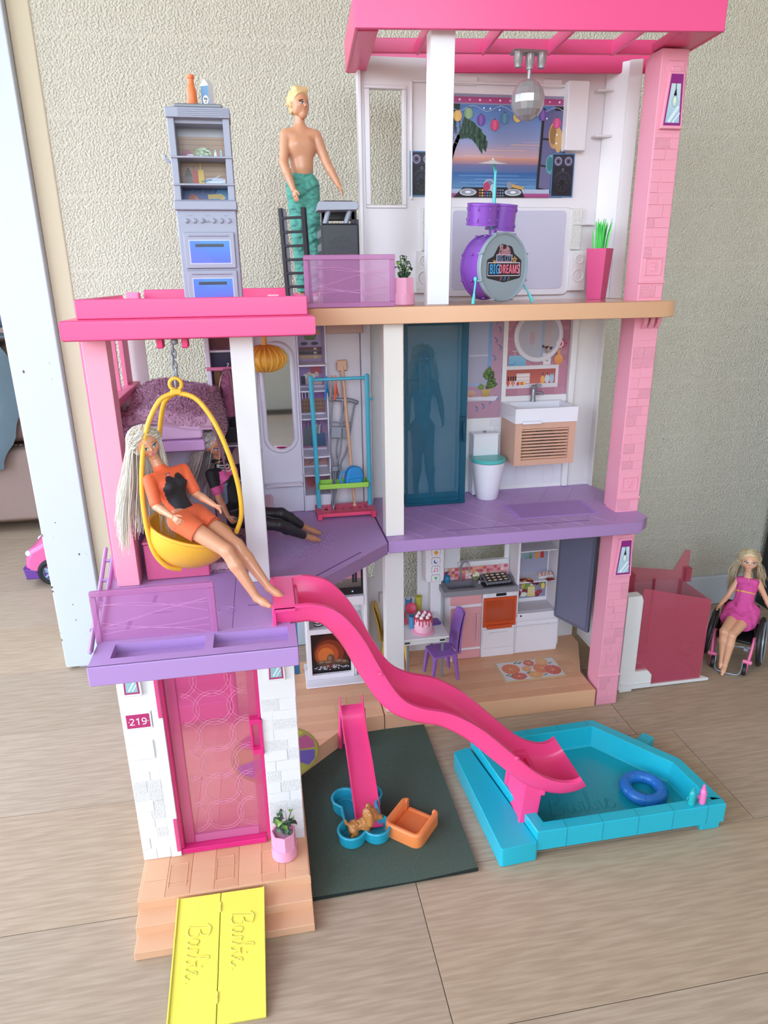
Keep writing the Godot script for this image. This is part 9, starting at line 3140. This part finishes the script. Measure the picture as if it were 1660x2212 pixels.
	body(top2, tb, 0.0012, [plane_at(j.neck + up * 0.001, up), plane_at(j.waist - up * 0.014, -up)], 0.0012, func(p: Vector3) -> Color:
		var q: Vector3 = p - j.chest
		var v := q.dot(up)
		var uu := q.dot(side)
		if q.dot(fw) > 0.0 and v > 0.004 - absf(uu) * 0.5 and v < 0.0135 and absf(uu) < 0.017:
			return Color("d85a94")
		if q.dot(fw) > -0.004 and uu < -0.009 and v < -0.004 and v > -0.035:
			return Color("77839a") if uu > -0.0125 else Color("c8528a")
		return Color("1c1a20"))
	put("top", top2, tinted(0.7), d[0], "black top with a pink yoke")
	var lg := MB.new()
	var lb := torso_bones(j, false).slice(0, 2)
	for i in 2:
		lb += leg_bones(j, false, i, false)
	body(lg, lb, 0.0012, [plane_at(j.waist, up), plane_at(j.an[0].lerp(j.kn[0], 0.06), j.an[0] - j.kn[0])], 0.0008)
	put("leggings", lg, mat("242126", 0.45), d[0])
	var ck := MB.new()
	var cring := []
	for k in 18:
		cring.append(j.neck + up * 0.004 + (side * cos(TAU * k / 18) + fw * sin(TAU * k / 18)) * 0.0074)
	ck.tube(cring, 0.0026, 8, true)
	put("choker", ck, mat("1a181c", 0.6), d[0])
	for n in 3:
		for k in 15:
			var a := -1.15 + 2.3 * k / 14.0
			var drop := 0.005 + n * 0.0045
			put("pearl", MB.new().ell(j.neck + fw * (0.0108 + n * 0.0012) * cos(a) + side * sin(a) * (0.0095 + n * 0.001) - up * (drop * cos(a) + 0.0005), Vector3.ONE * 0.0009, 6, 4), mat("ece6dc", 0.2), d[0])
	put("hair", hair_strands(d[1], 1.05, Vector3(-0.25, -1.0, -0.15), 320, Vector2(0.05, 0.1), 0.012, ["cfc2bc", "e0d6d0", "b8a8a4", "d8ccc8", "a89894"], 102, Vector3(-0.006, 0, -0.004), 0.002), hair_mat(), d[0], "silvery blonde hair").set_meta("kind", "stuff")
	put("scalp", scalp(d[1], 1.05, "c4b6ae"), tinted(0.5), d[0])
	# ---- the doll in the shower
	j = {"head": Vector3(-0.0084, 0.2431, 0.0), "neck": Vector3(-0.0078, 0.2123, -0.002), "chest": Vector3(-0.0089, 0.1871, 0.0), "waist": Vector3(-0.0088, 0.1556, 0.0), "sh": [Vector3(-0.0289, 0.2011, 0.0), Vector3(0.0127, 0.1995, 0.0)], "el": [Vector3(-0.0342, 0.1689, 0.002), Vector3(0.0222, 0.1681, 0.002)], "wr": [Vector3(-0.0351, 0.1346, 0.008), Vector3(0.0252, 0.1376, 0.008)], "hd": [Vector3(-0.0356, 0.1166, 0.01), Vector3(0.0265, 0.1209, 0.01)], "hip": [Vector3(-0.0176, 0.1259, 0.0), Vector3(0.0005, 0.125, 0.0)], "kn": [Vector3(-0.0178, 0.0646, 0.002), Vector3(0.0038, 0.0633, 0.002)], "an": [Vector3(-0.0198, 0.0165, -0.002), Vector3(0.009, 0.016, -0.002)], "to": [Vector3(-0.0205, 0.0033, 0.009), Vector3(0.009, 0.0033, 0.009)]}
	d = doll("dark-skinned doll with big blonde hair standing inside the blue shower cabin", Vector3(-0.33, 0.3815, -0.138), j, Vector3(-0.05, 0.02, 1.0), DY, face_texture("6f4632", "3a2a22", "8a3a44", "2a1c16"), 1.05)
	put("hair", hair_strands(d[1], 1.05, Vector3(0.0, -1.0, -0.05), 420, Vector2(0.045, 0.07), 0.012, ["c8b48c", "b89c70", "d8c8a4", "a88a60"], 103, Vector3.ZERO, 0.0035), tinted(0.5), d[0], "wavy blonde hair").set_meta("kind", "stuff")
	put("scalp", scalp(d[1], 1.05, "b49a70"), tinted(0.5), d[0])
	var sw := MB.new()
	tb = torso_bones(j, false)
	body(sw, tb, 0.0013, [plane_at(j.chest + DY * 0.009, DY), plane_at(j.hip[0] - DY * 0.008, -DY)], 0.0008)
	put("swimsuit", sw, mat("5c5a58", 0.6), d[0])
	# ---- the doll in the wheelchair
	j = {"head": Vector3(0.0252, 0.1425, -0.027), "neck": Vector3(0.0275, 0.1111, -0.026), "chest": Vector3(0.022, 0.0886, -0.018), "waist": Vector3(0.01, 0.0615, -0.008), "sh": [Vector3(0.0115, 0.1007, -0.032), Vector3(0.0383, 0.1039, -0.008)], "el": [Vector3(-0.0099, 0.0684, -0.028), Vector3(0.0495, 0.0747, 0.006)], "wr": [Vector3(-0.0309, 0.0535, -0.02), Vector3(0.056, 0.0501, 0.02)], "hd": [Vector3(-0.0454, 0.045, -0.015), Vector3(0.0629, 0.0313, 0.025)], "hip": [Vector3(0.0021, 0.0349, -0.012), Vector3(0.0177, 0.0344, 0.004)], "kn": [Vector3(-0.052, 0.0237, 0.03), Vector3(-0.042, 0.0209, 0.042)], "an": [Vector3(-0.0526, -0.0371, 0.038), Vector3(-0.0515, -0.0429, 0.048)], "to": [Vector3(-0.0588, -0.0482, 0.045), Vector3(-0.0631, -0.0552, 0.058)]}
	d = doll("blonde doll in a bright pink dress sitting in the wheelchair", Vector3(0.309, 0.06, -0.1), j, Vector3(-0.52, 0.16, 0.84), Vector3(0.06, 1.0, -0.1), face_texture("e2ab88", "4f7fae", "e0808a", "9a7850"), 1.2)
	up = (j.neck - j.waist).normalized()
	side = (j.sh[1] - j.sh[0]).normalized()
	fw = side.cross(up).normalized()
	var dr := MB.new()
	tb = torso_bones(j, false)
	tb.append([j.chest, (j.hip[0] + j.hip[1]) * 0.5, 0.0135, 0.0195, 0.006])
	for i in 2:
		tb.append([j.sh[i].lerp(j.sh[1 - i], 0.1), j.sh[i].lerp(j.sh[1 - i], 0.3), 0.0065, 0.007, 0.004])
		tb.append([j.hip[i], j.hip[i].lerp(j.kn[i], 0.34), 0.017, 0.0155, 0.006])
		tb.append([j.hip[i] + up * 0.012 + side * (0.006 if i else -0.006), j.hip[i].lerp(j.kn[i], 0.26) + side * (0.007 if i else -0.007), 0.0135, 0.0145, 0.006])
	var knee: Vector3 = (j.kn[0] + j.kn[1]) * 0.5
	var hipm: Vector3 = (j.hip[0] + j.hip[1]) * 0.5
	body(dr, tb, 0.0012, [plane_at(j.neck - up * 0.0035 + fw * 0.002, up + fw * 0.35), plane_at(hipm.lerp(knee, 0.4), knee - hipm)], 0.0016, func(p: Vector3) -> Color:
		var q: Vector3 = p - j.chest
		var v := q.dot(up)
		if v > -0.0105 and v < -0.008:
			return Color("e8b45a")
		return Color("d8529c"))
	var dm := tinted(0.85).duplicate()
	dm.heightmap_enabled = true
	dm.heightmap_texture = noise_tex(15, 0.02, 128, 2)
	dm.heightmap_scale = 0.5
	dm.uv1_triplanar = true
	dm.uv1_scale = Vector3(16, 9, 16)
	put("dress", dr, dm, d[0], "bright pink sleeveless dress with a gold ribbon")
	put("hair", hair_strands(d[1], 1.2, Vector3(0.06, -1.0, -0.2), 380, Vector2(0.045, 0.085), 0.016, ["efdcb4", "f4e8cc", "e2c696", "d8b888", "f6eedc"], 104, Vector3(0.008, 0, 0.0), 0.003), hair_mat(), d[0], "golden blonde hair").set_meta("kind", "stuff")
	put("scalp", scalp(d[1], 1.2, "e8d2a4"), tinted(0.5), d[0])
	var jl := MB.new()
	for i in 2:
		var ax: Vector3 = (j.an[i] - j.kn[i]).normalized()
		for off2 in [-0.004, 0.005]:
			var pts := []
			var a := ax.cross(DX).normalized()
			var b := ax.cross(a)
			for k in 16:
				pts.append(j.kn[i] + ax * off2 + (a * cos(TAU * k / 16) + b * sin(TAU * k / 16)) * 0.0079)
			jl.tube(pts, 0.0003, 4, true)
	put("knee_joint", jl, mat("b07f62", 0.5), d[0])
	# ---- the male doll on the terrace
	j = {"head": Vector3(0.0045, 0.2729, 0.0), "neck": Vector3(0.0045, 0.2427, -0.003), "chest": Vector3(0.0045, 0.2191, 0.0), "waist": Vector3(0.0049, 0.1917, 0.0), "sh": [Vector3(-0.0171, 0.2331, 0.003), Vector3(0.0268, 0.2338, -0.003)], "el": [Vector3(-0.0223, 0.1956, 0.013), Vector3(0.0408, 0.1976, 0.005)], "wr": [Vector3(-0.0104, 0.1591, 0.025), Vector3(0.0561, 0.1666, 0.017)], "hd": [Vector3(-0.0075, 0.1415, 0.029), Vector3(0.0627, 0.1538, 0.021)], "hip": [Vector3(-0.0046, 0.1669, 0.0), Vector3(0.014, 0.1673, -0.002)], "kn": [Vector3(-0.0034, 0.0923, 0.003), Vector3(0.0162, 0.0923, 0.001)], "an": [Vector3(-0.0012, 0.016, 0.0), Vector3(0.0165, 0.016, 0.0)], "to": [Vector3(-0.0026, 0.0045, 0.016), Vector3(0.0164, 0.0045, 0.016)], "curl": 0.3}
	d = doll("bare-chested blond male doll in sea-green trousers standing behind the terrace railing", Vector3(-0.53, 0.7137, -0.125), j, Vector3(0.58, 0.04, 0.81), DY, face_texture("d39a76", "4a6f86", "c88272", "6a4a30", true), 1.06, true)
	var tr := MB.new()
	var pb := torso_bones(j, true).slice(0, 2)
	for i in 2:
		pb.append([j.hip[i], j.kn[i], 0.0142, 0.0105, 0.004])
		pb.append([j.kn[i], j.an[i], 0.0105, 0.0088, 0.004])
	body(tr, pb, 0.0013, [Plane(DY, j.waist.y - 0.0015), Plane(-DY, -0.018)], 0.0016)
	var tm: StandardMaterial3D = mat("56a291", 0.7, 0.4).duplicate()
	tm.rim_enabled = true
	tm.rim = 0.4
	tm.heightmap_enabled = true
	tm.heightmap_texture = noise_tex(16, 0.018, 256, 2)
	tm.heightmap_scale = 0.6
	tm.uv1_triplanar = true
	tm.uv1_scale = Vector3(9, 14, 9)
	put("trousers", tr, tm, d[0])
	var gt := MB.new()
	for k in 40:
		var a := TAU * k / 40
		var e := Vector3(cos(a) * 0.0143, 0, sin(a) * 0.0118)
		gt.tube([j.waist + e + DY * -0.0008, j.waist + e * 1.03 - DY * 0.006], 0.0008, 5)
	put("gathered_waist", gt, mat("56a291", 0.7, 0.4), d[0])
	for i in 2:
		put("shoe", MB.new().ell(j.an[i].lerp(j.to[i], 0.55) - DY * 0.003, Vector3(0.0058, 0.0058, 0.0125), 12, 8), mat("ece9e6", 0.4), d[0])
	var hc := MB.new()
	hc.x = d[1]
	var hb := [[Vector3(0, 0.0065, -0.0035), Vector3(0, 0.007, 0.001), 0.0143, 0.0135, 0.003], [Vector3(-0.008, 0.0165, 0.006), Vector3(0.0065, 0.0178, 0.0075), 0.0042, 0.0046, 0.003], [Vector3(-0.006, 0.0192, 0.0), Vector3(0.006, 0.0198, 0.0), 0.0045, 0.0045, 0.004], [Vector3(0.0, -0.004, -0.0085), Vector3(0, 0.004, -0.006), 0.0092, 0.0115, 0.004]]
	rng.seed = 105
	for k in 60:
		var q := Vector3(rng.randf_range(-1, 1), rng.randf_range(-0.4, 1), rng.randf_range(-1, 0.5)).normalized()
		if q.z > 0.25 and q.y < 0.7:
			continue
		var p := Vector3(0, 0.0062, -0.002) + q * 0.0142
		hb.append([p, p + Vector3(rng.randf_range(-1, 1), rng.randf_range(-1, 0.2), rng.randf_range(-0.6, 0.6)).normalized() * 0.004, 0.0014, 0.0009, 0.0012])
	body(hc, hb, 0.0006, [Plane(Vector3(0, -0.62, 0.785).normalized(), 0.0012), Plane(Vector3(0, -1, 0.35).normalized(), 0.0058)])
	put("hair", hc, mat("e2c98c", 0.5), d[0], "short moulded blond hair")
	puppy()


func puppy() -> void:
	var o := thing("puppy", "small glossy brown toy puppy standing in the blue bone-shaped pool", "dog", Vector3(-0.5105, 0.0097, 0.2375), 0.12)
	var b := [
		[Vector3(-0.0125, 0.021, 0.0), Vector3(0.006, 0.0215, 0.0), 0.0065, 0.0078, 0.004],
		[Vector3(0.006, 0.023, 0.0), Vector3(0.0125, 0.033, 0.001), 0.0076, 0.0072, 0.005],
		[Vector3(0.0125, 0.0365, 0.0015), Vector3(0.0145, 0.0365, 0.0025), 0.0108, 0.0096, 0.003],
		[Vector3(0.02, 0.0335, 0.0045), Vector3(0.0255, 0.0325, 0.0062), 0.0055, 0.0038, 0.003],
		[Vector3(0.0105, 0.043, 0.0098), Vector3(0.0095, 0.031, 0.0122), 0.0042, 0.005, 0.002],
		[Vector3(0.0125, 0.043, -0.0072), Vector3(0.0115, 0.031, -0.009), 0.0042, 0.005, 0.002],
		[Vector3(-0.0165, 0.0245, 0.0), Vector3(-0.0215, 0.0285, -0.001), 0.0028, 0.002, 0.002],
		[Vector3(-0.0215, 0.0285, -0.001), Vector3(-0.0225, 0.033, -0.001), 0.0022, 0.0017, 0.001],
	]
	for s in [-1, 1]:
		var z: float = s * 0.0048
		b.append([Vector3(0.0065, 0.0175, z), Vector3(0.0078, 0.0095, z), 0.0042, 0.0031, 0.003])
		b.append([Vector3(0.0078, 0.0095, z), Vector3(0.0085, 0.0025, z), 0.003, 0.0028, 0.002])
		b.append([Vector3(0.0085, 0.0022, z), Vector3(0.0115, 0.002, z), 0.0028, 0.0022, 0.002])
		b.append([Vector3(-0.0125, 0.0195, z), Vector3(-0.0095, 0.0125, z * 1.1), 0.0054, 0.0038, 0.003])
		b.append([Vector3(-0.0095, 0.0125, z * 1.1), Vector3(-0.014, 0.0075, z * 1.1), 0.0034, 0.0026, 0.002])
		b.append([Vector3(-0.014, 0.0075, z * 1.1), Vector3(-0.0132, 0.0022, z * 1.1), 0.0026, 0.0026, 0.002])
		b.append([Vector3(-0.0132, 0.0021, z * 1.1), Vector3(-0.01, 0.0019, z * 1.1), 0.0026, 0.0021, 0.002])
	rng.seed = 106
	for k in 46:                                                              # curls of the moulded coat
		var q := Vector3(rng.randf_range(-0.014, 0.008), 0.0215, 0) + Vector3(0, rng.randf_range(-0.4, 1), rng.randf_range(-1, 1)).normalized() * 0.0074
		b.append([q, q + Vector3(rng.randf_range(-1, 1), -0.4, rng.randf_range(-1, 1)).normalized() * 0.0022, 0.0011, 0.0009, 0.001])
	for k in 26:
		var q := Vector3(0.0125, 0.0375, 0.0015) + Vector3(rng.randf_range(-1, 0.3), rng.randf_range(0, 1), rng.randf_range(-1, 1)).normalized() * 0.0098
		b.append([q, q + Vector3(rng.randf_range(-1, 1), -0.4, rng.randf_range(-1, 1)).normalized() * 0.002, 0.0012, 0.0009, 0.001])
	var mb := MB.new()
	body(mb, b, 0.00065)
	put("body", mb, mat("b5793f", 0.16), o)
	put("nose", MB.new().ell(Vector3(0.0292, 0.0332, 0.0072), Vector3(0.0012, 0.0013, 0.0016), 9, 7), mat("1c1718", 0.25), o)
	for e in [[0.0195, 0.0395, 0.0088], [0.0228, 0.0392, -0.001]]:
		put("eye", MB.new().ell(Vector3(e[0], e[1] - 0.0012, e[2]), Vector3(0.0012, 0.0016, 0.0012), 9, 7), mat("17131a", 0.15), o)
		put("eyebrow", MB.new().tube([Vector3(e[0] - 0.0012, e[1] + 0.0018, e[2] + 0.0006), Vector3(e[0] + 0.0008, e[1] + 0.0024, e[2] - 0.0002)], 0.0003, 5), mat("3a2418", 0.5), o)
